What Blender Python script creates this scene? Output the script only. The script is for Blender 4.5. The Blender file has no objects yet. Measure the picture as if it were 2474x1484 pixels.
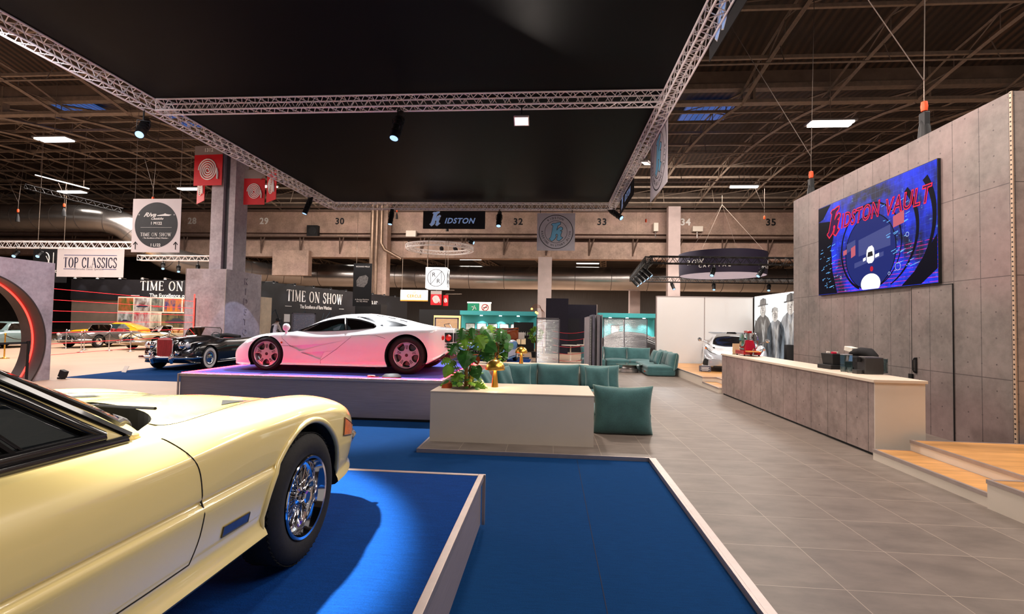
import bpy, bmesh, math, random
import numpy as np
from math import sin, cos, pi, radians, sqrt, atan2
from mathutils import Vector, Matrix, Quaternion
random.seed(7)
C = bpy.context.scene.collection
scene = bpy.context.scene

# ------------------------------------------------------------------ camera
cam_data = bpy.data.cameras.new('camera')
cam = bpy.data.objects.new('camera', cam_data)
C.objects.link(cam)
cam_data.sensor_width = 36.0
cam_data.lens = 36.0 * 1174.0 / 2474.0
cam_data.clip_start = 0.05
cam_data.clip_end = 300
_y, _t, _r = -0.0791, 0.0335, 0.0190
_f = Vector((sin(_y) * cos(_t), cos(_y) * cos(_t), sin(_t)))
_rt = Vector((cos(_y), -sin(_y), 0))
_up = _rt.cross(_f)
_R = _rt * cos(_r) + _up * sin(_r)
_U = -_rt * sin(_r) + _up * cos(_r)
cam.matrix_world = Matrix(((_R.x, _U.x, -_f.x, 0), (_R.y, _U.y, -_f.y, 0), (_R.z, _U.z, -_f.z, 1.70), (0, 0, 0, 1)))
scene.camera = cam

# ------------------------------------------------------------------ world, exposure
w = bpy.data.worlds.new('hall_air')
scene.world = w
w.use_nodes = True
w.node_tree.nodes['Background'].inputs[0].default_value = (1.0, 0.90, 0.84, 1)
w.node_tree.nodes['Background'].inputs[1].default_value = 0.34
vs = scene.view_settings
vs.view_transform = 'Standard'
vs.look = 'None'
vs.exposure = -0.2
vs.gamma = 1.0
vs.use_curve_mapping = False
scene.cycles.use_denoising = True
scene.cycles.use_adaptive_sampling = True
scene.cycles.adaptive_threshold = 0.03
scene.cycles.max_bounces = 6
scene.cycles.diffuse_bounces = 3
scene.cycles.glossy_bounces = 3
scene.cycles.transmission_bounces = 6
scene.cycles.transparent_max_bounces = 12
scene.cycles.sample_clamp_indirect = 4.0
scene.cycles.caustics_reflective = False
scene.cycles.caustics_refractive = False


def area(name, loc, size, power, col=(1, .93, .85), aim=(0, 0, -1), sy=None):
    d = bpy.data.lights.new(name, 'AREA')
    d.shape = 'RECTANGLE'
    d.size = size
    d.size_y = sy or size
    d.energy = power
    d.color = col
    o = bpy.data.objects.new(name, d)
    C.objects.link(o)
    o.location = loc
    o.rotation_euler = Vector(aim).to_track_quat('-Z', 'Y').to_euler()
    return o


def spot(name, loc, target, power, ang=30, blend=.2, col=(1, .95, .9), rad=.06):
    d = bpy.data.lights.new(name, 'SPOT')
    d.energy = power
    d.color = col
    d.spot_size = radians(ang)
    d.spot_blend = blend
    d.shadow_soft_size = rad
    o = bpy.data.objects.new(name, d)
    C.objects.link(o)
    o.location = loc
    o.rotation_euler = (Vector(target) - Vector(loc)).to_track_quat('-Z', 'Y').to_euler()
    return o


# hall lamps over the aisles (some have fittings in the roof section; low-hall lights are added)
for _p, _sx, _e in (((-9, 31, 6.2), 8, 1200), ((6, 31, 6.2), 8, 900), ((-24, 27, 8.8), 8, 2800), ((-22, 15, 8.8), 6, 2300),
                    ((10.5, 19.1, 9.3), 3, 900), ((10.6, 27.6, 9.3), 3, 700), ((10.5, 9, 9.3), 4, 650), ((8.5, 2, 9.3), 4, 520),
                    ((-20, 6, 8.8), 6, 1000), ((0, 47, 5.6), 9, 1500), ((15, 47, 5.6), 6, 800), ((-19, 44, 5.6), 6, 500)):
    area('hall_lamp_and_fill', _p, _sx, _e, (1, .90, .82))
area('hall_lamp_and_fill', (-13, 29.5, 10.0), 8, 900, (1, .88, .78), (0, 1, -.45), 1.0)  # added to brighten the beam face, no fitting here
area('hall_lamp_and_fill', (8, 29.5, 10.0), 8, 900, (1, .88, .78), (0, 1, -.45), 1.0)  # second added light, for the right part of the beam
area('stand_fill_left', (-9.9, 7.6, 6.7), .6, 650, (.95, .92, 1), (-.55, .15, -1))  # added to brighten the portal wall and grey pylon, no fitting
# stand flood lights on the truss
area('stand_flood_middle', (-.77, 11.7, 6.55), .5, 420, (1, .87, .77), (.35, -.35, -1))
area('stand_flood_right', (3.5, 17.0, 6.7), .5, 420, (1, .87, .77), (.1, -.1, -1))
area('stand_flood_near', (2.2, 3.6, 6.7), .6, 75, (1, .88, .80), (.10, .25, -1))
area('stand_flood_counter', (3.3, 6.3, 6.9), .6, 370, (1, .86, .76), (.55, .15, -1))
area('stand_flood_door', (3.3, 10.3, 6.8), .5, 220, (1, .86, .78), (.8, -.1, -1))
# spots
spot('yellow_car_spot', (-3.6, 3.4, 7.05), (-2.9, 2.35, .45), 16000, 36, .18, (1, .95, .80), .10)
spot('yellow_car_fill_spot', (-1.2, -1.6, 6.9), (-2.0, 1.2, 1.0), 500, 44, .6, (1, .85, .62), .15)
spot('white_car_spot', (-4.3, 11.7, 6.4), (-4.1, 9.8, .8), 5400, 52, .3, (.93, .96, 1), .08)
spot('white_car_left_spot', (-10.2, 12.0, 6.5), (-5.3, 9.7, .9), 1600, 32, .25, (.8, .88, 1), .08)
spot('column_spot', (-8.2, 17.0, 6.6), (-13.4, 20.6, 1.0), 1700, 20, .05, (.55, .66, 1), .05)
spot('black_car_spot', (-10.2, 19.0, 6.4), (-12.0, 16.2, .5), 900, 40, .3, (.75, .85, 1), .06)
spot('blue_car_spot', (-2.5, 22.4, 6.4), (-2.1, 18.5, .8), 900, 34, .3, (.85, .93, 1), .06)
spot('silver_car_spot', (4.9, 22.0, 4.5), (6.0, 17.2, .6), 350, 60, .3, (.95, .97, 1), .08)


# ------------------------------------------------------------------ materials
def lin(c):
    """sRGB 0-255 triple -> linear"""
    out = []
    for v in c:
        v = v / 255.0
        out.append(v / 12.92 if v <= .04045 else ((v + .055) / 1.055) ** 2.4)
    return tuple(out) + (1,)


MATS = {}


class NT:
    """tiny helper round a node tree"""

    def __init__(s, m):
        s.t = m.node_tree
        s.n = s.t.nodes
        s.l = s.t.links
        s.b = s.n['Principled BSDF']

    def new(s, kind, **kw):
        x = s.n.new(kind)
        for k, v in kw.items():
            setattr(x, k, v)
        return x

    def put(s, sock, v):
        if isinstance(v, bpy.types.NodeSocket):
            s.l.new(v, sock)
        else:
            sock.default_value = v

    def m(s, op, a, b=0.0, c=0.0):
        x = s.new('ShaderNodeMath', operation=op)
        s.put(x.inputs[0], a)
        s.put(x.inputs[1], b)
        s.put(x.inputs[2], c)
        return x.outputs[0]

    def mix(s, f, a, b, mode='MIX'):
        x = s.new('ShaderNodeMix', data_type='RGBA', blend_type=mode)
        s.put(x.inputs[0], f)
        s.put(x.inputs[6], a)
        s.put(x.inputs[7], b)
        return x.outputs[2]

    def obj(s):
        x = s.new('ShaderNodeTexCoord')
        y = s.new('ShaderNodeSeparateXYZ')
        s.l.new(x.outputs['Object'], y.inputs[0])
        return x.outputs['Object'], y.outputs[0], y.outputs[1], y.outputs[2]

    def noise(s, vec, scale, detail=3, rough=.5):
        x = s.new('ShaderNodeTexNoise')
        s.l.new(vec, x.inputs['Vector'])
        x.inputs['Scale'].default_value = scale
        x.inputs['Detail'].default_value = detail
        x.inputs['Roughness'].default_value = rough
        return x.outputs['Fac']

    def ramp(s, f, lo, hi):
        x = s.new('ShaderNodeMapRange')
        s.put(x.inputs[0], f)
        x.inputs[1].default_value = lo
        x.inputs[2].default_value = hi
        return x.outputs[0]

    def scalev(s, vec, v3):
        x = s.new('ShaderNodeVectorMath', operation='MULTIPLY')
        s.l.new(vec, x.inputs[0])
        x.inputs[1].default_value = v3
        return x.outputs[0]

    def bump(s, h, dist=.01, strength=.5):
        x = s.new('ShaderNodeBump')
        s.put(x.inputs['Height'], h)
        x.inputs['Distance'].default_value = dist
        x.inputs['Strength'].default_value = strength
        s.l.new(x.outputs[0], s.b.inputs['Normal'])


def mat(name, col=None, rough=.5, metal=0., emit=None, es=1., coat=0., noise=None, amt=.12, trans=0., alpha=1., spec=.5, ior=1.45, bump=0., stretch=None):
    if name in MATS:
        return MATS[name]
    m = bpy.data.materials.new(name)
    m.use_nodes = True
    t = NT(m)
    b = t.b
    c = lin(col) if col and max(col) > 1.01 else (tuple(col) + (1,) if col else (0.5, .5, .5, 1))
    b.inputs['Base Color'].default_value = c
    b.inputs['Roughness'].default_value = rough
    b.inputs['Metallic'].default_value = metal
    b.inputs['Coat Weight'].default_value = coat
    b.inputs['Coat Roughness'].default_value = .04
    b.inputs['Specular IOR Level'].default_value = spec
    b.inputs['Transmission Weight'].default_value = trans
    b.inputs['IOR'].default_value = ior
    b.inputs['Alpha'].default_value = alpha
    if emit:
        b.inputs['Emission Color'].default_value = lin(emit) if max(emit) > 1.01 else tuple(emit) + (1,)
        b.inputs['Emission Strength'].default_value = es
    if noise:
        vec = t.obj()[0]
        if stretch:
            vec = t.scalev(vec, stretch)
        f = t.noise(vec, noise, 4, .6)
        f2 = t.ramp(f, .3, .7)
        dark = tuple(x * (1 - amt) for x in c[:3]) + (1,)
        lite = tuple(min(1, x * (1 + amt)) for x in c[:3]) + (1,)
        t.l.new(t.mix(f2, dark, lite), b.inputs['Base Color'])
        if bump:
            t.bump(f, bump, .6)
    MATS[name] = m
    return m


M = {}
M['blackmetal'] = mat('black_painted_metal', (22, 22, 24), .4, .3, noise=20, amt=.2)
M['alu'] = mat('brushed_aluminium', (196, 188, 184), .32, .85, noise=60, amt=.08, stretch=(1, 1, .05))
M['truss'] = mat('truss_aluminium', (246, 238, 238), .4, .0, noise=25, amt=.1)
M['chrome'] = mat('polished_chrome', (225, 225, 228), .08, 1., noise=5, amt=.03)
M['rubber'] = mat('tyre_rubber', (24, 22, 22), .75, 0, noise=40, amt=.3, bump=.002)
M['white'] = mat('white_laminate', (226, 214, 200), .42, 0, noise=3, amt=.02)
M['whitetop'] = mat('cream_laminate_top', (226, 208, 188), .38, 0, noise=3, amt=.02)
M['navy'] = mat('navy_fabric_wall', (38, 36, 52), .8, 0, noise=8, amt=.1)
M['black'] = mat('black_board', (20, 20, 22), .6, 0, noise=12, amt=.15)
M['sofa'] = None
M['brass'] = mat('brushed_brass', (226, 172, 78), .28, .95, noise=80, amt=.08, stretch=(1, 1, .1))
M['steelwarm'] = mat('painted_roof_steel', (130, 114, 100), .6, .1, noise=6, amt=.2)
M['whitecloth'] = mat('white_banner_cloth', (226, 214, 214), .7, 0, noise=2, amt=.03)
M['blackcloth'] = mat('black_banner_cloth', (18, 18, 22), .75, 0, noise=4, amt=.15)
M['red'] = mat('red_cloth', (205, 18, 30), .6, 0, noise=3, amt=.05)
M['orange'] = mat('orange_hoist_plastic', (230, 80, 30), .5, 0, noise=10, amt=.1)
M['lampwhite'] = mat('lit_tube', (255, 250, 240), .5, emit=(1, .96, .9), es=9)
M['redled'] = mat('red_led_strip', (255, 60, 50), .5, emit=(1, .006, .012), es=90)
M['redline'] = mat('red_line_light', (255, 50, 40), .5, emit=(1, .018, .012), es=9)
M['interior'] = mat('dark_cabin', (17, 17, 20), .8, 0, noise=30, amt=.3)
M['lampglass'] = mat('cool_lens', (120, 170, 220), .2, emit=(.45, .7, 1), es=1.4)


def glassmat(name, col=(20, 26, 32), rough=.03, alpha=.55):
    """tinted glass: a glossy coat over a see-through tint"""
    if name in MATS:
        return MATS[name]
    m = bpy.data.materials.new(name)
    m.use_nodes = True
    t = NT(m)
    g = t.new('ShaderNodeBsdfGlossy')
    g.inputs['Roughness'].default_value = rough
    tr = t.new('ShaderNodeBsdfTransparent')
    df = t.new('ShaderNodeBsdfDiffuse')
    df.inputs[0].default_value = lin(col)
    mx = t.new('ShaderNodeMixShader')
    t.l.new(tr.outputs[0], mx.inputs[1])
    t.l.new(df.outputs[0], mx.inputs[2])
    n = t.noise(t.obj()[0], 2, 2)
    t.l.new(t.m('ADD', alpha, t.m('MULTIPLY', n, .05)), mx.inputs[0])
    fr = t.new('ShaderNodeFresnel')
    fr.inputs[0].default_value = 1.5
    mx2 = t.new('ShaderNodeMixShader')
    t.l.new(fr.outputs[0], mx2.inputs[0])
    t.l.new(mx.outputs[0], mx2.inputs[1])
    t.l.new(g.outputs[0], mx2.inputs[2])
    t.l.new(mx2.outputs[0], t.n['Material Output'].inputs[0])
    MATS[name] = m
    return m


M['glass'] = glassmat('tinted_glass')
M['darkglass'] = glassmat('dark_windscreen_glass', (14, 18, 22), .03, .85)
M['clearglass'] = glassmat('clear_glass', (90, 120, 125), .02, .18)


def paint(name, col, rough=.22):
    return mat(name, col, rough, 0, coat=1., noise=1.5, amt=.015)


# ------------------------------------------------------------------ mesh builder
class MB:
    def __init__(s):
        s.v = []
        s.f = []

    def add(s, vs, fs):
        k = len(s.v)
        s.v += [tuple(v) for v in vs]
        s.f += [tuple(i + k for i in f) for f in fs]
        return s

    def box(s, x0, x1, y0, y1, z0, z1, R=None, o=(0, 0, 0)):
        vs = [Vector((x, y, z)) for x in (x0, x1) for y in (y0, y1) for z in (z0, z1)]
        if R is not None:
            vs = [R @ v + Vector(o) for v in vs]
        return s.add(vs, [(0, 1, 3, 2), (4, 6, 7, 5), (0, 4, 5, 1), (2, 3, 7, 6), (0, 2, 6, 4), (1, 5, 7, 3)])

    def tube(s, pts, r, seg=8, close=False, cap=True):
        pts = [Vector(p) for p in pts]
        n = len(pts)
        rr = r if hasattr(r, '__len__') else [r] * n
        t0 = (pts[1] - pts[0]).normalized()
        a = Vector((0, 0, 1)) if abs(t0.z) < .9 else Vector((1, 0, 0))
        u = t0.cross(a).normalized()
        vs = []
        for i, p in enumerate(pts):
            if close:
                t = pts[(i + 1) % n] - pts[i - 1]
            else:
                t = pts[min(i + 1, n - 1)] - pts[max(i - 1, 0)]
            t.normalize()
            u = (u - t * u.dot(t)).normalized()
            w_ = t.cross(u)
            for k in range(seg):
                a = 2 * pi * k / seg
                vs.append(p + (u * cos(a) + w_ * sin(a)) * rr[i])
        fs = []
        for i in range(n if close else n - 1):
            for k in range(seg):
                a0, a1 = i * seg, ((i + 1) % n) * seg
                fs.append((a0 + k, a0 + (k + 1) % seg, a1 + (k + 1) % seg, a1 + k))
        if cap and not close:
            fs.append(tuple(range(seg))[::-1])
            fs.append(tuple((n - 1) * seg + k for k in range(seg)))
        return s.add(vs, fs)

    def cyl(s, a, b, r, seg=12, r2=None):
        return s.tube([a, b], [r, r if r2 is None else r2], seg)

    def lathe(s, prof, seg=32, o=(0, 0, 0), axis='z', R=None):
        """prof: (radius, height) pairs"""
        vs = []
        for r, h in prof:
            for k in range(seg):
                a = 2 * pi * k / seg
                p = {'z': Vector((r * cos(a), r * sin(a), h)), 'y': Vector((r * cos(a), h, r * sin(a))), 'x': Vector((h, r * cos(a), r * sin(a)))}[axis]
                if R is not None:
                    p = R @ p
                vs.append(p + Vector(o))
        fs = []
        for i in range(len(prof) - 1):
            for k in range(seg):
                fs.append((i * seg + k, i * seg + (k + 1) % seg, (i + 1) * seg + (k + 1) % seg, (i + 1) * seg + k))
        if prof[0][0] > 1e-6 and prof[-1][0] > 1e-6:
            a = (len(prof) - 1) * seg
            fs += [(a + k, a + (k + 1) % seg, (k + 1) % seg, k) for k in range(seg)]
        elif prof[0][0] > 1e-6:
            fs.append(tuple(range(seg))[::-1])
        elif prof[-1][0] > 1e-6:
            fs.append(tuple((len(prof) - 1) * seg + k for k in range(seg)))
        return s.add(vs, fs)

    def prism(s, poly, fn, d0, d1):
        """polygon of (a,b) extruded d0..d1; fn(a,b,d)->xyz"""
        n = len(poly)
        vs = [fn(a, b, d0) for a, b in poly] + [fn(a, b, d1) for a, b in poly]
        fs = [tuple(range(n))[::-1], tuple(range(n, 2 * n))]
        fs += [(i, (i + 1) % n, n + (i + 1) % n, n + i) for i in range(n)]
        return s.add(vs, fs)

    def grid(s, g, closeu=False, closev=False):
        """g[i][j] points"""
        n, m_ = len(g), len(g[0])
        vs = [p for row in g for p in row]
        fs = []
        for i in range(n if closeu else n - 1):
            for j in range(m_ if closev else m_ - 1):
                fs.append((i * m_ + j, ((i + 1) % n) * m_ + j, ((i + 1) % n) * m_ + (j + 1) % m_, i * m_ + (j + 1) % m_))
        return s.add(vs, fs)

    def tri(s):
        return s

    def mesh(s, name, m, smooth=None, fix=True):
        me = bpy.data.meshes.new(name)
        me.from_pydata([tuple(v) for v in s.v], [], s.f)
        ms = m if isinstance(m, (list, tuple)) else [m]
        for x in ms:
            me.materials.append(x)
        if fix:
            bm = bmesh.new()
            bm.from_mesh(me)
            bmesh.ops.recalc_face_normals(bm, faces=bm.faces)
            bm.to_mesh(me)
            bm.free()
        if smooth is not None:
            me.shade_smooth()
            if smooth < 179:
                me.set_sharp_from_angle(angle=radians(smooth))
        return me

    def build(s, name, m, parent=None, smooth=None, bevel=0, fix=True, loc=None, rotz=0):
        me = s.mesh(name, m, smooth, fix)
        o = bpy.data.objects.new(name, me)
        C.objects.link(o)
        if parent:
            o.parent = parent
        if bevel:
            b = o.modifiers.new('bevel', 'BEVEL')
            b.width = bevel
            b.segments = 2
            b.limit_method = 'ANGLE'
            b.angle_limit = radians(40)
        if loc is not None:
            o.location = loc
        if rotz:
            o.rotation_euler = (0, 0, rotz)
        return o


def tag(o, label, cat, group=None):
    o['label'] = label
    o['category'] = cat
    if group:
        o['group'] = group
    return o


def thing(name, label, cat, loc=(0, 0, 0), rotz=0, group=None):
    o = bpy.data.objects.new(name, None)
    o.empty_display_size = .1
    C.objects.link(o)
    o.location = loc
    o.rotation_euler = (0, 0, rotz)
    return tag(o, label, cat, group)


def struct(o):
    o['kind'] = 'structure'
    return o


def lab(o, t):
    o['label'] = t
    return o


def kids(o):
    return [c for c in C.objects if c.parent == o]


def dup(root, loc, rotz=None, label=None, group=None, mats=None):
    r = root.copy()
    C.objects.link(r)
    r.location = loc
    if rotz is not None:
        r.rotation_euler = (root.rotation_euler[0], root.rotation_euler[1], rotz)
    if label:
        r['label'] = label
    if group:
        r['group'] = group
    for ch in kids(root):
        c = ch.copy()
        C.objects.link(c)
        c.parent = r
        for g in kids(ch):
            d = g.copy()
            C.objects.link(d)
            d.parent = c
    return r


def evalmesh(o):
    dg = bpy.context.evaluated_depsgraph_get()
    dg.update()
    me = bpy.data.meshes.new_from_object(o.evaluated_get(dg))
    return me


def cut(o, cutters):
    """boolean difference, baked in; cutters are MB objects with a material"""
    for mb, m in cutters:
        c = mb.build('cutter', m, o.parent)
        bpy.context.view_layer.update()
        b = o.modifiers.new('b', 'BOOLEAN')
        b.operation = 'DIFFERENCE'
        b.object = c
        b.solver = 'EXACT'
        b.material_mode = 'TRANSFER'
        me = evalmesh(o)
        o.modifiers.clear()
        o.data = me
        cm = c.data
        bpy.data.objects.remove(c)
        bpy.data.meshes.remove(cm)
    return o


FONT_GAP = .001


def text(name, body, size, m, parent=None, loc=(0, 0, 0), rot=(pi / 2, 0, 0), bold=0., shear=0., ext=.003, space=1., align='CENTER', sx=1.):
    """lettering as a mesh; default rotation faces -Y"""
    cu = bpy.data.curves.new(name, 'FONT')
    cu.body = body
    cu.size = size
    cu.offset = bold
    cu.shear = shear
    cu.extrude = ext
    cu.space_character = space
    cu.align_x = align
    cu.align_y = 'CENTER'
    cu.resolution_u = 3
    tmp = bpy.data.objects.new('tmp_text', cu)
    C.objects.link(tmp)
    me = evalmesh(tmp)
    bpy.data.objects.remove(tmp)
    bpy.data.curves.remove(cu)
    me.materials.clear()
    me.materials.append(m)
    me.name = name
    o = bpy.data.objects.new(name, me)
    C.objects.link(o)
    o.location = loc
    o.rotation_euler = rot
    o.scale = (sx, 1, 1)
    if parent:
        o.parent = parent
    return o


# serif capitals drawn as strokes in a unit box: (points, thick?)
SER = {
    'T': (.62, [([(0, 1), (.62, 1)], 0), ([(.31, 0), (.31, 1)], 1)], [(.31, 0)], [(0, .88, 0, 1), (.62, .88, .62, 1)]),
    'I': (.2, [([(.1, 0), (.1, 1)], 1)], [(.1, 0), (.1, 1)], []),
    'M': (.86, [([(.1, 0), (.12, 1)], 0), ([(.12, 1), (.43, .08)], 1), ([(.43, .08), (.74, 1)], 0), ([(.74, 1), (.76, 0)], 1)], [(.1, 0), (.76, 0), (.1, 1), (.76, 1)], []),
    'E': (.56, [([(.12, 0), (.12, 1)], 1), ([(.05, 1), (.52, 1)], 0), ([(.12, .52), (.42, .52)], 0), ([(.05, 0), (.55, 0)], 0)], [], [(.52, .86, .52, 1), (.55, 0, .55, .16), (.42, .45, .42, .6)]),
    'O': (.74, 'O', [], []),
    'N': (.74, [([(.1, 0), (.1, 1)], 0), ([(.1, 1), (.64, 0)], 1), ([(.64, 0), (.64, 1)], 0)], [(.1, 0), (.08, 1), (.64, 1)], []),
    'S': (.52, [([(.46, .8), (.44, .93), (.3, 1), (.15, .98), (.06, .86), (.08, .68), (.22, .57), (.36, .47), (.47, .34), (.46, .15), (.34, .01), (.18, 0), (.07, .08), (.04, .22)], .6)], [], [(.46, .74, .46, 1), (.04, 0, .04, .24)]),
    'H': (.76, [([(.12, 0), (.12, 1)], 1), ([(.64, 0), (.64, 1)], 1), ([(.12, .52), (.64, .52)], 0)], [(.12, 0), (.12, 1), (.64, 0), (.64, 1)], []),
    'W': (1.0, [([(.06, 1), (.3, 0)], 1), ([(.3, 0), (.5, .95)], 0), ([(.5, .95), (.72, 0)], 1), ([(.72, 0), (.94, 1)], 0)], [(.06, 1), (.5, 1), (.94, 1)], []),
    'P': (.58, [([(.12, 0), (.12, 1)], 1), ([(.05, 1), (.36, 1), (.5, .92), (.55, .76), (.5, .58), (.36, .5), (.12, .5)], .5)], [(.12, 0)], []),
    'C': (.66, [([(.6, .78), (.56, .92), (.4, 1), (.22, .95), (.1, .78), (.06, .5), (.1, .22), (.22, .05), (.4, 0), (.55, .07), (.62, .22)], .7)], [], [(.6, .7, .6, 1)]),
    'L': (.55, [([(.12, 0), (.12, 1)], 1), ([(.05, 0), (.53, 0)], 0)], [(.12, 1)], [(.53, 0, .53, .2)]),
    'A': (.74, [([(.04, 0), (.36, 1)], 0), ([(.36, 1), (.68, 0)], 1), ([(.15, .34), (.56, .34)], 0)], [(.05, 0), (.68, 0)], []),
    ' ': (.32, [], [], []),
}


def serif(name, body, h, width, m, parent, loc, rot=0., ext=.004, thick=.12, thin=.045):
    """serif capitals, cap height h, fitted to the given width, centred, facing -Y (turned by rot about Z)"""
    mb = MB()
    x = 0
    gap = .16
    spans = []
    for ch in body:
        spans.append((ch, x))
        x += SER[ch][0] + gap
    tot = x - gap
    k = width / tot
    def P(a, b, off):
        return [(a, b)]
    def bar(x0, y0, x1, y1, wd):
        dx, dy = (x1 - x0), (y1 - y0)
        L = sqrt(dx * dx + dy * dy) or 1
        nx, ny = -dy / L * wd / 2, dx / L * wd / 2
        ex, ey = dx / L * wd * .25, dy / L * wd * .25
        q = [(x0 - ex + nx, y0 - ey + ny), (x1 + ex + nx, y1 + ey + ny), (x1 + ex - nx, y1 + ey - ny), (x0 - ex - nx, y0 - ey - ny)]
        mb.prism(q, lambda a, b, d: (a, d, b), -ext, 0)
    for ch, x0 in spans:
        wdt, strokes, feet, ticks = SER[ch]
        if strokes == 'O':
            n = 20
            for i in range(n):
                a0, a1 = 2 * pi * i / n, 2 * pi * (i + 1) / n
                th = thin + (thick - thin) * abs(cos((a0 + a1) / 2))
                bar((x0 + .37 + .31 * cos(a0) - tot / 2) * k, (.5 + .5 * sin(a0)) * h, (x0 + .37 + .31 * cos(a1) - tot / 2) * k, (.5 + .5 * sin(a1)) * h, th * h)
            continue
        for pts, tk in strokes:
            wd = (thin + (thick - thin) * tk) * h
            for (ax, ay), (bx, by) in zip(pts, pts[1:]):
                bar((x0 + ax - tot / 2) * k, ay * h, (x0 + bx - tot / 2) * k, by * h, wd)
        for fx, fy in feet:
            bar((x0 + fx - .1 - tot / 2) * k, fy * h, (x0 + fx + .1 - tot / 2) * k, fy * h, thin * h)
        for ax, ay, bx, by in ticks:
            bar((x0 + ax - tot / 2) * k, ay * h, (x0 + bx - tot / 2) * k, by * h, thin * h)
    o = mb.build(name, m, parent, loc=(loc[0], loc[1], loc[2] - h / 2), rotz=rot)
    return o


KPOLY = [(1558, 252), (1530, 254), (1505, 262), (1480, 262), (1464, 275), (1482, 288), (1474, 330), (1466, 380), (1458, 412), (1442, 422), (1470, 448), (1500, 425), (1514, 400), (1508, 380), (1520, 370), (1532, 380), (1528, 405), (1522, 432), (1545, 444), (1582, 410), (1562, 402), (1560, 380), (1572, 345), (1550, 340), (1578, 325), (1580, 310), (1560, 298), (1535, 316), (1519, 338), (1520, 318), (1530, 285), (1556, 270)]
KPOLY = [((x - 1512) / 196., (350 - y) / 196.) for x, y in KPOLY]


def kmark(name, h, m, parent, loc, rot=(0, 0, 0), ext=.004, line=0., shear=0.):
    """blackletter k, centred, in the XZ plane facing -Y"""
    mb = MB()
    pl = []
    n = len(KPOLY)
    for i, (a, b) in enumerate(KPOLY):
        pl.append(((a + b * shear) * h, b * h))
    fn = lambda a, b, d: (a, d, b)
    mb.prism(pl, fn, -ext, 0)
    if line:
        wd = line * h
        for i in range(n):
            (ax, ay), (bx, by) = pl[i - 1], pl[i]
            L = sqrt((bx - ax) ** 2 + (by - ay) ** 2) or 1
            nx, ny, ex, ey = -(by - ay) / L * wd, (bx - ax) / L * wd, (bx - ax) / L * wd * .6, (by - ay) / L * wd * .6
            mb.prism([(ax - ex + nx, ay - ey + ny), (bx + ex + nx, by + ey + ny), (bx + ex - nx, by + ey - ny), (ax - ex - nx, ay - ey - ny)], fn, -ext, 0)
    o = mb.build(name, m, parent)
    o.location = loc
    o.rotation_euler = rot
    return o
# ------------------------------------------------------------------ surface materials
def concrete(name, u='y', v='z', pw=.46, rows=(1.07, 2.45, 3.66), u0=0., dots=True, base=(147, 133, 127), dot_r=.012, du=.23, dv=.36, seams=True):
    m = bpy.data.materials.new(name)
    m.use_nodes = True
    t = NT(m)
    vec, x, y, z = t.obj()
    ax = {'x': x, 'y': y, 'z': z}
    U, V = t.m('SUBTRACT', ax[u], u0), ax[v]
    n1 = t.noise(vec, 1.3, 5, .6)
    n2 = t.noise(vec, 9, 4, .65)
    n3 = t.noise(vec, .55, 2, .5)
    c = lin(base)
    f = t.ramp(t.m('ADD', t.m('MULTIPLY', n1, .6), t.m('MULTIPLY', n2, .4)), .36, .62)
    col = t.mix(f, tuple(q * .66 for q in c[:3]) + (1,), tuple(min(1, q * 1.22) for q in c[:3]) + (1,))
    col = t.mix(t.m('MULTIPLY', t.ramp(n3, .45, .7), .25), col, lin((170, 130, 130)))
    mask = None
    if seams:
        a = t.m('FRACT', t.m('DIVIDE', U, pw))
        d = t.m('ABSOLUTE', t.m('SUBTRACT', a, .5))
        mask = t.m('GREATER_THAN', d, .5 - .006 / pw)
        for r in rows:
            mask = t.m('MAXIMUM', mask, t.m('LESS_THAN', t.m('ABSOLUTE', t.m('SUBTRACT', V, r)), .006))
    if dots:
        a = t.m('MULTIPLY', t.m('SUBTRACT', t.m('FRACT', t.m('DIVIDE', t.m('SUBTRACT', U, du * .5), du)), .5), du)
        b = t.m('MULTIPLY', t.m('SUBTRACT', t.m('FRACT', t.m('DIVIDE', V, dv)), .5), dv)
        d = t.m('SQRT', t.m('ADD', t.m('MULTIPLY', a, a), t.m('MULTIPLY', b, b)))
        dm = t.m('LESS_THAN', d, dot_r)
        mask = dm if mask is None else t.m('MAXIMUM', mask, dm)
    if mask is not None:
        col = t.mix(t.m('MULTIPLY', mask, .72), col, lin((48, 42, 42)))
    t.l.new(col, t.b.inputs['Base Color'])
    t.b.inputs['Roughness'].default_value = .62
    t.bump(n2, .004, .35)
    return m


def carpet(name, col=(8, 56, 106)):
    m = bpy.data.materials.new(name)
    m.use_nodes = True
    t = NT(m)
    vec = t.obj()[0]
    n = t.noise(vec, 160, 3, .7)
    n2 = t.noise(t.scalev(vec, (6, 60, 6)), 1.2, 4, .7)
    c = lin(col)
    f = t.ramp(t.m('ADD', t.m('MULTIPLY', n, .6), t.m('MULTIPLY', n2, .4)), .35, .65)
    t.l.new(t.mix(f, tuple(q * .72 for q in c[:3]) + (1,), tuple(q * 1.3 for q in c[:3]) + (1,)), t.b.inputs['Base Color'])
    t.b.inputs['Roughness'].default_value = 1.
    t.b.inputs['Specular IOR Level'].default_value = .1
    t.bump(n, .004, .6)
    return m


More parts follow.
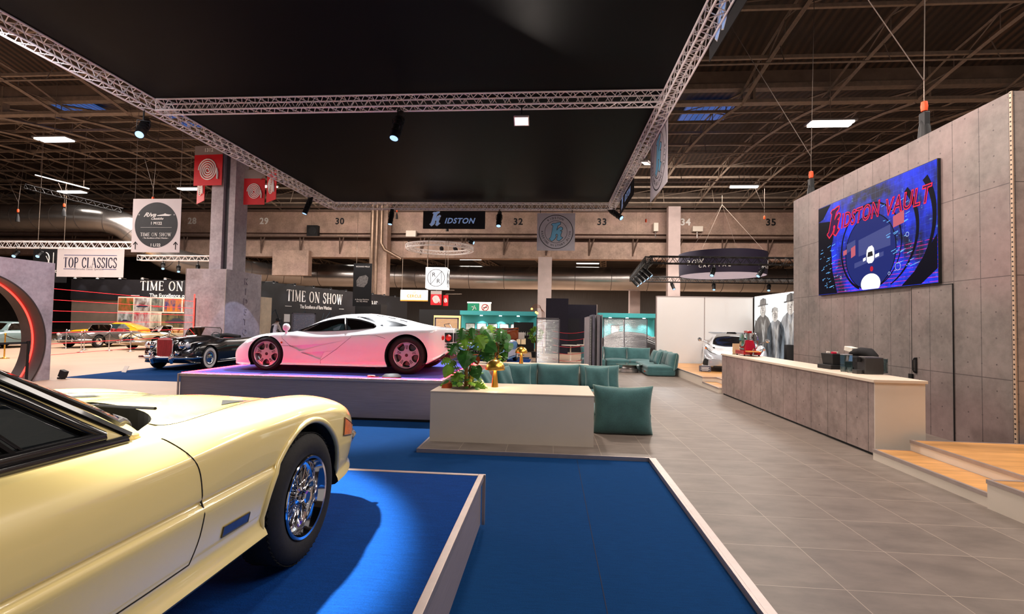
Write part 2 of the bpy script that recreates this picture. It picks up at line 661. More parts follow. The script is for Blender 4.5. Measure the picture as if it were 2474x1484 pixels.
def tiles(name, step=.61, x0=1.285, y0=6.235, base=(120, 109, 101)):
    m = bpy.data.materials.new(name)
    m.use_nodes = True
    t = NT(m)
    vec, x, y, z = t.obj()
    X = t.m('DIVIDE', t.m('SUBTRACT', x, x0), step)
    Y = t.m('DIVIDE', t.m('SUBTRACT', y, y0), step * .965)
    fx, fy = t.m('FLOOR', X), t.m('FLOOR', Y)
    cb = t.new('ShaderNodeCombineXYZ')
    t.put(cb.inputs[0], fx)
    t.put(cb.inputs[1], fy)
    wn = t.new('ShaderNodeTexWhiteNoise')
    t.l.new(cb.outputs[0], wn.inputs[0])
    off = t.new('ShaderNodeVectorMath', operation='SCALE')
    t.l.new(wn.outputs[1], off.inputs[0])
    off.inputs[3].default_value = 20
    ad = t.new('ShaderNodeVectorMath', operation='ADD')
    t.l.new(t.scalev(vec, (1, 2.2, 1)), ad.inputs[0])
    t.l.new(off.outputs[0], ad.inputs[1])
    n = t.noise(ad.outputs[0], 2.2, 6, .62)
    c = lin(base)
    f = t.ramp(n, .32, .68)
    col = t.mix(f, tuple(q * .72 for q in c[:3]) + (1,), tuple(q * 1.16 for q in c[:3]) + (1,))
    col = t.mix(t.m('MULTIPLY', wn.outputs[0], .22), col, lin((120, 106, 98)))
    g = 0
    masks = []
    for F in (X, Y):
        d = t.m('ABSOLUTE', t.m('SUBTRACT', t.m('FRACT', F), .5))
        masks.append(t.m('GREATER_THAN', d, .4965))
    mk = t.m('MAXIMUM', masks[0], masks[1])
    col = t.mix(t.m('MULTIPLY', mk, .75), col, lin((196, 178, 160)))
    t.l.new(col, t.b.inputs['Base Color'])
    t.b.inputs['Roughness'].default_value = .42
    t.b.inputs['Specular IOR Level'].default_value = .35
    t.bump(n, .003, .25)
    return m


def wood(name, col=(206, 150, 88), ax='x', pw=.19):
    m = bpy.data.materials.new(name)
    m.use_nodes = True
    t = NT(m)
    vec, x, y, z = t.obj()
    U, V = (y, x) if ax == 'x' else (x, y)
    row = t.m('FLOOR', t.m('DIVIDE', U, pw))
    wn = t.new('ShaderNodeTexWhiteNoise', noise_dimensions='1D')
    t.put(wn.inputs['W'], row)
    n = t.noise(t.scalev(vec, (1.2, 14, 1) if ax == 'x' else (14, 1.2, 1)), 1.6, 5, .6)
    c = lin(col)
    f = t.ramp(t.m('ADD', t.m('MULTIPLY', n, .75), t.m('MULTIPLY', wn.outputs[0], .25)), .3, .68)
    colr = t.mix(f, tuple(q * .66 for q in c[:3]) + (1,), tuple(min(1, q * 1.18) for q in c[:3]) + (1,))
    d = t.m('ABSOLUTE', t.m('SUBTRACT', t.m('FRACT', t.m('DIVIDE', U, pw)), .5))
    colr = t.mix(t.m('MULTIPLY', t.m('GREATER_THAN', d, .492), .5), colr, lin((110, 74, 42)))
    t.l.new(colr, t.b.inputs['Base Color'])
    t.b.inputs['Roughness'].default_value = .35
    return m


M['conc_wall'] = concrete('cast_concrete_panels', rows=(1.07, 2.46, 3.70), u0=7.84 - .46 * 2, base=(112, 103, 99))
M['conc_front'] = concrete('cast_concrete_end_panels', u='x', rows=(1.07, 2.46, 3.70), u0=6.1, base=(150, 138, 132))
M['conc_counter'] = concrete('counter_concrete_panels', rows=(), pw=.475, u0=6.785, dv=.29, du=.2375, base=(152, 134, 128), dot_r=.011)
M['conc_plain'] = concrete('plain_grey_panel', dots=False, seams=False, base=(168, 156, 162))
M['conc_hall'] = concrete('hall_concrete', u='x', pw=6.5, rows=(), dots=False, seams=True, base=(168, 140, 124))
M['carpet'] = carpet('blue_needle_carpet')
M['tile'] = tiles('grey_porcelain_tiles')
M['oak'] = wood('oak_planks')
M['hallfloor'] = mat('hall_floor_screed', (184, 154, 130), .5, 0, noise=.6, amt=.08)
M['skirt'] = mat('brushed_skirt_metal', (158, 146, 150), .36, .3, noise=3, amt=.16, stretch=(1, 1, 60))
M['edge'] = mat('aluminium_edge_trim', (190, 176, 172), .38, .7, noise=10, amt=.06)

# ------------------------------------------------------------------ floors
struct(MB().box(-60, 40, -8, 62, -.2, 0).build('floor', M['hallfloor']))
mb = MB()
for poly in ([(-6.4, 12.0), (-13.12, 12.2), (-13.12, 24.5), (-1.0, 24.5), (-1.0, 12.0)], [(-6.9, -6), (-6.9, 12.0), (1.3, 12.0), (1.3, -6)], [(4.9, 6.55), (4.9, 12.9), (6.06, 12.9), (6.06, 6.55)]):
    mb.prism(poly, lambda a, b, d: (a, b, d), -.05, .006)
struct(mb.build('floor', M['carpet']))
# carpet seams (two long joins in the sunken carpet)
mb = MB().box(.36, .366, -5, 6.2, .006, .0075)
mb.build('carpet_seam', mat('carpet_join', (4, 26, 62), .9, noise=9), C.objects.get('floor.001'))

# raised tiled floor
mb = MB()
mb.prism([(-1.685, 6.25), (1.27, 6.25), (1.27, -6), (9.5, -6), (9.5, 19.9), (1.0, 21.4), (-1.685, 21.4)], lambda a, b, d: (a, b, d), .0, .053)
t = mb.build('floor', M['tile'])
struct(t)
mb = MB()
mb.box(-1.70, 1.265, 6.235, 6.26, 0, .056)
mb.box(-1.70, -1.675, 6.26, 12, 0, .056)
mb.box(1.252, 1.275, -6, 6.235, 0, .056)
mb.box(1.275, 1.335, -6, 6.235, .053, .056)
struct(mb.build('trim_1', M['edge'], bevel=.002))


# ------------------------------------------------------------------ display platforms
def platform(name, label, x0, x1, y0, y1, z, top, tag_edge=.012, panels=2):
    p = thing(name, label, 'platform', ((x0 + x1) / 2, (y0 + y1) / 2, 0))
    a, b = (x1 - x0) / 2, (y1 - y0) / 2
    MB().box(-a + .02, a - .02, -b + .02, b - .02, .05, z - .012).build('base_box', M['skirt'], p)
    MB().box(-a + .05, a - .05, -b + .05, b - .05, 0, .06).build('plinth', M['black'], p)
    MB().box(-a + .045, a - .045, -b + .045, b - .045, z - .02, z).build('carpet_top', top, p)
    mb = MB()
    for s in (-1, 1):
        mb.box(s * a - (.045 if s > 0 else 0), s * a + (.045 if s < 0 else 0), -b, b, z - .045, z + .004)
        mb.box(-a + .045, a - .045, s * b - (.045 if s > 0 else 0), s * b + (.045 if s < 0 else 0), z - .045, z + .004)
    mb.build('edge_trim', M['edge'], p, bevel=.003)
    for sx in (-1, 1):
        for sy in (-1, 1):
            MB().box(sx * a - .012, sx * a + .012, sy * b - .012, sy * b + .012, .04, z).build('corner_strip', M['edge'], p)
    return p


M['carpet_top'] = carpet('blue_platform_carpet', (5, 56, 126))  # floor carpet's blue made stronger to suggest the spotlit patch
platform('display_platform', 'low blue-carpeted platform with metal sides under the yellow car', -5.2, -.524, -3.0, 4.03, .446, M['carpet_top'])
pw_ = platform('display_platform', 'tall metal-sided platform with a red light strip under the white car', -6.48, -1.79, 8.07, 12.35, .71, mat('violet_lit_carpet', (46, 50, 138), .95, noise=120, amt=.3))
mb = MB()
mb.tube([(-2.33, -2.085, .722), (2.33, -2.085, .722)], .008, 6)
mb.tube([(-2.31, -2.1, .722), (-2.31, 2.1, .722)], .008, 6)
mb.tube([(2.31, -2.1, .722), (2.31, 2.1, .722)], .008, 6)
lab(mb.build('light_strip', M['redled'], pw_), 'glowing red light strip')
pb = platform('display_platform', 'low blue platform under the light blue open car', -6.2, -.75, 16.2, 21.2, .16, M['carpet_top'])

# oak platforms beside the counter
def oakstep(name, label, boxes, origin):
    p = thing(name, label, 'platform', origin)
    ox, oy, _ = origin
    r, d, e = MB(), MB(), MB()
    for (x0, x1, y0, y1, z) in boxes:
        x0, x1, y0, y1 = x0 - ox, x1 - ox, y0 - oy, y1 - oy
        r.box(x0 + .006, x1 - .006, y0 + .006, y1 - .006, 0.053, z - .02)
        d.box(x0 + .03, x1 - .03, y0 + .03, y1 - .03, z - .02, z)
        for q in ((x0, x0 + .032, y0, y1), (x1 - .032, x1, y0, y1), (x0 + .032, x1 - .032, y0, y0 + .032), (x0 + .032, x1 - .032, y1 - .032, y1)):
            e.box(*q, z - .034, z + .003)
    r.build('riser', M['white'], p)
    d.build('deck', M['oak'], p)
    e.build('edge_trim', M['edge'], p)
    return p


oakstep('oak_platform', 'oak platform with two steps beside the white end of the counter', [(4.12, 4.6, 4.94, 6.60, .185), (4.57, 8.6, 4.94, 6.60, .315), (4.10, 8.6, -5, 4.95, .318)], (6, 4, 0))
oakstep('oak_platform', 'oak platform under the silver car beyond the counter', [(4.22, 4.62, 12.6, 13.9, .185), (4.6, 7.58, 12.75, 13.9, .315), (4.22, 7.58, 13.88, 18.8, .318)], (6, 16, 0))

# ------------------------------------------------------------------ concrete wall with door and screen
wl = MB().box(6.08, 8.9, 6.87, 12.70, 0, 4.92).build('wall_right', [M['conc_wall']])
wl.data.materials.append(M['conc_front'])
for p in wl.data.polygons:
    if abs(p.normal.y) > .5:
        p.material_index = 1
struct(wl)
mb = MB()
MB().box(6.066, 6.082, 6.862, 6.90, 0, 4.92).build('corner_strip', mat('wood_coloured_strip', (176, 150, 128), .5, noise=6), wl)
for k in range(76):
    mb.cyl((6.064, 6.882, .06 + k * .0645), (6.067, 6.882, .06 + k * .0645), .012, 8)
lab(mb.build('strip_holes', M['black'], wl), 'row of black round holes')
# door leaf
dr = MB()
dr.box(6.069, 6.085, 7.86, 8.69, .03, 2.42)
d = dr.build('door_1', M['conc_wall'])
struct(d)
mb = MB()
for q in ((8.69, 8.70, .0, 2.43), (7.85, 7.86, 0.02, 2.43)):
    mb.box(6.066, 6.081, q[0], q[1], q[2], q[3])
mb.box(6.066, 6.081, 7.85, 8.70, 2.42, 2.43)
mb.box(6.062, 6.081, 7.85, 8.70, .0, .035)
mb.build('door_gap', M['black'], d)
mb = MB()
mb.tube([(6.068, 8.60, 1.24), (6.03, 8.60, 1.24), (6.02, 8.60, 1.21), (6.02, 8.60, 1.05), (6.03, 8.60, 1.02), (6.068, 8.60, 1.02)], .011, 8)
mb.box(6.055, 6.07, 8.575, 8.625, 1.0, 1.26)
lab(mb.build('door_handle', M['blackmetal'], d), 'black pull handle')
MB().box(6.04, 6.07, 8.66, 8.74, .86, .98).build('latch', M['blackmetal'], d)

# screen
def screenmat():
    m = bpy.data.materials.new('led_screen_picture')
    m.use_nodes = True
    t = NT(m)
    vec, x, y, z = t.obj()
    n = t.noise(vec, 1.6, 4, .6)
    n2 = t.noise(vec, 7, 5, .7)
    c = t.mix(t.ramp(n, .38, .62), (0.002, .004, .03, 1), (0.005, .03, .75, 1))
    c = t.mix(t.m('MULTIPLY', t.ramp(n2, .62, .8), .8), c, (.2, .55, 1, 1))
    gm = None
    for q, s_ in ((y, .12), (z, .12)):
        d_ = t.m('GREATER_THAN', t.m('ABSOLUTE', t.m('SUBTRACT', t.m('FRACT', t.m('DIVIDE', q, s_)), .5)), .47)
        gm = d_ if gm is None else t.m('MAXIMUM', gm, d_)
    c = t.mix(t.m('MULTIPLY', gm, .10), c, (.15, .3, 1, 1))
    # red scan lines low on the picture
    sl = t.m('GREATER_THAN', t.m('ABSOLUTE', t.m('SUBTRACT', t.m('FRACT', t.m('DIVIDE', z, .068)), .5)), .42)
    low = t.m('MULTIPLY', sl, t.m('LESS_THAN', z, -.25))
    low = t.m('MULTIPLY', low, t.ramp(n2, .4, .5))
    c = t.mix(t.m('MULTIPLY', low, .6), c, (.8, .02, .25, 1))
    t.l.new(c, t.b.inputs['Emission Color'])
    t.b.inputs['Emission Strength'].default_value = 1.5
    t.b.inputs['Base Color'].default_value = (.002, .002, .004, 1)
    t.b.inputs['Specular IOR Level'].default_value = .1
    t.b.inputs['Roughness'].default_value = .4
    return m


sc = thing('led_screen', 'large blue screen with red neon KIDSTON VAULT lettering on the concrete wall', 'screen', (6.06, 9.76, 3.44))
# local frame: face -X ; u = +Y runs LEFT in the picture
MB().box(-.03, .018, -1.70, 1.70, -.985, .985).build('screen_body', M['black'], sc)
MB().box(-.035, -.03, -1.69, 1.69, -.975, .975).build('picture', screenmat(), sc)
def em(name, c, s):
    return mat(name, tuple(q * .15 for q in c) if max(c) * .15 > 1.01 else (2, 2, 3), .5, emit=c, es=s, spec=.1)
SX = lambda u, v, d: (-.036 - d, -u, v)   # u to the right as seen
def ring_poly(cx, cy, rx, ry, w0, w1, a0, a1, n=40):
    o_, i_ = [], []
    for k in range(n + 1):
        a = radians(a0 + (a1 - a0) * k / n)
        wd = w0 + (w1 - w0) * k / n
        o_.append((cx + (rx + wd) * cos(a), cy + (ry + wd) * sin(a)))
        i_.append((cx + rx * cos(a), cy + ry * sin(a)))
    return o_, i_
def ringstrip(mb, fn, o_, i_, d0, d1):
    for k in range(len(o_) - 1):
        mb.prism([o_[k], o_[k + 1], i_[k + 1], i_[k]], fn, d0, d1)
mb = MB()
for cx, cy, rx, ry, w0, w1, a0, a1 in ((.05, -.25, .72, .70, .02, .02, 0, 360), (.05, -.15, .85, .8, .015, .05, -100, 250), (.0, .0, 1.25, 1.05, .02, .10, -60, 38), (.1, .1, 1.5, 1.25, .03, .12, -42, 30)):
    o_, i_ = ring_poly(cx, cy, rx, ry, w0, w1, a0, a1)
    o_ = [(max(-1.68, min(1.68, a)), max(-.97, min(.97, b))) for a, b in o_]
    i_ = [(max(-1.68, min(1.68, a)), max(-.97, min(.97, b))) for a, b in i_]
    ringstrip(mb, SX, o_, i_, .000, .001)
mb.prism([(-1.69, -.97), (-.98, -.97), (-1.15, -.5), (-1.2, 0), (-1.05, .4), (-1.25, .6), (-1.69, .66)], SX, .0002, .0008)
mb.prism([(1.35, -.97), (1.69, -.75), (1.69, -.2), (1.2, -.75), (.9, -.97)], SX, .0002, .0008)
mb.prism([(-1.69, .66), (-1.5, .7), (-1.2, .97), (-1.69, .97)], SX, .0002, .0008)
MB().prism([(.05 + .72 * cos(2 * pi * k / 48), -.25 + .70 * sin(2 * pi * k / 48)) for k in range(48)], SX, -.0003, .0001).build('vault_floor', mat('screen_navy', (3, 4, 10), .5, emit=(.010, .02, .16), es=1.2, spec=.05, noise=5, amt=.5), sc)
lab(mb.build('dark_arcs', mat('screen_black', (2, 2, 3), .5, emit=(.0, .0, .008), es=1, spec=.05), sc), 'black iris arcs')
SX3 = lambda u, v, d: (-.036 - d, -(u + .36), v)
mb = MB()
mb.prism([(-.62, .02), (.28, .16), (.28, -.22), (-.62, -.30)], SX3, .0012, .0018)
mb.prism([(-.75, -.42), (.1, -.30), (.1, -.38), (-.75, -.52)], SX3, .0018, .0024)
mb.prism([(-1.0, -.0), (-.72, .05), (-.72, -.12), (-1.0, -.18)], SX3, .0012, .0018)
mb.build('pavilion', em('screen_lilac', (70, 80, 150), .9), sc)
mb = MB()
mb.prism([(-.86 + .0, -.1), (-.72, -.06), (-.72, -.26), (-.86, -.3)], SX3, .0019, .0024)
mb.prism([(.35, .28), (.62, .34), (.62, .12), (.35, .08)], SX3, .0019, .0024)
mb.prism([(-1.12, -.12), (-1.0, -.1), (-1.0, -.2), (-1.12, -.22)], SX3, .0019, .0024)
mb.build('lit_walls', em('screen_pink', (230, 110, 130), .8), sc)
mb = MB()
mb.prism([(-.27 + (a + .27) * .75, -.30 + (b + .42) * .72) for a, b in [(-.42, -.42), (-.40, -.3), (-.33, -.22), (-.2, -.2), (-.13, -.28), (-.11, -.42), (-.13, -.6), (-.2, -.66), (-.34, -.66), (-.4, -.6)]], SX3, .003, .0036)
mb.prism([(.0 - .27 + .28 * cos(2 * pi * k / 36), -.86 + .19 * sin(2 * pi * k / 36) if sin(2 * pi * k / 36) > -.55 else -.965) for k in range(36)], SX3, .003, .0036)
mb.prism([(-.48, -.36), (-.40, -.34), (-.40, -.40), (-.48, -.42)], SX3, .003, .0036)
mb.prism([(-.13, -.33), (-.02, -.31), (-.02, -.37), (-.13, -.39)], SX3, .003, .0036)
lab(mb.build('white_car_picture', em('screen_white', (255, 250, 250), 1.3), sc), 'white car seen from above and a white disc')
MB().prism([(-.33, -.26), (-.21, -.25), (-.19, -.34), (-.35, -.35)], SX3, .0037, .0042).build('windscreen_picture', em('screen_dark', (40, 40, 60), .3), sc)
MB().prism([(-.23 + .045 * cos(2 * pi * k / 20), -.585 + .05 * sin(2 * pi * k / 20)) for k in range(20)], SX3, .0037, .0042).build('red_badge_picture', em('screen_red', (230, 20, 60), .8), sc)
mb = MB()
rr = random.Random(4)
for side, x0, x1 in ((0, -1.55, -1.1), (1, .45, 1.15)):
    for k in range(5):
        cy = .0 - .2 * k if side == 0 else .45 - .27 * k
        cx = x0 + (x1 - x0) * (.3 + .1 * k if side else .3 + .1 * k)
        for q in range(9):
            a, b = cx + rr.uniform(-.28, .3), cy + rr.uniform(-.08, .08)
            L = rr.uniform(.02, .14)
            mb.prism([(a, b), (a + L, b + L * .25), (a + L, b + L * .25 + .008), (a, b + .012)], SX, .0012, .002)
mb.build('car_glints', em('screen_cyan', (110, 190, 255), 1.2), sc)
mb = MB()
for cx, cy, r in ((.82, -.62, .06), (1.05, -.1, .03), (.60, -.72, .02), (-.85, -.66, .02)):
    o_, i_ = ring_poly(cx, cy, r, r, .012, .012, 0, 360, 18)
    ringstrip(mb, SX, o_, i_, .0012, .002)
mb.build('wheel_glints', em('screen_cyan2', (170, 190, 240), 1.), sc)
# neon lettering
def neon(body, u, v, size, slope, shear, sp=1.05, width=1.):
    for k, (bo, m_, d) in enumerate(((.03, em('neon_red_glow', (200, 0, 50), 1.3), .004), (.012, em('neon_red', (255, 40, 60), 2.2), .0055), (-.006, mat('neon_core', (6, 2, 6), .5, emit=(.05, .002, .07), es=1., spec=.05), .007))):
        o = text('neon_lettering', body, size, m_, sc, (-.036 - d, -u, v), (pi / 2, 0, -pi / 2), bo * size * 1.2, shear, .0006, sp)
        if k == 0:
            xs_ = [v_.co.x for v_ in o.data.vertices]
            sx = width / (max(xs_) - min(xs_))
        o.scale = (sx, 1, 1)
neon('IDSTON', -.25, .50, .41, 0, .25, 1.08, 1.22)
neon('VAULT', 1.02, .46, .41, 0, .25, 1.08, 1.08)
for gr, m_, d in ((.04, MATS['neon_red_glow'], .004), (.018, MATS['neon_red'], .0055), (0, MATS['neon_core'], .007)):
    kmark('neon_initial', .60, m_, sc, (-.036 - d, 1.08, .55), (0, 0, -pi / 2), .0006, gr, .15)

# ------------------------------------------------------------------ bar counter
ct = thing('bar_counter', 'long bar counter clad in grey concrete panels with a pale top', 'counter', (4.55, 9.6, .053))
mb = MB().box(-.30, .32, -2.845, 2.83, .035, .96)
o = mb.build('body', [M['conc_counter'], M['white']], ct)
for p in o.data.polygons:
    if abs(p.normal.y) > .5 or p.normal.x > .5:
        p.material_index = 1
MB().box(-.27, .29, -2.80, 2.8, 0, .04).build('plinth', M['black'], ct)
MB().box(-.325, .345, -2.87, 2.85, .96, 1.0).build('countertop', M['whitetop'], ct, bevel=.004)
MB().box(-.301, .321, -2.852, -2.84, .03, .96).build('end_panel', M['white'], ct)

# ------------------------------------------------------------------ planter benches
def planter(label, x0, x1, y0, y1, h, soil):
    p = thing('planter_bench', label, 'planter', (0, 0, .053))
    mb = MB().box(x0, x1, y0, y1, 0, h - .018)
    mb.build('body', M['white'], p)
    tp = MB().box(x0 - .004, x1 + .004, y0 - .004, y1 + .004, h - .016, h)
    o = tp.build('top_panel', M['whitetop'], p)
    cut(o, [(MB().cyl((soil[0], soil[1], h - .1), (soil[0], soil[1], h + .1), soil[2], 32), M['white'])])
    sl = MB().lathe([(0, h - .004), (soil[2] * .5, h - .003), (soil[2] - .001, h - .012), (soil[2] - .001, h - .02)], 32, (soil[0], soil[1], 0))
    sl.build('soil', mat('potting_soil', (62, 44, 32), .95, noise=60, amt=.5, bump=.01), p)
    return p


planter('white box planter bench with a plant and brass lamp, in front of the sofas', -1.636, .607, 6.66, 7.70, .69, (-1.22, 7.10, .24))
planter('white box planter bench behind the near row of sofas', -1.72, .93, 10.95, 12.0, .69, (-1.28, 11.5, .24))


def brass_lamp(label, loc):
    t = thing('table_lamp', label, 'lamp', loc, group='brass table lamps')
    MB().lathe([(.0, 0), (.052, 0), (.052, .006), (.022, .3), (.02, .31), (0, .31)], 28).build('base', M['brass'], t, 40)
    pr = [(.148 * cos(a), .262 + .15 * sin(a)) for a in [radians(q) for q in range(0, 91, 9)]]
    pr[-1] = (.002, pr[-1][1])
    pr2 = [(max(r - .003, .001), h - .003) for r, h in pr[::-1]]
    MB().lathe(pr + pr2, 40).build('lamp_shade', M['brass'], t, 60)
    MB().lathe([(.0, .412), (.008, .412), (.008, .424), (0, .428)], 12).build('finial', M['brass'], t, 40)
    MB().lathe([(.0, .29), (.025, .3), (.03, .325), (.022, .35), (0, .36)], 14).build('bulb', mat('warm_bulb', (255, 220, 150), .4, emit=(1, .62, .25), es=25), t, 60)
    d = bpy.data.lights.new('table_lamp_glow', 'POINT')
    d.energy = 12
    d.color = (1, .66, .32)
    d.shadow_soft_size = .03
    l = bpy.data.objects.new('table_lamp_glow', d)
    C.objects.link(l)
    l.location = (0, -.045, .275)
    l.parent = t
    return t


lmp = brass_lamp('brass mushroom table lamp on the front planter bench beside the big plant', (-.81, 7.25, .743))
l2 = dup(lmp, (-.67, 11.5, .743), 0, 'brass mushroom table lamp on the rear planter bench behind the sofas')
# ------------------------------------------------------------------ stand truss, canopy
def truss_mesh(mb, a, b, s=.29, r=.024, rd=.010, step=.36, sides=('v', 'h'), seg=7):
    a, b = Vector(a), Vector(b)
    L = (b - a).length
    t = (b - a) / L
    up = Vector((0, 0, 1)) if abs(t.z) < .9 else Vector((1, 0, 0))
    u = t.cross(up).normalized() * (s / 2)
    v = u.cross(t).normalized() * (s / 2)
    co = [u + v, u - v, -u - v, -u + v]
    for c in co:
        mb.tube([a + c, b + c], r, seg)
    n = max(1, round(L / step))
    for f in range(4):
        c0, c1 = co[f], co[(f + 1) % 4]
        for k in range(n):
            p, q = a + t * (L * k / n), a + t * (L * (k + 1) / n)
            m_ = (p + q) / 2
            mb.tube([p + c0, m_ + c1], rd, 5, cap=False)
            mb.tube([m_ + c1, q + c0], rd, 5, cap=False)
    for k in (0, 1):
        p = a if k == 0 else b
        for f in range(4):
            mb.tube([p + co[f], p + co[(f + 1) % 4]], rd * 1.3, 5, cap=False)


def truss(name, label, a, b, m=None, s=.29, group=None, seglen=None, **kw):
    mb = MB()
    truss_mesh(mb, a, b, s, **kw)
    o = mb.build(name, m or M['truss'], None, 60)
    tag(o, label, 'truss', group)
    return o


Z0 = 7.245
truss('lighting_truss', 'silver box truss along the left edge of the black canopy', (-10.48, -2, Z0), (-10.62, 22.55, Z0))
truss('lighting_truss', 'silver box truss along the right edge of the black canopy', (2.80, -2, Z0), (2.78, 22.75, Z0))
truss('lighting_truss', 'silver box truss crossing the middle of the black canopy', (-10.38, 11.9, Z0), (2.63, 11.9, Z0))
truss('lighting_truss', 'silver box truss along the far edge of the black canopy', (-10.6, 22.7, Z0), (2.78, 22.9, Z0))
cn = MB().prism([(-10.42, -3), (2.70, -3), (2.70, 22.7), (-10.52, 22.55)], lambda a, b, d: (a, b, d), Z0 + .165, Z0 + .2).build('fabric_canopy', mat('black_stretch_fabric', (3, 3, 5), .5, 0, spec=.08, noise=300, amt=.6, bump=.002))
tag(cn, 'huge black fabric canopy stretched over the stand trusses', 'canopy')


def profile_spot(label, loc, target, L=.62, r=.085, top=.20, glass=None, group='stand spotlights', stub=.28):
    t = thing('spotlight', label, 'spotlight', loc, group=group)
    d = (Vector(target) - Vector(loc)).normalized()
    mb = MB()
    back, front = -d * L * .55, d * L * .45
    mb.tube([back, back + d * .05, back + d * .18, back + d * .2, front - d * .02, front], [r * .55, r * .8, r * .85, r, r * 1.02, r * 1.05], 16)
    for k in (.28, .4, .55, .75):
        mb.tube([back + d * (L * k), back + d * (L * k + .015)], r * 1.15, 16)
    mb.build('lamp_housing', M['blackmetal'], t, 40)
    MB().tube([front - d * .012, front + d * .003], r * .86, 16).build('lens', glass or M['lampglass'], t, 40)
    side = d.cross(Vector((0, 0, 1)))
    side = side.normalized() if side.length > .1 else Vector((1, 0, 0))
    hb = MB()
    hb.tube([side * r * 1.25, side * r * 1.25 + Vector((0, 0, top)), -side * r * 1.25 + Vector((0, 0, top)), -side * r * 1.25], .011, 6)
    hb.tube([Vector((0, 0, top)), Vector((0, 0, top + stub))], .02, 8)
    hb.build('yoke', M['blackmetal'], t, 40)
    return t


profile_spot('black spotlight with bright lens hanging left of centre on the middle truss', (-3.93, 11.85, 6.62), (-4.6, 9.6, .5), .85, .12)
profile_spot('black spotlight hanging on the left truss near the middle truss', (-10.70, 11.75, 6.62), (-9.3, 9, 3.6), .85, .11)
profile_spot('black spotlight hanging on the left truss near the far corner', (-10.75, 20.5, 6.70), (-11.3, 20, 4.6), .85, .11)
profile_spot('black spotlight at the left end of the far truss', (-7.72, 22.7, 6.70), (-7.9, 21, .5), .85, .11)
profile_spot('black spotlight hanging between the two banners of the far truss', (-2.50, 22.8, 6.62), (-2.6, 20, .5), .85, .12)
profile_spot('black spotlight tilted sideways at the right end of the far truss', (2.94, 22.8, 6.90), (4.4, 21.5, 5.4), .95, .12)


def flood(label, loc, tilt, rz=0):
    t = thing('floodlight', label, 'floodlight', loc, rz)
    R = Matrix.Rotation(tilt, 3, 'X')
    MB().box(-.19, .19, -.13, .13, -.03, .03, R).build('lamp_housing', M['alu'], t, bevel=.006)
    MB().box(-.165, .165, -.105, .105, -.036, -.028, R).build('lens', mat('flood_lens', (235, 230, 225), .4, emit=(1, .93, .86), es=1.5), t)
    MB().tube([(-.2, 0, 0), (-.2, 0, .15), (.2, 0, .15), (.2, 0, 0)], .009, 6).tube([(0, 0, .15), (0, 0, .42)], .016, 6).build('yoke', M['blackmetal'], t, 40)
    return t


flood('white square floodlight hanging from the middle truss', (-.79, 11.85, 6.72), radians(-35))
flood('white floodlight on the right truss beside the KIDSTON side banner', (3.02, 15.9, 7.0), radians(10), radians(60))


# ------------------------------------------------------------------ banners
def banner(name, label, w, h, loc, rz, m, cat='banner', group=None, t_=.012):
    t = thing(name, label, cat, loc, rz, group)
    MB().box(-w / 2, w / 2, -t_ / 2, t_ / 2, -h / 2, h / 2).build('cloth', m, t)
    if loc[2] + h / 2 < 7.07 and loc[2] + h / 2 > 6.5:
        for q in (-.42, .42):
            MB().box(w * q - .015, w * q + .015, -.004, .004, h / 2 - .02, 7.12 - loc[2]).build('strap', M['blackmetal'], t)
    return t


M['kblue'] = mat('pale_blue_print', (120, 190, 225), .6, noise=4, amt=.05)
M['kblue_lit'] = mat('pale_blue_letters', (150, 185, 235), .5, noise=4, amt=.03, emit=(.35, .5, .9), es=.25)
M['ink'] = mat('black_print', (22, 22, 26), .7, noise=5, amt=.1)
M['whiteprint'] = mat('white_print', (238, 234, 230), .6, noise=5, amt=.02)
M['greycloth'] = mat('grey_marbled_banner', (190, 184, 190), .7, 0, noise=2.5, amt=.1)


def kidston_banner(label, w, h, loc, rz, t=None):
    b = banner('hanging_banner', label, w, h, loc, rz, M['blackcloth'])
    for s in ((1, 0), (-1, pi)):
        kmark('lettering', h * .82, M['whiteprint'], b, (-w * .30 * s[0], -.0065 * s[0], h * .06), (0, 0, s[1]), .0015, .022, .1)
        kmark('lettering', h * .82, M['kblue_lit'], b, (-w * .30 * s[0], -.0085 * s[0], h * .06), (0, 0, s[1]), .0015, 0, .1)
        text('lettering', 'IDSTON', h * .42, M['kblue_lit'], b, (w * .085 * s[0], -.0085 * s[0], -h * .06), (pi / 2, 0, s[1]), h * .012, .3, .001, 1.12)
        if t is None:
            break
    return b


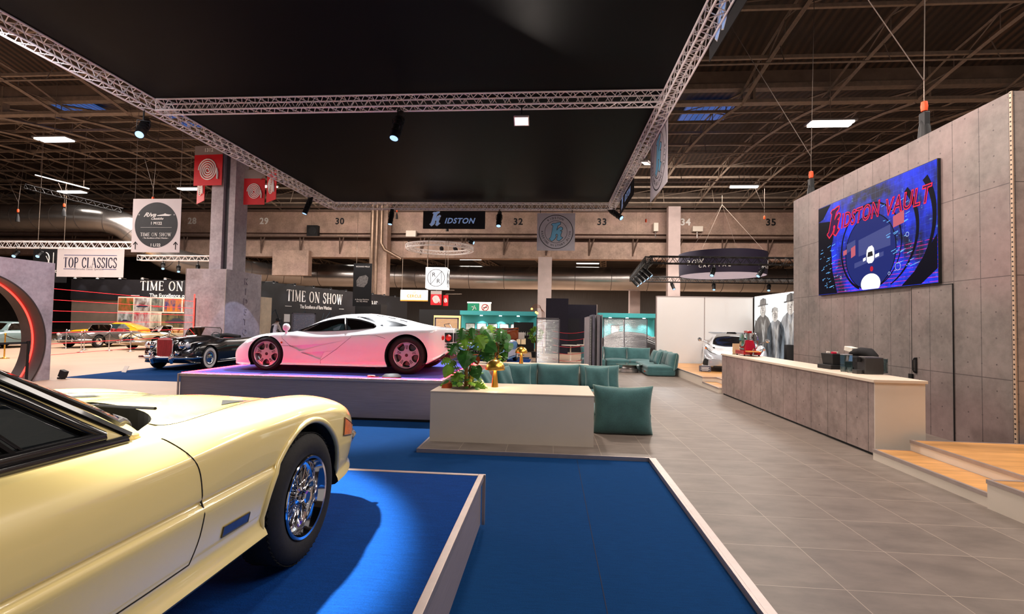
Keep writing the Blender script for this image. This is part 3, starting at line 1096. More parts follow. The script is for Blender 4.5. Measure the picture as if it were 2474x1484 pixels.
def round_banner(label, w, loc, rz, back=False):
    b = banner('hanging_banner', label, w, w, loc, rz, M['greycloth'])
    for s in ((1, 0), (-1, pi)):
        y = -.0065 * s[0]
        mb = MB()
        for r0, r1 in ((.455, .437), (.300, .290)):
            pts = 56
            for k in range(pts):
                a0, a1 = 2 * pi * k / pts, 2 * pi * (k + 1) / pts
                mb.prism([(r0 * w * cos(a0), r0 * w * sin(a0)), (r0 * w * cos(a1), r0 * w * sin(a1)), (r1 * w * cos(a1), r1 * w * sin(a1)), (r1 * w * cos(a0), r1 * w * sin(a0))], lambda a, c, d: (a * s[0], y - d * s[0], c), 0, .001)
        mb.build('printed_rings', M['ink'], b)
        kmark('printed_initial', w * .50, M['ink'], b, (.003, y, 0), (0, 0, s[1]), .0015, .022)
        kmark('printed_initial', w * .50, M['kblue'], b, (0, y - .002 * s[0], 0), (0, 0, s[1]), .0015, .0)
        mbt = []
        for word, a0, da, flip in (('KIDSTON', 124, -10.2, 1), ('KEEPING HISTORY ALIVE', 180, 9.0, -1)):
            for i, ch in enumerate(word):
                if ch == ' ':
                    continue
                a = radians(a0 + da * i)
                rr_ = .368 * w
                ang = a - pi / 2 if flip == 1 else a + pi / 2
                o = text('printed_letters', ch, w * .075, M['ink'], None, (0, 0, 0), (0, 0, 0), w * .001, 0, .0008)
                me = o.data
                me.transform(Matrix.Translation((rr_ * cos(a), rr_ * sin(a), 0)) @ Matrix.Rotation(ang, 4, 'Z'))
                mbt.append(me)
                bpy.data.objects.remove(o)
        mm = MB()
        for me in mbt:
            mm.add([tuple(v.co) for v in me.vertices], [tuple(p.vertices) for p in me.polygons])
            bpy.data.meshes.remove(me)
        o = mm.build('printed_letters', M['ink'], b, fix=False)
        o.location = (0, y - .0008 * s[0], 0)
        o.rotation_euler = (pi / 2, 0, s[1])
        if not back:
            break
    return b


kidston_banner('black KIDSTON banner hanging under the far canopy truss', 3.02, .87, (-4.70, 22.95, 6.62), radians(.6))
round_banner('square grey banner with round K emblem under the far canopy truss', 1.79, (.20, 22.98, 6.07), 0)
round_banner('square grey banner with round K emblem on the right canopy truss', 2.15, (2.972, 13.85, 6.52), pi / 2, True)
kidston_banner('black KIDSTON side banner at the far end of the right canopy truss', 3.6, .85, (2.972, 19.7, 6.93), -pi / 2)
kidston_banner('black KIDSTON side banner at the near end of the right canopy truss', 3.4, 1.05, (2.972, 7.75, 7.32), -pi / 2)


def hose_banner(name, label, w, h, loc, rz, number=None, head=.0, group=None, bracket=1.3):
    b = banner(name, label, w, h - head, (loc[0], loc[1], loc[2]), rz, M['red'], 'sign', group, .02)
    hh = (h - head) / 2
    if head:
        MB().box(-w / 2, w / 2, -.01, .01, hh, hh + head).build('header', mat('grey_sign_head', (150, 136, 132), .6, noise=4, amt=.05), b)
    MB().tube([(0, 0, hh + head), (0, 0, hh + head + .08), (bracket, .3, hh + head + .08)], .02, 5).build('bracket_arm', M['steelwarm'], b)
    for sg, rot in ((1, 0), (-1, pi)):
        mb = MB()
        pts = []
        for k in range(101):
            a = k / 100 * 4.6 * 2 * pi
            r = w * (.03 + .335 * k / 100)
            pts.append((r * cos(a - pi * .2) * .9, -.030, r * sin(a - pi * .2)))
        e = pts[-1]
        mb.tube(pts, w * .020, 5)
        mb.tube([(w * .33, -.045, .05 * w), (w * .36, -.045, -w * .1), (w * .36, -.045, -w * .3)], [w * .02, w * .03, w * .028], 6)
        mb.build('hose_symbol', M['whiteprint'], b, 60).rotation_euler = (0, 0, rot)
    if number:
        text('number', number, head * .55, M['whiteprint'], b, (0, -.012, hh + head * .5), (pi / 2, 0, 0), .006, 0, .002)
    return b


g_ = 'red fire hose signs round the concrete column'
hose_banner('fire_hose_sign', 'red fire hose sign under the grey number plate 1312', 1.40, 1.80, (-15.38, 20.4, 8.30), radians(-4), '1312', .41, g_)
hose_banner('fire_hose_sign', 'dark red fire hose sign half hidden behind the 1312 sign', 1.15, 1.75, (-16.3, 21.2, 7.72), radians(-38), None, .4, g_, 1.6)
hose_banner('fire_hose_sign', 'bright red fire hose sign turned edgewise under the left truss, right of the column', 1.0, 1.25, (-11.9, 19.6, 7.32), radians(-38), None, .0, g_, -2.7)
hose_banner('fire_hose_sign', 'red fire hose sign close to the right side of the concrete column', 1.0, 1.6, (-13.5, 20.9, 7.46), radians(0), None, .4, g_, -.6)

# ------------------------------------------------------------------ concrete column and its cladding
col = thing('concrete_column', 'tall concrete H-shaped column with a dark cable channel', 'column', (-14.66, 20.9, 0))
MB().box(-.62, -.06, -.35, .55, 3.5, 14).box(.22, .50, -.35, .55, 3.5, 14).build('shaft', M['conc_plain'], col)
MB().box(-.06, .22, -.2, .5, 3.5, 14).build('cable_channel', mat('dark_grey_channel', (78, 76, 80), .5, .3, noise=8), col)
kc = thing('column_cladding', 'grey square pylon with vertical K I D S T O N lettering round the column', 'pylon', (-14.85, 21.15, 0))
MB().box(-.9, .93, -1.35, 1.2, 0, 3.80).build('cladding_box', M['conc_plain'], kc, bevel=.01)
mb = MB()
for q in ((.92, .935, -1.36, -1.34), (-.905, -.89, -1.36, -1.34), (.92, .935, 1.19, 1.205)):
    mb.box(*q, 0, 3.81)
mb.build('corner_trim', M['edge'], kc)
for k, ch in enumerate('KIDSTON'):
    text('vertical_letter', ch, .42, M['conc_plain'], kc, (.94, .05, 3.36 - .46 * k), (pi / 2, 0, pi / 2), .004, 0, .02)

# ------------------------------------------------------------------ hall shell
struct(MB().box(-60, 40, 56, 56.4, 0, 15).build('wall_back', mat('ribbed_cladding', (92, 86, 82), .6, .2, noise=3, amt=.2, stretch=(12, 1, .3))))
struct(MB().box(-60, -59.6, -8, 56, 0, 18).build('wall_left', mat('hall_wall_dark', (70, 60, 54), .8, noise=1, amt=.2)))
M['deck'] = None


def deckmat():
    m = bpy.data.materials.new('corrugated_roof_deck')
    m.use_nodes = True
    t = NT(m)
    vec, x, y, z = t.obj()
    s_ = t.m('SINE', t.m('MULTIPLY', x, 2 * pi / .30))
    n = t.noise(vec, .35, 3)
    n2 = t.noise(vec, 6, 3)
    c = t.mix(t.ramp(s_, -.6, .6), lin((30, 21, 16)), lin((80, 58, 44)))
    c = t.mix(t.ramp(n, .35, .65), c, lin((42, 32, 26)))
    t.l.new(c, t.b.inputs['Base Color'])
    t.b.inputs['Roughness'].default_value = .75
    t.bump(s_, .03, .6)
    return m


M['deck'] = deckmat()
# arched roof bays (span along Y): springing lines at y = 38, 20, 2, -16
BAYS = [(38.0, 20.0), (20.0, 2.0), (2.0, -16.0)]
def rise(t):
    return 10.75 + .95 * 4 * t * (1 - t) * .95
g = []
for y0, y1 in BAYS:
    mb = MB()
    rows = []
    for k in range(13):
        t = k / 12
        yy = y0 + (y1 - y0) * t
        zz = 12.0 + 1.15 * 4 * t * (1 - t)
        rows.append([(-60, yy, zz), (40, yy, zz)])
    rows += [[(-60, p[0][1], p[0][2] + .15), (40, p[0][1], p[0][2] + .15)] for p in rows[::-1]]
    mb.grid(rows, closeu=True)
    struct(mb.build('ceiling', M['deck'], None, 60))
# glazed upstand beams between the bays
for yb in (20.0, 2.0):
    mb = MB()
    mb.box(-60, 40, yb - .12, yb + .12, 11.35, 13.2)
    struct(mb.build('ceiling', mat('roof_upstand', (112, 96, 84), .8, noise=1.2, amt=.25)))
    mb = MB()
    for zz, h in ((10.72, .13), (11.3, .2), (12.1, .1)):
        mb.box(-60, 40, yb - .17, yb + .17, zz, zz + h)
    x = -58.0
    while x < 40:
        mb.box(x - .05, x + .05, yb - .15, yb + .15, 10.8, 12.2)
        x += 6.6
    tag(mb.build('roof_girder', M['steelwarm'], None), 'long steel roof girder crossing the hall ' + ('above the back of the canopy' if yb > 5 else 'overhead near the camera'), 'girder')
# lattice ribs, one object each
RIBX = [-52.0 + 3.31 * k for k in range(28)]
for i, x in enumerate(RIBX):
    if abs(x + 4) < 5.5:
        bays = BAYS[:1]
    else:
        bays = BAYS[:2]
    for bi, (y0, y1) in enumerate(bays):
        n = 10
        mb = MB()
        P1 = [Vector((x, y0 + (y1 - y0) * k / n, 10.72 + .95 * 4 * (k / n) * (1 - k / n))) for k in range(n + 1)]
        P2 = [p + Vector((0, 0, .62 if 0 < k < n else .45)) for k, p in enumerate(P1)]
        for A, r in ((P1, .075), (P2, .05)):
            for a, b in zip(A, A[1:]):
                d = (b - a).normalized()
                mb.tube([a, b], r, 4, cap=False)
        for k in range(n):
            mb.tube([P1[k], P2[k + 1]] if k % 2 else [P2[k], P1[k + 1]], .025, 4, cap=False)
            mb.tube([P1[k], P2[k]], .02, 4, cap=False)
        # ties down to the truss nodes
        if bi == 0 or True:
            for k in (3, 6):
                mb.tube([P1[k], (x + 1.65, P1[k].y + .9, P1[k].z + .45)], .03, 4, cap=False)
                mb.tube([P1[k], (x - 1.65, P1[k].y + .9, P1[k].z + .45)], .03, 4, cap=False)
        side = 'left' if x < -8 else ('right' if x > 3 else 'middle')
        o = mb.build('roof_rib', M['steelwarm'])
        tag(o, 'arched lattice roof rib of the ' + ('far' if bi == 0 else 'near') + ' roof bay, ' + {'left': 'left of the canopy', 'right': 'right of the canopy', 'middle': 'above the canopy'}[side], 'roof rib', 'arched roof ribs of the ' + ('far' if bi == 0 else 'near') + ' bay ' + side)
# purlins
for i, (yy, zz) in enumerate(((36.3, 11.2), (34.5, 11.5), (32.6, 11.6), (30.8, 11.75), (27.2, 11.8), (25.4, 11.75), (23.6, 11.55), (21.8, 11.25), (17.5, 11.3), (15.2, 11.6), (12.8, 11.75), (9.5, 11.75), (6.5, 11.4))):
    mb = MB()
    mb.box(-55, 40, yy - .05, yy + .05, zz - .1, zz + .02)
    for k in range(0, 28, 1):
        x = RIBX[k]
        if i % 3 == 0:
            mb.tube([(x, yy, zz), (x + 3.31, yy - 1.8, zz + .15)], .022, 4, cap=False)
    tag(mb.build('roof_purlin', M['steelwarm']), 'thin steel purlin running across the roof ribs', 'purlin', 'roof purlins')
# long tie rods and lower rails
for i, (yy, zz) in enumerate(((16.4, 10.45), (24.5, 10.3), (29, 10.2), (33.5, 10.1))):
    mb = MB()
    mb.tube([(-55, yy, zz), (40, yy, zz)], .035, 5)
    for k in range(0, 28):
        mb.tube([(RIBX[k], yy, zz), (RIBX[k], yy + .4, zz + .95)], .02, 4, cap=False)
    tag(mb.build('tie_rail', M['steelwarm']), 'long horizontal tie rail hung below the roof ribs', 'rail', 'tie rails under the roof')
# roof windows with evening sky
for k, (x, y_, lb) in enumerate(((7.6, 24.8, 'blue roof window to the right of the canopy, behind the grey round-emblem banner'), (-24.5, 22.6, 'blue roof window above the left aisle'), (-19.5, 24.9, 'blue roof window left of the fire hose signs'))):
    t = thing('roof_window', lb, 'roof window', (x, y_, 12.42))
    MB().box(-1.15, 1.15, -1.1, 1.1, 0, .04).build('pane', mat('dusk_sky_glass', (30, 60, 140), .3, emit=(.05, .16, .55), es=.55 if k == 0 else .25, noise=1.5, amt=.3), t)
    mb = MB()
    for q in range(9):
        mb.box(-1.15 + q * .28, -1.13 + q * .28, -1.1, 1.1, -.02, .0)
    mb.build('glazing_bars', M['steelwarm'], t)

# ------------------------------------------------------------------ big beam with bay numbers
bm_ = MB()
bm_.box(-60, 40, 37.9, 38.6, 8.75, 10.65)
bm_.box(-60, 40, 37.6, 38.6, 6.75, 8.05)
bm_.box(-60, 40, 38.3, 38.6, 8.05, 8.75)
beam = bm_.build('beam', M['conc_hall'])
tag(beam, 'huge concrete beam with painted bay numbers 29 to 35 across the hall', 'beam')
M['rust'] = mat('brown_steel_shelf', (96, 76, 66), .7, noise=4, amt=.2)
mb = MB().box(-60, 40, 37.3, 38.3, 8.30, 8.38).box(-60, 40, 37.7, 37.95, 10.45, 10.6)
mb.tube([(-60, 37.4, 10.75), (40, 37.4, 10.75)], .07, 6)
mb.build('ledge', M['rust'], beam)
for k in range(24):
    x = -40 + 3.3 * k
    MB().tube([(x, 37.45, 8.3), (x, 37.55, 7.0)], .05, 4).tube([(x + .35, 37.4, 8.3), (x, 37.55, 7.1)], .05, 4).build('bracket', M['rust'], beam)
for n_, x, m_ in (('28', -29.8, 'w'), ('29', -23.55, 'w'), ('30', -17.14, 'k'), ('31', -9.3, 'k'), ('32', -2.65, 'k'), ('33', 3.87, 'k'), ('34', 10.2, 'w'), ('35', 16.5, 'k'), ('36', 22.9, 'k')):
    text('bay_number', n_, .72, M['ink'] if m_ == 'k' else M['whiteprint'], beam, (x, 37.89, 9.68), (pi / 2, 0, 0), .02, 0, .004, 1.1)
struct(MB().box(-60, 40, 38.2, 38.6, 10.6, 12.6).build('wall_front', mat('high_wall_concrete', (92, 78, 68), .8, noise=1, amt=.25)))
# hall columns below the beam
M['conc_col'] = mat('painted_column_concrete', (196, 176, 172), .7, noise=2, amt=.08)
for k, (x0, x1, y0, y1, zt, m_, lb) in enumerate(((-.98, .05, 36.6, 37.3, 6.75, 'conc_col', 'pale concrete column below the round K banner'), (8.62, 9.50, 36.6, 37.2, 10.6, 'conc_col', 'pale concrete column behind the dark round sign'), (7.05, 7.95, 44, 44.8, 6.5, 'conc_col', 'pale lilac column behind the turquoise booth'), (-13.75, -12.65, 36.4, 37.3, 11, 'conc_hall', 'grey concrete column beside the rusty pipes'), (-22.3, -19.3, 37.2, 37.8, 7.2, 'conc_hall', 'concrete bracket block under the beam left of the pipes'))):
    z0 = 0 if k < 4 else 5.2
    o = MB().box(x0, x1, y0, y1, z0, zt).build('concrete_column', M[m_])
    tag(o, lb, 'column')
for k, (x, r, lb) in enumerate(((-13.62, .15, 'leftmost of three vertical pipes on the concrete column'), (-13.28, .12, 'middle one of three vertical pipes on the concrete column'), (-12.92, .13, 'rightmost of three vertical pipes, bent at its foot'))):
    pts = [(x, 35.9, 12), (x, 35.9, 3.2)] if k < 2 else [(x, 35.9, 12), (x, 35.9, 7.6), (x + .3, 35.9, 7.1), (x + 1.6, 35.9, 6.4)]
    tag(MB().tube(pts, r, 10).build('pipe', mat('pipe_metal', (128, 106, 90), .4, .6, noise=3, amt=.2), None, 50), lb, 'pipe')

# ------------------------------------------------------------------ low roof behind the beam, light rows
struct(MB().box(-60, 40, 38.6, 56, 8.35, 8.6).build('ceiling', mat('low_roof', (58, 50, 46), .8, noise=.8, amt=.3)))
for k in range(12):
    x = -38 + 6 * k
    mb = MB()
    truss_mesh(mb, (x, 38.7, 7.9), (x + 2, 55.8, 7.9), .5, .05, .03, 1.6, seg=4)
    tag(mb.build('roof_truss', M['steelwarm']), 'small steel roof truss above the low hall behind the beam', 'truss', 'low hall roof trusses')


def tube_light(label, x, y, z, L=1.5, w=.3, es=9, n=2, rz=0):
    t = thing('ceiling_light', label, 'ceiling light', (x, y, z), rz)
    MB().box(-L / 2 - .05, L / 2 + .05, -w / 2 - .03, w / 2 + .03, .02, .09).build('lamp_housing', M['alu'], t)
    mb = MB()
    for q in range(n):
        yy = -w / 2 + w * (q + .5) / n
        mb.box(-L / 2 + .04 * q, L / 2 - .04 * (n - 1 - q), yy - w / n * .38, yy + w / n * .38, -.03, .02)
    mb.build('light_tube', M['lampwhite'], t)
    MB().tube([(0, 0, .09), (0, 0, 12.2 - z if y < 38 else .7)], .012, 5).build('hanger', M['steelwarm'], t)
    return t


for a in (('large bright hall light above the concrete wall', 10.49, 19.1, 9.5, 1.55, .55), ('bright hall light hanging lower right behind the first one, right of the canopy', 10.58, 27.6, 9.5, 1.5, .35), ('bright hall light at the upper left between the roof ribs', -22.2, 19.75, 9.5, 1.5, .5), ('bright hall light above the grey duct at the left', -30.4, 28.3, 9.5, 1.6, .5), ('hall light left of the fire hose signs', -22.0, 27.7, 9.5, 1.4, .4), ('hall light behind the fire hose signs, right of the column', -18.5, 30, 10.3, 1.2, .4),
          ('lit tube under the low roof above the silver duct, leftmost of the row', -17.3, 42, 7.65, 2.1, .25, 9, 1), ('lit tube under the low roof below the ring truss', -7.05, 42, 7.22, 1.9, .25, 9, 1), ('lit tube under the low roof between the two pale columns', 3.13, 42, 6.96, 1.9, .25, 9, 1), ('lit tube close to the right of the big concrete column', -25.3, 38.9, 7.4, 1.3, .2, 9, 1), ('small round lit lamp behind the black truss at the right', 12.9, 42, 5.1, .8, .25, 9, 1)):
    tube_light(*a)


# ------------------------------------------------------------------ air ducts
def ductmat():
    m = mat('galvanised_duct', (182, 176, 172), .26, .9, noise=1.2, amt=.08, bump=.01)
    return m


def duct(name, label, pts, r, rings=1.3):
    t = thing(name, label, 'duct', (0, 0, 0))
    pts = [Vector(p) for p in pts]
    # Catmull-Rom resample
    P = [pts[0]] + pts + [pts[-1]]
    out = []
    for i in range(1, len(P) - 2):
        for k in range(8):
            u = k / 8
            out.append(.5 * ((2 * P[i]) + (-P[i - 1] + P[i + 1]) * u + (2 * P[i - 1] - 5 * P[i] + 4 * P[i + 1] - P[i + 2]) * u * u + (-P[i - 1] + 3 * P[i] - 3 * P[i + 1] + P[i + 2]) * u ** 3))
    out.append(P[-2])
    MB().tube(out, r, 28).build('duct_shell', ductmat(), t, 60)
    mb = MB()
    acc = 0
    for a, b in zip(out, out[1:]):
        L = (b - a).length
        acc += L
        if acc > rings:
            acc = 0
            d = (b - a).normalized()
            mb.tube([b - d * .02, b + d * .02], r * 1.015, 28)
    mb.build('duct_seams', mat('duct_seam', (96, 88, 84), .5, .5, noise=5), t, 60)
    return t


duct('air_duct', 'large silver air duct at the left, bending down behind the round banner', [(-42, 29.6, 8.15), (-36, 29.6, 8.15), (-31, 29.8, 8.18), (-29.0, 30.4, 7.9), (-27.9, 31.6, 6.6), (-27.2, 33.2, 5.8), (-26.2, 36.0, 5.62), (-24.4, 39.5, 5.62), (-21.5, 41.6, 5.64)], .86)
duct('air_duct', 'long silver air duct running across the hall under the concrete beam', [(-22.5, 41.6, 5.65), (-10, 41.6, 5.62), (2, 41.6, 5.62), (14, 41.6, 5.62), (26, 41.6, 5.62)], 1.0, 1.55)
# ------------------------------------------------------------------ car bodies: lofted half sections
def pchip(xs, ys, xq):
    xs, ys, xq = np.asarray(xs, float), np.asarray(ys, float), np.asarray(xq, float)
    h = np.diff(xs)
    d = np.diff(ys) / h
    m = np.zeros_like(ys)
    for i in range(1, len(xs) - 1):
        if d[i - 1] * d[i] > 0:
            w1, w2 = 2 * h[i] + h[i - 1], h[i] + 2 * h[i - 1]
            m[i] = (w1 + w2) / (w1 / d[i - 1] + w2 / d[i])
    m[0], m[-1] = d[0], d[-1]
    k = np.clip(np.searchsorted(xs, xq) - 1, 0, len(xs) - 2)
    t = (xq - xs[k]) / h[k]
    return ((1 + 2 * t) * (1 - t) ** 2 * ys[k] + t * (1 - t) ** 2 * h[k] * m[k] + t * t * (3 - 2 * t) * ys[k + 1] + t * t * (t - 1) * h[k] * m[k + 1])


def spline(xs, ys, xq):
    """Catmull-Rom style cubic (smoother than pchip)"""
    xs, ys, xq = np.asarray(xs, float), np.asarray(ys, float), np.asarray(xq, float)
    m = np.gradient(ys, xs)
    h = np.diff(xs)
    k = np.clip(np.searchsorted(xs, xq) - 1, 0, len(xs) - 2)
    t = (xq - xs[k]) / h[k]
    return ((1 + 2 * t) * (1 - t) ** 2 * ys[k] + t * (1 - t) ** 2 * h[k] * m[k] + t * t * (3 - 2 * t) * ys[k + 1] + t * t * (t - 1) * h[k] * m[k + 1])


class Loft:
    """stations: [(x, [(y,z)...])] from nose (large x) to tail; half section from bottom centre to top centre"""

    def __init__(s, st, nx=90, per=5, smooth=True):
        s.st = sorted(st, key=lambda q: q[0])
        s.xs = [q[0] for q in s.st]
        s.n = len(st[0][1])
        s.A = np.array([q[1] for q in s.st], float)
        s.per = per
        s.nx = nx

    def ctrl(s, x):
        x = min(max(x, s.xs[0]), s.xs[-1])
        return np.array([[float(pchip(s.xs, s.A[:, j, c], [x])[0]) for c in (0, 1)] for j in range(s.n)])

    def section(s, x):
        c = s.ctrl(x)
        u = np.arange(s.n)
        q = np.linspace(0, s.n - 1, (s.n - 1) * s.per + 1)
        y = spline(u, c[:, 0], q)
        z = spline(u, c[:, 1], q)
        y = np.maximum(y, 0)
        y[0] = 0
        y[-1] = 0
        return np.stack([y, z], 1)

    def mesh(s, mb=None):
        mb = mb or MB()
        lo, hi = s.xs[0], s.xs[-1]
        t = np.linspace(0, pi, s.nx)
        X = lo + (hi - lo) * (.5 - .5 * np.cos(t)) * .5 + (hi - lo) * np.linspace(0, 1, s.nx) * .5
        rows = []
        for x in X:
            q = s.section(x)
            full = [(x, -a, b) for a, b in q] + [(x, a, b) for a, b in q[-2:0:-1]]
            rows.append(full)
        mb.grid(rows, closev=True)
        n = len(rows[0])
        base = len(mb.v) - n * len(rows)
        mb.f.append(tuple(base + k for k in range(n)))
        mb.f.append(tuple(base + n * (len(rows) - 1) + k for k in range(n))[::-1])
        return mb

    def side_y(s, x, z):
        q = s.section(x)
        best = None
        for (y0, z0), (y1, z1) in zip(q, q[1:]):
            if (z0 - z) * (z1 - z) <= 0 and z0 != z1:
                y = y0 + (y1 - y0) * (z - z0) / (z1 - z0)
                if best is None or y > best:
                    best = y
        return best if best is not None else (q[:, 0].max() * .98)

    def top_z(s, x, y):
        q = s.section(x)
        y = abs(y)
        best = None
        for (y0, z0), (y1, z1) in zip(q, q[1:]):
            if (y0 - y) * (y1 - y) <= 0 and y0 != y1:
                z = z0 + (z1 - z0) * (y - y0) / (y1 - y0)
                if best is None or z > best:
                    best = z
        return best if best is not None else q[:, 1].max()

    def side_patch(s, poly, off, name, m, parent, sign=1, step=.05, smooth=60):
        bm = bmesh.new()
        vs = [bm.verts.new((a, 0, b)) for a, b in poly]
        bm.faces.new(vs)
        xs = [a for a, b in poly]
        zs = [b for a, b in poly]
        for lo, hi, no in ((min(xs), max(xs), (1, 0, 0)), (min(zs), max(zs), (0, 0, 1))):
            k = lo + step
            while k < hi:
                co = (k, 0, 0) if no[0] else (0, 0, k)
                bmesh.ops.bisect_plane(bm, geom=bm.verts[:] + bm.edges[:] + bm.faces[:], plane_co=co, plane_no=no)
                k += step
        for v in bm.verts:
            v.co.y = sign * (s.side_y(v.co.x, v.co.z) + off)
        me = bpy.data.meshes.new(name)
        bm.to_mesh(me)
        bm.free()
        me.materials.append(m)
        me.shade_smooth()
        o = bpy.data.objects.new(name, me)
        C.objects.link(o)
        o.parent = parent
        return o

    def top_patch(s, poly, off, name, m, parent, step=.05):
        bm = bmesh.new()
        vs = [bm.verts.new((a, b, 0)) for a, b in poly]
        bm.faces.new(vs)
        xs = [a for a, b in poly]
        ys = [b for a, b in poly]
        for lo, hi, no in ((min(xs), max(xs), (1, 0, 0)), (min(ys), max(ys), (0, 1, 0))):
            k = lo + step
            while k < hi:
                co = (k, 0, 0) if no[0] else (0, k, 0)
                bmesh.ops.bisect_plane(bm, geom=bm.verts[:] + bm.edges[:] + bm.faces[:], plane_co=co, plane_no=no)
                k += step
        for v in bm.verts:
            v.co.z = s.top_z(v.co.x, v.co.y) + off
        me = bpy.data.meshes.new(name)
        bm.to_mesh(me)
        bm.free()
        me.materials.append(m)
        me.shade_smooth()
        o = bpy.data.objects.new(name, me)
        C.objects.link(o)
        o.parent = parent
        return o

    def side_line(s, pts, r, mb, sign=1, off=0., dens=.04, seg=5, taper=False):
        out = []
        for (a, b), (c, d) in zip(pts, pts[1:]):
            n = max(1, int(sqrt((c - a) ** 2 + (d - b) ** 2) / dens))
            for k in range(n):
                out.append((a + (c - a) * k / n, b + (d - b) * k / n))
        out.append(pts[-1])
        mb.tube([(x, sign * (s.side_y(x, z) + off), z) for x, z in out], r, seg)
        return mb

    def top_line(s, pts, r, mb, off=0., dens=.04, seg=5):
        out = []
        for (a, b), (c, d) in zip(pts, pts[1:]):
            n = max(1, int(sqrt((c - a) ** 2 + (d - b) ** 2) / dens))
            for k in range(n):
                out.append((a + (c - a) * k / n, b + (d - b) * k / n))
        out.append(pts[-1])
        mb.tube([(x, y, s.top_z(x, y) + off) for x, y in out], r, seg)
        return mb


def smoothpts(pts, n=6, close=False):
    P = [Vector((a, b, 0)) for a, b in pts]
    out = []
    N = len(P)
    for i in range(N if close else N - 1):
        p0 = P[i - 1] if (close or i > 0) else P[i]
        p1, p2 = P[i], P[(i + 1) % N]
        p3 = P[(i + 2) % N] if (close or i + 2 < N) else P[-1]
        for k in range(n):
            u = k / n
            q = .5 * ((2 * p1) + (-p0 + p2) * u + (2 * p0 - 5 * p1 + 4 * p2 - p3) * u * u + (-p0 + 3 * p1 - 3 * p2 + p3) * u ** 3)
            out.append((q.x, q.y))
    if not close:
        out.append(pts[-1])
    return out


M['gap'] = mat('panel_gap', (30, 24, 20), .8, noise=20)
M['tyre_wall'] = M['rubber']
M['silverrim'] = mat('silver_wheel_paint', (196, 190, 194), .28, .55, noise=3, amt=.03)


def tyre(mb, R, w, rim, seg=56):
    """tyre as a lathe round Y, outer face at +Y"""
    h = w / 2
    pr = [(rim - .012, h * .55), (rim, h * .80), (rim + .018, h * .93), ((rim + R) / 2, h), (R - .035, h * .93), (R - .012, h * .78), (R, h * .62), (R, 0), (R, -h * .62), (R - .012, -h * .78), (R - .035, -h * .93), ((rim + R) / 2, -h), (rim, -h * .8), (rim - .012, -h * .55)]
    mb.lathe(pr, seg, axis='y')


def tread(mb, R, w, n=64, zig=6):
    for j in (-.36, -.12, .12, .36):
        pts = []
        for k in range(n * 2):
            a = 2 * pi * k / (n * 2)
            y = w * j + (.005 if k % 2 else -.005)
            pts.append(((R - .001) * cos(a), y, (R - .001) * sin(a)))
        mb.tube(pts, .0028, 4, close=True)


def wire_wheel(parent, loc, R=.328, w=.21, rim=.2, flip=1):
    t = bpy.data.objects.new('wheel', None)
    C.objects.link(t)
    t.parent = parent
    t.location = loc
    if flip < 0:
        t.rotation_euler = (0, 0, pi)
    mb = MB()
    tyre(mb, R, w, rim, 72)
    mb.build('tyre', M['rubber'], t, 50)
    tr = MB()
    tread(tr, R - .001, w)
    tr.build('tread_groove', mat('tread_black', (9, 9, 9), .9, noise=30), t)
    h = w / 2
    MB().lathe([(rim - .004, h * .84), (rim + .010, h * .95), (rim + .006, h * 1.0), (rim - .006, h * .98), (rim - .012, h * .80), (rim - .020, h * .62), (rim - .024, h * .40), (rim - .045, h * .30), (rim - .05, -h * .1), (rim - .05, -h * .5), (rim - .02, -h * .7), (rim - .004, -h * .8)], 72, axis='y').build('rim', M['chrome'], t, 50)
    MB().lathe([(0, h * .92), (.020, h * .92), (.028, h * .86), (.030, h * .62), (.046, h * .55), (.048, h * .2), (.055, -h * .1), (.06, -h * .3), (.0, -h * .3)], 24, axis='y').build('hub', M['chrome'], t, 40)
    # three-eared knock-off replaced by an octagonal nut
    mb = MB()
    mb.lathe([(0, h * .99), (.026, h * .99), (.034, h * .95), (.034, h * .78), (0, h * .78)], 8, axis='y')
    mb.build('hub_nut', M['chrome'], t)
    mb = MB()
    for k in range(36):
        a = 2 * pi * k / 36
        for da, y0, y1, r1 in ((.30, h * .5, h * .34, rim - .028), (-.30, h * .18, h * .34, rim - .030)):
            mb.tube([(.046 * cos(a), y0, .046 * sin(a)), (r1 * cos(a + da * (1 if k % 2 else -1)), y1, r1 * sin(a + da * (1 if k % 2 else -1)))], .0022, 5, cap=False)
    for k in range(36):
        a = 2 * pi * k / 36
        mb.tube([(.052 * cos(a), -h * .2, .052 * sin(a)), ((rim - .048) * cos(a + .22), h * .05, (rim - .048) * sin(a + .22))], .0022, 5, cap=False)
    mb.build('spokes', M['chrome'], t)
    MB().lathe([(.01, -h * .35), (.13, -h * .35), (.13, -h * .45), (.01, -h * .45)], 32, axis='y').build('brake_disc', mat('brake_steel', (90, 86, 84), .35, .8, noise=9), t, 40)
    MB().cyl((rim * .55, h * .32, -rim * .72), (rim * .55, h * .55, -rim * .72), .004, 6).build('valve', M['blackmetal'], t)
    return t


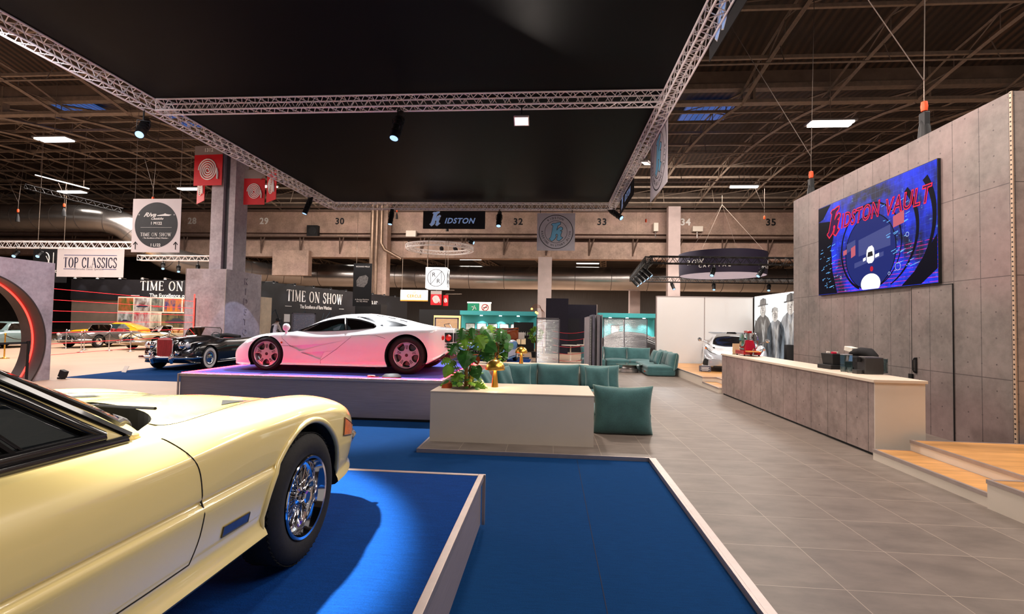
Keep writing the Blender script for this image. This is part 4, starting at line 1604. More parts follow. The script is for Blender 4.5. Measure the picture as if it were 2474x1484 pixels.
def alloy_wheel(parent, loc, R, w, rim, n=5, flip=1, m=None, whitewall=False, cap=False, inner=None, slots=True):
    t = bpy.data.objects.new('wheel', None)
    C.objects.link(t)
    t.parent = parent
    t.location = loc
    if flip < 0:
        t.rotation_euler = (0, 0, pi)
    m = m or M['silverrim']
    mb = MB()
    tyre(mb, R, w, rim)
    mb.build('tyre', M['rubber'], t, 50)
    h = w / 2
    if whitewall:
        MB().lathe([(rim + .012, h * .90), ((rim + R) / 2 - .01, h * 1.03), (R - .045, h * .98), (R - .05, h * .9)], 56, axis='y').build('white_wall', mat('white_rubber', (226, 216, 206), .6, noise=8, amt=.03), t, 60)
    MB().lathe([(rim + .004, h * .95), (rim - .004, h * .97), (rim - .012, h * .92), (rim - .018, h * .6), (rim - .03, -h * .2), (rim - .03, -h * .6), (rim, -h * .8)], 56, axis='y').build('rim', m, t, 50)
    if cap:
        MB().lathe([(0, h * .98), (.03, h * .96), (.10, h * .80), (.105, h * .66), (rim - .05, h * .62), (rim - .03, h * .82), (rim - .012, h * .85), (rim - .012, h * .6), (0, h * .5)], 48, axis='y').build('hub_cap', M['chrome'], t, 40)
    else:
        mb = MB()
        k_ = rim / .215
        fr = [(.045, .055), (.075, .050), (.105, .034), (.135, .030), (.165, .040), (.185, .058), (.205, .085)]
        if slots:
            for k in range(n):
                a = 2 * pi * k / n + pi / 2
                R_ = Matrix.Rotation(-a, 3, 'Y')
                pl = [(r * k_, q * k_) for r, q in fr] + [(r * k_, -q * k_) for r, q in fr[::-1]]
                def fn(u, v, d, R_=R_):
                    rr2 = u
                    yy = h * (.80 - .9 * max(0, (.205 * k_ - u)) * .25) + d
                    return R_ @ Vector((u, yy, v))
                mb.prism(pl, fn, -.022, 0)
        else:
            for k in range(n):
                a = 2 * pi * k / n + pi / 2
                R_ = Matrix.Rotation(-a, 3, 'Y')
                pl = [(.04 * k_, .022), (.2 * k_, .012), (.2 * k_, -.012), (.04 * k_, -.022)]
                mb.prism(pl, lambda u, v, d, R_=R_: R_ @ Vector((u, h * .8 + d, v)), -.02, 0)
        mb.lathe([(0, h * .80), (.062 * k_, h * .80), (.062 * k_, h * .5), (0, h * .5)], 32, axis='y')
        mb.build('spokes', m, t, 30)
        if slots:
            ms = MB()
            for k in range(n):
                a = 2 * pi * k / n + pi / 2
                R_ = Matrix.Rotation(-a, 3, 'Y')
                for s_ in (-1, 1):
                    ms.prism([(.10 * k_, s_ * .008 - .004), (.165 * k_, s_ * .015 - .006), (.165 * k_, s_ * .015 + .006), (.10 * k_, s_ * .008 + .004)], lambda u, v, d, R_=R_: R_ @ Vector((u, h * .785 + d, v)), 0, .004)
            ms.build('spoke_slots', M['interior'], t)
        MB().lathe([(0, h * .86), (.022, h * .86), (.03, h * .80), (.03, h * .7), (0, h * .7)], 20, axis='y').build('hub_nut', mat('dark_red_nut', (70, 40, 44), .4, .5, noise=9), t, 30)
    MB().lathe([(0, h * .25), (rim * .82, h * .25), (rim * .82, h * .1), (0, h * .1)], 32, axis='y').build('brake_disc', inner or mat('brake_steel', (90, 86, 84), .35, .8, noise=9), t, 40)
    return t


def cyl_cut(x, z, r, y0, y1, seg=48):
    mb = MB()
    mb.cyl((x, y0, z), (x, y1, z), r, seg)
    return (mb, M['interior'])


# ------------------------------------------------------------------ yellow grand tourer (foreground)
def yellow_car():
    P = paint('cream_yellow_paint', (228, 208, 142), .3)
    t = thing('sports_car', 'cream yellow classic sports car with wire wheels on the low blue platform', 'car', (-2.13, 2.49, .446), pi / 2)
    S = [
        (.93, [(0, .42), (.36, .42), (.42, .43), (.46, .46), (.462, .475), (.462, .485), (.46, .50), (.45, .525), (.42, .545), (.33, .56), (.2, .565), (0, .57)]),
        (.86, [(0, .33), (.60, .33), (.66, .37), (.69, .44), (.693, .465), (.693, .485), (.69, .51), (.68, .56), (.645, .595), (.5, .625), (.3, .625), (0, .635)]),
        (.74, [(0, .27), (.72, .27), (.775, .34), (.80, .44), (.803, .47), (.803, .50), (.80, .53), (.79, .60), (.745, .655), (.6, .69), (.4, .68), (0, .69)]),
        (.50, [(0, .24), (.78, .25), (.84, .34), (.862, .46), (.864, .50), (.864, .53), (.862, .57), (.848, .67), (.79, .735), (.65, .768), (.45, .745), (0, .755)]),
        (.20, [(0, .23), (.80, .25), (.858, .34), (.876, .48), (.878, .53), (.878, .56), (.876, .60), (.862, .715), (.805, .785), (.67, .818), (.45, .785), (0, .80)]),
        (-.10, [(0, .22), (.81, .25), (.862, .35), (.880, .50), (.881, .545), (.880, .570), (.880, .60), (.868, .735), (.812, .808), (.68, .838), (.47, .812), (0, .83)]),
        (-.42, [(0, .22), (.815, .26), (.862, .36), (.882, .50), (.884, .550), (.866, .574), (.874, .60), (.866, .735), (.815, .808), (.70, .840), (.5, .828), (0, .85)]),
        (-1.0, [(0, .22), (.82, .26), (.862, .36), (.880, .50), (.882, .550), (.862, .574), (.870, .60), (.852, .73), (.79, .805), (.73, .828), (.5, .85), (0, .86)]),
        (-1.8, [(0, .22), (.82, .26), (.864, .36), (.884, .50), (.886, .550), (.866, .574), (.874, .60), (.858, .73), (.79, .81), (.73, .835), (.5, .86), (0, .87)]),
        (-2.6, [(0, .23), (.82, .27), (.866, .37), (.886, .50), (.888, .550), (.872, .574), (.878, .60), (.862, .74), (.80, .82), (.72, .85), (.5, .87), (0, .88)]),
        (-3.1, [(0, .30), (.78, .33), (.83, .40), (.85, .50), (.852, .55), (.842, .574), (.846, .60), (.82, .72), (.75, .78), (.66, .80), (.4, .81), (0, .82)]),
        (-3.45, [(0, .42), (.64, .42), (.68, .46), (.70, .52), (.70, .55), (.70, .574), (.70, .60), (.68, .68), (.63, .72), (.5, .74), (.3, .745), (0, .75)]),
    ]
    L = Loft(S, 120, 5)
    body = L.mesh().build('body', P, t, 50)
    cuts = []
    for x in (0.0, -2.40):
        for s_ in (-1, 1):
            cuts.append(cyl_cut(x + .005, .318, .388, s_ * .52, s_ * 1.0))
    # cowl recess behind the bonnet
    rec = smoothpts([(-.82, .645), (-.62, .52), (-.44, .30), (-.36, 0), (-.44, -.30), (-.62, -.52), (-.82, -.645)], 4) + [(-1.6, -.60), (-1.6, .60)]
    mb = MB()
    mb.prism(rec, lambda a, b, d: (a, b, d), .70, .93)
    cuts.append((mb, M['interior']))
    cut(body, cuts)
    # arch flares
    for x in (0.0, -2.40):
        for s_ in (-1, 1):
            mb = MB()
            pts = []
            for k in range(31):
                a = radians(-14 + 208 * k / 30)
                px, pz = x + .005 + .398 * cos(a), .318 + .398 * sin(a)
                if pz < .275:
                    continue
                pts.append((px, s_ * (L.side_y(px, pz) - .004), pz))
            mb.tube(pts, [.004] + [.017] * (len(pts) - 2) + [.004], 10)
            mb.build('arch_flare', P, body, 60)
    # greenhouse
    def side(z):
        return .715 - (z - .83) * .56
    cs = []
    for x in (-.48, -.58, -.70, -.80, -.90, -1.0, -1.12, -1.24, -1.42, -1.6, -1.9, -2.2, -2.5, -2.8, -3.0):
        zs = min(.826 + max(0, (-.88 - x)) * .74, 1.165)
        zc = min(.845 + (-.48 - x) * .50, 1.235)
        if x < -1.6:
            k = (-1.6 - x) / 1.4
            zs = 1.165 - .30 * k ** 1.7
            zc = 1.235 - .36 * k ** 1.5
        zc = max(zc, .83)
        ws = side(zs)
        wb = .725
        if x > -.88:
            wb = float(np.interp(-x, [.48, .545, .64, .78, .90], [.02, .21, .43, .575, .655]))
            ws = wb - .01
            zs = .826 + (zc - .826) * .12
        cs.append((x, [(0, .74), (wb, .745), (wb, .80), (wb - .01, min(.83, zs - .002)), (ws + (wb - ws) * .5, .83 + (zs - .83) * .5), (ws + .004, zs - .012), (ws - .03, zs + (zc - zs) * .12), (ws * .6, zs + (zc - zs) * .62), (ws * .3, zs + (zc - zs) * .9), (0, zc)]))
    G = Loft(cs, 90, 4)
    cab = G.mesh().build('roof', P, t, 50)
    win = [(-1.02, .862), (-1.08, .905), (-1.20, 1.0), (-1.32, 1.085), (-1.44, 1.128), (-1.62, 1.14), (-1.85, 1.132), (-2.12, 1.08), (-2.32, .985), (-2.36, .90), (-2.30, .868)]
    mb = MB()
    mb.prism(win, lambda a, b, d: (a, d, b), -1.2, 1.2)
    mb2 = MB()
    ws_ = [(-.94, .63), (-.64, .42), (-.52, 0), (-.64, -.42), (-.94, -.63), (-1.28, -.52), (-1.36, 0), (-1.28, .52)]
    mb2.prism(ws_, lambda a, b, d: (a, b, d), .845, 1.4)
    cut(cab, [(mb, M['interior']), (mb2, M['interior'])])
    G.side_patch(win, -.008, 'side_window', M['glass'], t, -1)
    G.side_patch(win, -.008, 'side_window', M['glass'], t, 1)
    # windscreen
    wsp = smoothpts([(-.93, .662), (-.78, .57), (-.64, .40), (-.545, .18), (-.525, 0), (-.545, -.18), (-.64, -.40), (-.78, -.57), (-.93, -.662)], 3) + [(-1.12, -.612), (-1.30, -.548), (-1.35, -.25), (-1.37, 0), (-1.35, .25), (-1.30, .548), (-1.12, .612)]
    G.top_patch(wsp, .004, 'windscreen', M['darkglass'], t)
    mb = MB()
    G.top_line(wsp + [wsp[0]], .011, mb, .004, .05, 6)
    mb.build('windscreen_seal', mat('black_seal', (14, 14, 16), .3, noise=9), t, 50)
    # black frames round the side windows
    for s_ in (-1, 1):
        mb = MB()
        G.side_line(win + [win[0]], .020, mb, s_, -.004, .05, 8)
        G.side_line([(-.95, .836), (-1.3, .842), (-2.4, .852)], .017, mb, s_, .0, .05, 8)
        G.side_line([(-.93, .848), (-1.06, .945), (-1.18, 1.033), (-1.32, 1.132), (-1.40, 1.155), (-1.62, 1.163), (-1.9, 1.155)], .014, mb, s_, .004, .05, 6)
        mb.build('window_frame', mat('gloss_black_trim', (14, 13, 15), .15, .0, coat=1, noise=9), t, 50)
        mb = MB()
        G.side_line([(-1.27, .862), (-1.36, .98), (-1.45, 1.13)], .010, mb, s_, .002, .05, 6)
        G.side_line([(-1.245, .862), (-1.335, .98), (-1.425, 1.125)], .005, mb, s_, .006, .05, 6)
        mb.build('quarterlight_pillar', mat('dark_chrome', (70, 68, 70), .12, .9, noise=9), t, 50)
        # panel lines
        mb = MB()
        dg = smoothpts([(-.86, .822), (-.845, .80), (-.80, .72), (-.785, .64), (-.783, .56), (-.795, .46), (-.83, .375)], 4)
        L.side_line(dg, .0035, mb, s_, -.001)
        L.side_line([(-.83, .375), (-1.0, .372), (-2.0, .372), (-2.08, .40), (-2.12, .55), (-2.1, .80)], .0035, mb, s_, -.001)
        lab(mb.build('door_gap', M['gap'], t), 'thin dark door line')
        mb = MB()
        q = [(-.72, .60), (-.72, .66), (-.62, .68), (-.4, .655), (0, .575), (.4, .52), (.72, .47)]
        L.top_line([(a, s_ * b) for a, b in smoothpts(q, 4)], .0028, mb, -.0005)
        lab(mb.build('bonnet_gap', M['gap'], t), 'thin dark bonnet line')
        L.top_patch([(a, s_ * b) for a, b in [(.05, .35), (-.17, .50), (.12, .475)]], .003, 'bonnet_vent', M['black'], t)
        # wiper area, amber marker, badge
        mk_ = [(.475, .645), (.66, .565), (.60, .515), (.44, .545)]
        L.side_patch(mk_, .006, 'side_marker', mat('amber_lens', (220, 96, 18), .12, 0, coat=1, noise=14, amt=.35, emit=(.8, .2, .01), es=.12), t, s_, .03)
        mb = MB()
        L.side_line(mk_ + [mk_[0]], .005, mb, s_, .004)
        mb.build('marker_frame', mat('marker_rubber', (90, 60, 30), .5, noise=9), t)
        bd = [(-.50, .435), (-.665, .440), (-.670, .402), (-.505, .397)]
        L.side_patch(bd, .004, 'maker_badge', mat('blue_grey_badge', (60, 76, 108), .35, .4, noise=30, amt=.2), t, s_, .04)
        mb = MB()
        L.side_line(bd + [bd[0]], .003, mb, s_, .003)
        mb.build('badge_rim', mat('badge_rim', (110, 96, 60), .4, .6, noise=9), t)
        # quarter bumper
        mb = MB()
        mb.tube([(.60, s_ * .80, .478), (.70, s_ * .80, .474), (.80, s_ * .745, .47), (.88, s_ * .64, .468), (.93, s_ * .5, .468), (.95, s_ * .34, .468)], [.012, .026, .03, .03, .028, .014], 10)
        mb.tube([(.80, s_ * .765, .42), (.815, s_ * .775, .47), (.80, s_ * .76, .51)], [.014, .026, .014], 8)
        mb.build('bumper', M['chrome'], t, 60)
    mb = MB()
    for a, b, c, d in ((-.50, .30, -.70, -.25), (-.50, -.15, -.72, -.62)):
        mb.tube([(a, b, .86), (c, d, .90)], .006, 6)
    mb.tube([(-.50, .30, .78), (-.50, .30, .865)], .014, 8)
    mb.tube([(-.50, -.15, .78), (-.50, -.15, .865)], .014, 8)
    mb.build('wipers', M['blackmetal'], t, 40)
    # cabin
    mb = MB()
    mb.box(-2.9, -.95, -.68, .68, .45, .60)
    mb.build('cabin_floor', M['interior'], t)
    MB().box(-.98, -.80, -.66, .66, .6, .84).build('dashboard', mat('dark_blue_leather', (28, 36, 50), .6, noise=12), t, 40, .04)
    lm = mat('black_ribbed_leather', (26, 34, 44), .45, noise=30, amt=.3)
    for s_ in (-1, 1):
        mb = MB()
        mb.box(-1.95, -1.45, s_ * .36 - .24, s_ * .36 + .24, .55, .68)
        R_ = Matrix.Rotation(radians(-18), 3, 'Y')
        mb.box(-.08, .06, -.24, .24, 0, .52, R_, (-1.95, s_ * .36, .64))
        for k in range(5):
            mb.box(.055, .075, -.2 + k * .085, -.14 + k * .085, .05, .45, R_, (-1.95, s_ * .36, .64))
        mb.build('seat', lm, t, 40, .02)
    MB().tube([(-1.12 + .0 * k + .03 * cos(2 * pi * k / 24), .36 + .19 * sin(2 * pi * k / 24), .82 + .19 * cos(2 * pi * k / 24)) for k in range(24)], .012, 8, close=True).build('steering_wheel', M['blackmetal'], t, 50)
    wire_wheel(t, (0, -.775, .325), flip=-1)
    wire_wheel(t, (0, .775, .325), flip=1)
    wire_wheel(t, (-2.40, -.775, .325), flip=-1)
    wire_wheel(t, (-2.40, .775, .325), flip=1)
    MB().box(.7, .93, -.42, .42, .42, .52).build('grille', M['black'], t)
    return t


yellow_car()


# ------------------------------------------------------------------ white supercar on the tall platform
def thing_part(name, parent):
    o = bpy.data.objects.new(name, None)
    C.objects.link(o)
    o.parent = parent
    return o


def white_car():
    P = paint('pure_white_paint', (240, 240, 244), .18)
    t = thing('sports_car', 'white three-seat supercar with silver five-spoke wheels on the tall platform', 'car', (-5.36, 9.76, .71), pi)
    S = [
        (.82, [(0, .16), (.38, .16), (.44, .18), (.46, .23), (.455, .285), (.40, .33), (.28, .345), (.15, .35), (0, .355)]),
        (.76, [(0, .12), (.60, .12), (.67, .16), (.69, .24), (.68, .33), (.60, .385), (.42, .40), (.2, .40), (0, .40)]),
        (.62, [(0, .10), (.74, .10), (.80, .15), (.82, .26), (.81, .40), (.73, .475), (.5, .46), (.25, .46), (0, .465)]),
        (.40, [(0, .10), (.82, .10), (.875, .15), (.89, .30), (.875, .50), (.78, .61), (.52, .55), (.25, .55), (0, .56)]),
        (.15, [(0, .11), (.84, .11), (.895, .16), (.905, .32), (.895, .56), (.79, .69), (.55, .62), (.28, .61), (0, .62)]),
        (-.15, [(0, .12), (.84, .12), (.90, .17), (.91, .34), (.895, .60), (.80, .725), (.58, .69), (.3, .68), (0, .69)]),
        (-.40, [(0, .12), (.84, .12), (.895, .17), (.90, .34), (.885, .61), (.80, .728), (.62, .75), (.35, .765), (0, .775)]),
        (-.65, [(0, .12), (.83, .12), (.885, .17), (.885, .34), (.872, .61), (.795, .722), (.66, .82), (.40, .895), (0, .915)]),
        (-.95, [(0, .12), (.83, .12), (.88, .17), (.875, .34), (.866, .61), (.79, .725), (.64, .92), (.43, 1.015), (0, 1.04)]),
        (-1.30, [(0, .12), (.83, .12), (.88, .17), (.872, .34), (.866, .62), (.79, .745), (.62, .99), (.42, 1.09), (0, 1.12)]),
        (-1.65, [(0, .12), (.83, .12), (.88, .17), (.88, .34), (.875, .64), (.79, .77), (.60, 1.0), (.41, 1.105), (0, 1.135)]),
        (-2.0, [(0, .12), (.84, .12), (.89, .17), (.895, .36), (.89, .66), (.80, .80), (.60, .96), (.38, 1.07), (0, 1.10)]),
        (-2.4, [(0, .13), (.85, .13), (.90, .18), (.908, .38), (.905, .68), (.82, .83), (.62, .89), (.34, 1.0), (0, 1.03)]),
        (-2.8, [(0, .15), (.86, .15), (.90, .20), (.91, .40), (.905, .70), (.83, .85), (.66, .872), (.34, .91), (0, .94)]),
        (-3.08, [(0, .20), (.84, .20), (.885, .26), (.90, .44), (.89, .72), (.82, .855), (.66, .870), (.34, .880), (0, .895)]),
        (-3.18, [(0, .25), (.78, .25), (.83, .32), (.85, .47), (.845, .74), (.79, .853), (.66, .868), (.34, .877), (0, .888)]),
        (-3.30, [(0, .32), (.64, .32), (.68, .38), (.69, .51), (.69, .74), (.65, .851), (.54, .864), (.30, .872), (0, .880)]),
        (-3.40, [(0, .40), (.46, .40), (.50, .46), (.52, .57), (.52, .75), (.49, .845), (.40, .858), (.25, .864), (0, .870)]),
        (-3.46, [(0, .46), (.24, .46), (.27, .50), (.29, .60), (.29, .76), (.27, .835), (.22, .85), (.12, .856), (0, .86)]),
    ]
    L = Loft(S, 130, 7)
    body = L.mesh().build('body', P, t, 45)
    win = smoothpts([(-.50, .762), (-.66, .838), (-.86, .918), (-1.10, .985), (-1.35, 1.018), (-1.60, 1.012), (-1.82, .97), (-2.00, .915), (-2.05, .875)], 4) + [(-2.02, .852), (-1.7, .815), (-1.3, .785), (-.9, .765)]
    cuts = [cyl_cut(0.02, .312, .352, s_ * .55, s_ * 1.05) for s_ in (-1, 1)] + [cyl_cut(-2.70, .345, .405, s_ * .50, s_ * 1.05) for s_ in (-1, 1)]
    mb = MB()
    mb.prism(win, lambda a, b, d: (a, d, b), -1.2, 1.2)
    cuts.append((mb, M['interior']))
    # side scallop on the doors (both sides)
    for s_ in (-1, 1):
        for pl in ([(-.43, .485), (-1.10, .535), (-1.55, .62), (-1.05, .50), (-.64, .385)], [(-.66, .36), (-1.20, .40), (-1.45, .44), (-1.12, .38), (-1.05, .235)]):
            mb = MB()
            n = len(pl)
            vin = []
            for i, (a, b) in enumerate(pl):
                dep = .055 if i in (0, n - 1) else (.03 if i == n - 2 else .004)
                y = L.side_y(a, b)
                vin.append((a, s_ * (y - dep), b))
            vout = [(a, s_ * 1.1, b) for a, b in pl]
            mb.add(vin + vout, [tuple(range(n)), tuple(range(n, 2 * n))[::-1]] + [(i, (i + 1) % n, n + (i + 1) % n, n + i) for i in range(n)])
            cuts.append((mb, P))
    cut(body, cuts)
    for s_ in (-1, 1):
        L.side_patch(win, -.008, 'side_window', M['clearglass'], t, s_)
        mb = MB()
        L.side_line(win + [win[0]], .010, mb, s_, -.001, .05, 6)
        L.side_line([(-1.50, .80), (-1.40, 1.02)], .026, mb, s_, -.004, .05, 6)
        mb.build('window_frame', MATS['gloss_black_trim'], t, 50)
        # dark engine-bay glazing band
        band = [(-1.62, 1.065), (-1.75, 1.055), (-2.05, 1.03), (-2.35, .975), (-2.62, .905), (-2.50, .885), (-2.30, .885), (-2.12, .915), (-1.9, .99)]
        L.side_patch(band, .004, 'engine_window', MATS['gloss_black_trim'], t, s_, .04)
        mb = MB()
        for k in range(3):
            x = -1.90 - .24 * k
            yy = .30
            L.top_line([(x, s_ * yy), (x - .15, s_ * yy)], .014, mb, -.004, .03, 6)
        mb.build('roof_slots', M['black'], t)
        # shut lines
        mb = MB()
        L.side_line([(-.26, .70), (-.29, .62), (-.46, .485)], .0032, mb, s_, -.001)
        L.side_line([(-1.05, .16), (-1.05, .225), (-1.35, .44), (-1.62, .665), (-1.62, .70), (-1.95, .725), (-2.09, .72), (-2.30, .66)], .0032, mb, s_, -.001)
        L.side_line([(-.25, .48), (-.46, .485)], .0032, mb, s_, -.001)
        lab(mb.build('door_gap', M['gap'], t), 'thin dark door lines')
        o = MB().lathe([(0, 0), (.018, 0), (.018, .006), (0, .008)], 16, (0, 0, 0), 'y')
        o2 = o.build('side_repeater', mat('orange_repeater', (200, 70, 30), .3, noise=9), t, 40)
        o2.location = (-.29, s_ * (L.side_y(-.29, .545) + .0), .545)
        o2.rotation_euler = (0, 0, 0 if s_ > 0 else pi)
        o3 = MB().lathe([(.028, 0), (.034, 0), (.034, .008), (.028, .008)], 20, (0, 0, 0), 'y').cyl((0, -.004, 0), (0, .006, 0), .024, 16).build('fuel_cap', M['black'], t, 40)
        o3.location = (-2.15, s_ * (L.side_y(-2.15, .895)), .895)
        o3.rotation_euler = (radians(38) * s_, 0, 0 if s_ > 0 else pi)
        # mirror
        mb = MB()
        mb.lathe([(0, -.075), (.03, -.07), (.062, -.035), (.07, .0), (.068, .05), (.055, .07), (.0, .072)], 18, (0, 0, 0), 'x')
        mi = mb.build('mirror', P, t, 60)
        mi.location = (-.36, s_ * .86, .835)
        mi.scale = (.75, 1.0, 1.05)
        MB().tube([(-.32, s_ * .80, .715), (-.35, s_ * .845, .79)], [.028, .016], 8).build('mirror_arm', P, t, 60)
        # dark cavity round the wheel
        mb = MB()
        L.side_line([(-.62, .112), (-1.2, .112), (-2.24, .118)], .022, mb, s_, -.02, .1)
        mb.build('sill', M['interior'], t)
    # windscreen
    L.top_patch(smoothpts([(-.36, .60), (-.30, .3), (-.29, 0), (-.30, -.3), (-.36, -.60)], 4) + [(-.80, -.53), (-1.10, -.38), (-1.12, 0), (-1.10, .38), (-.80, .53)], .004, 'windscreen', M['glass'], t)
    # rear: lamp panel, grille, vents, diffuser
    xr = -3.475
    for s_ in (-1, 1):
        c = thing_part('rear_lamp_panel', t)
        c.location = (-3.305, s_ * .60, 0)
        c.rotation_euler = (0, 0, -s_ * radians(52))
        MB().box(-.035, .04, -.22, .22, .60, .785).build('lamp_recess', M['black'], c, None, .01)
        for k, (yy, mm) in enumerate(((.145, 'amber_lens'), (.03, 'red_lens'), (-.12, 'red_lens'))):
            mt = MATS.get(mm) or mat('red_lens', (170, 20, 16), .15, 0, coat=1, noise=14, amt=.3, emit=(.7, .02, .01), es=.25)
            MB().lathe([(0, -.065), (.045, -.06), (.062, -.045), (.062, .0)], 20, (0, s_ * yy, .69), 'x').build('rear_lamp', mt, c, 60)
        mb = MB()
        for r in range(2):
            for q in range(3):
                y0 = -.20 + q * .135
                mb.box(-.030, .03, min(s_ * y0, s_ * (y0 + .11)), max(s_ * y0, s_ * (y0 + .11)), .50 + r * .05, .527 + r * .05)
        mb.build('rear_vents', M['black'], c)
    MB().box(xr - .012, xr + .1, -.24, .24, .60, .775).build('rear_grille', M['black'], t)
    MB().box(-3.43, -3.1, -.42, .42, .26, .42).build('diffuser', M['black'], t)
    for s_ in (-1, 1):
        MB().tube([(-3.36, s_ * .60, .36), (-3.22, s_ * .76, .27), (-3.0, s_ * .84, .19)], .03, 6).build('rear_skirt', M['black'], t)
    for s_ in (-1, 1):
        MB().tube([(-3.46, s_ * .12, .36), (-3.30, s_ * .12, .36)], .045, 12).build('exhaust', M['chrome'], t, 40)
    # cabin: seats and wheel
    mb = MB()
    for y, x in ((0, -1.05), (.38, -1.45), (-.38, -1.45)):
        R_ = Matrix.Rotation(radians(-25), 3, 'Y')
        mb.box(-.06, .05, -.17, .17, 0, .35, R_, (x - .05, y, .74))
    mb.build('seat', mat('dark_seat', (50, 44, 46), .6, noise=20), t, 40, .03)
    MB().tube([(-.78 + .05 * cos(2 * pi * k / 20), .16 * sin(2 * pi * k / 20), .83 + .10 * cos(2 * pi * k / 20)) for k in range(20)], .01, 6, close=True).build('steering_wheel', M['blackmetal'], t, 50)
    for x, R, w_, rim, y in ((0.02, .322, .24, .236, .775), (-2.70, .357, .32, .242, .735)):
        for s_ in (-1, 1):
            alloy_wheel(t, (x, s_ * y, R), R, w_, rim, flip=s_)
    for o in kids(t):
        pass
    return t


white_car()


# ------------------------------------------------------------------ generic cars
def gen_sections(Lf, Lr, W, zb, zbelt, hood, crown, deck, nose_z=.5, tail_z=.55):
    """front hub x=0, nose at +Lf, tail at -Lr"""
    h = W / 2
    def sec(w, zb_, zm, zsh, cr, zc, valley):
        return [(0, zb_), (w * .9, zb_), (w * .97, zb_ + .05), (w, zm), (w * .985, (zm + zsh) / 2 + .03), (w * .93, zsh), (w * .80, cr), (w * .55, valley), (w * .3, zc - .01), (0, zc)]
    st = [
        (Lf, sec(h * .55, zb + .18, nose_z, nose_z + .06, nose_z + .1, nose_z + .12, nose_z + .10)),
        (Lf * .90, sec(h * .80, zb + .08, nose_z, nose_z + .10, nose_z + .17, nose_z + .19, nose_z + .15)),
        (Lf * .65, sec(h * .94, zb + .02, .5, crown - .10, crown - .04, hood - .06, min(crown, hood) - .09)),
        (Lf * .2, sec(h * .99, zb, .52, crown - .06, crown, hood - .01, min(crown, hood) - .06)),
        (-.35, sec(h, zb, .52, crown - .08, crown - .005, hood, min(crown, hood) - .03)),
        (-.9, sec(h, zb, .52, zbelt - .05, zbelt, hood + .02, zbelt + .01)),
        (-1.6, sec(h, zb, .52, zbelt - .06, zbelt - .02, hood, zbelt)),
        (-2.3, sec(h, zb, .54, zbelt - .06, zbelt, deck, zbelt)),
        (-(Lr * .86), sec(h * .95, zb + .05, .55, deck - .10, deck - .04, deck - .02, deck - .05)),
        (-Lr * .96, sec(h * .82, zb + .14, .56, tail_z + .06, tail_z + .12, tail_z + .13, tail_z + .12)),
        (-Lr, sec(h * .6, zb + .22, tail_z, tail_z + .04, tail_z + .07, tail_z + .08, tail_z + .07)),
    ]
    return st


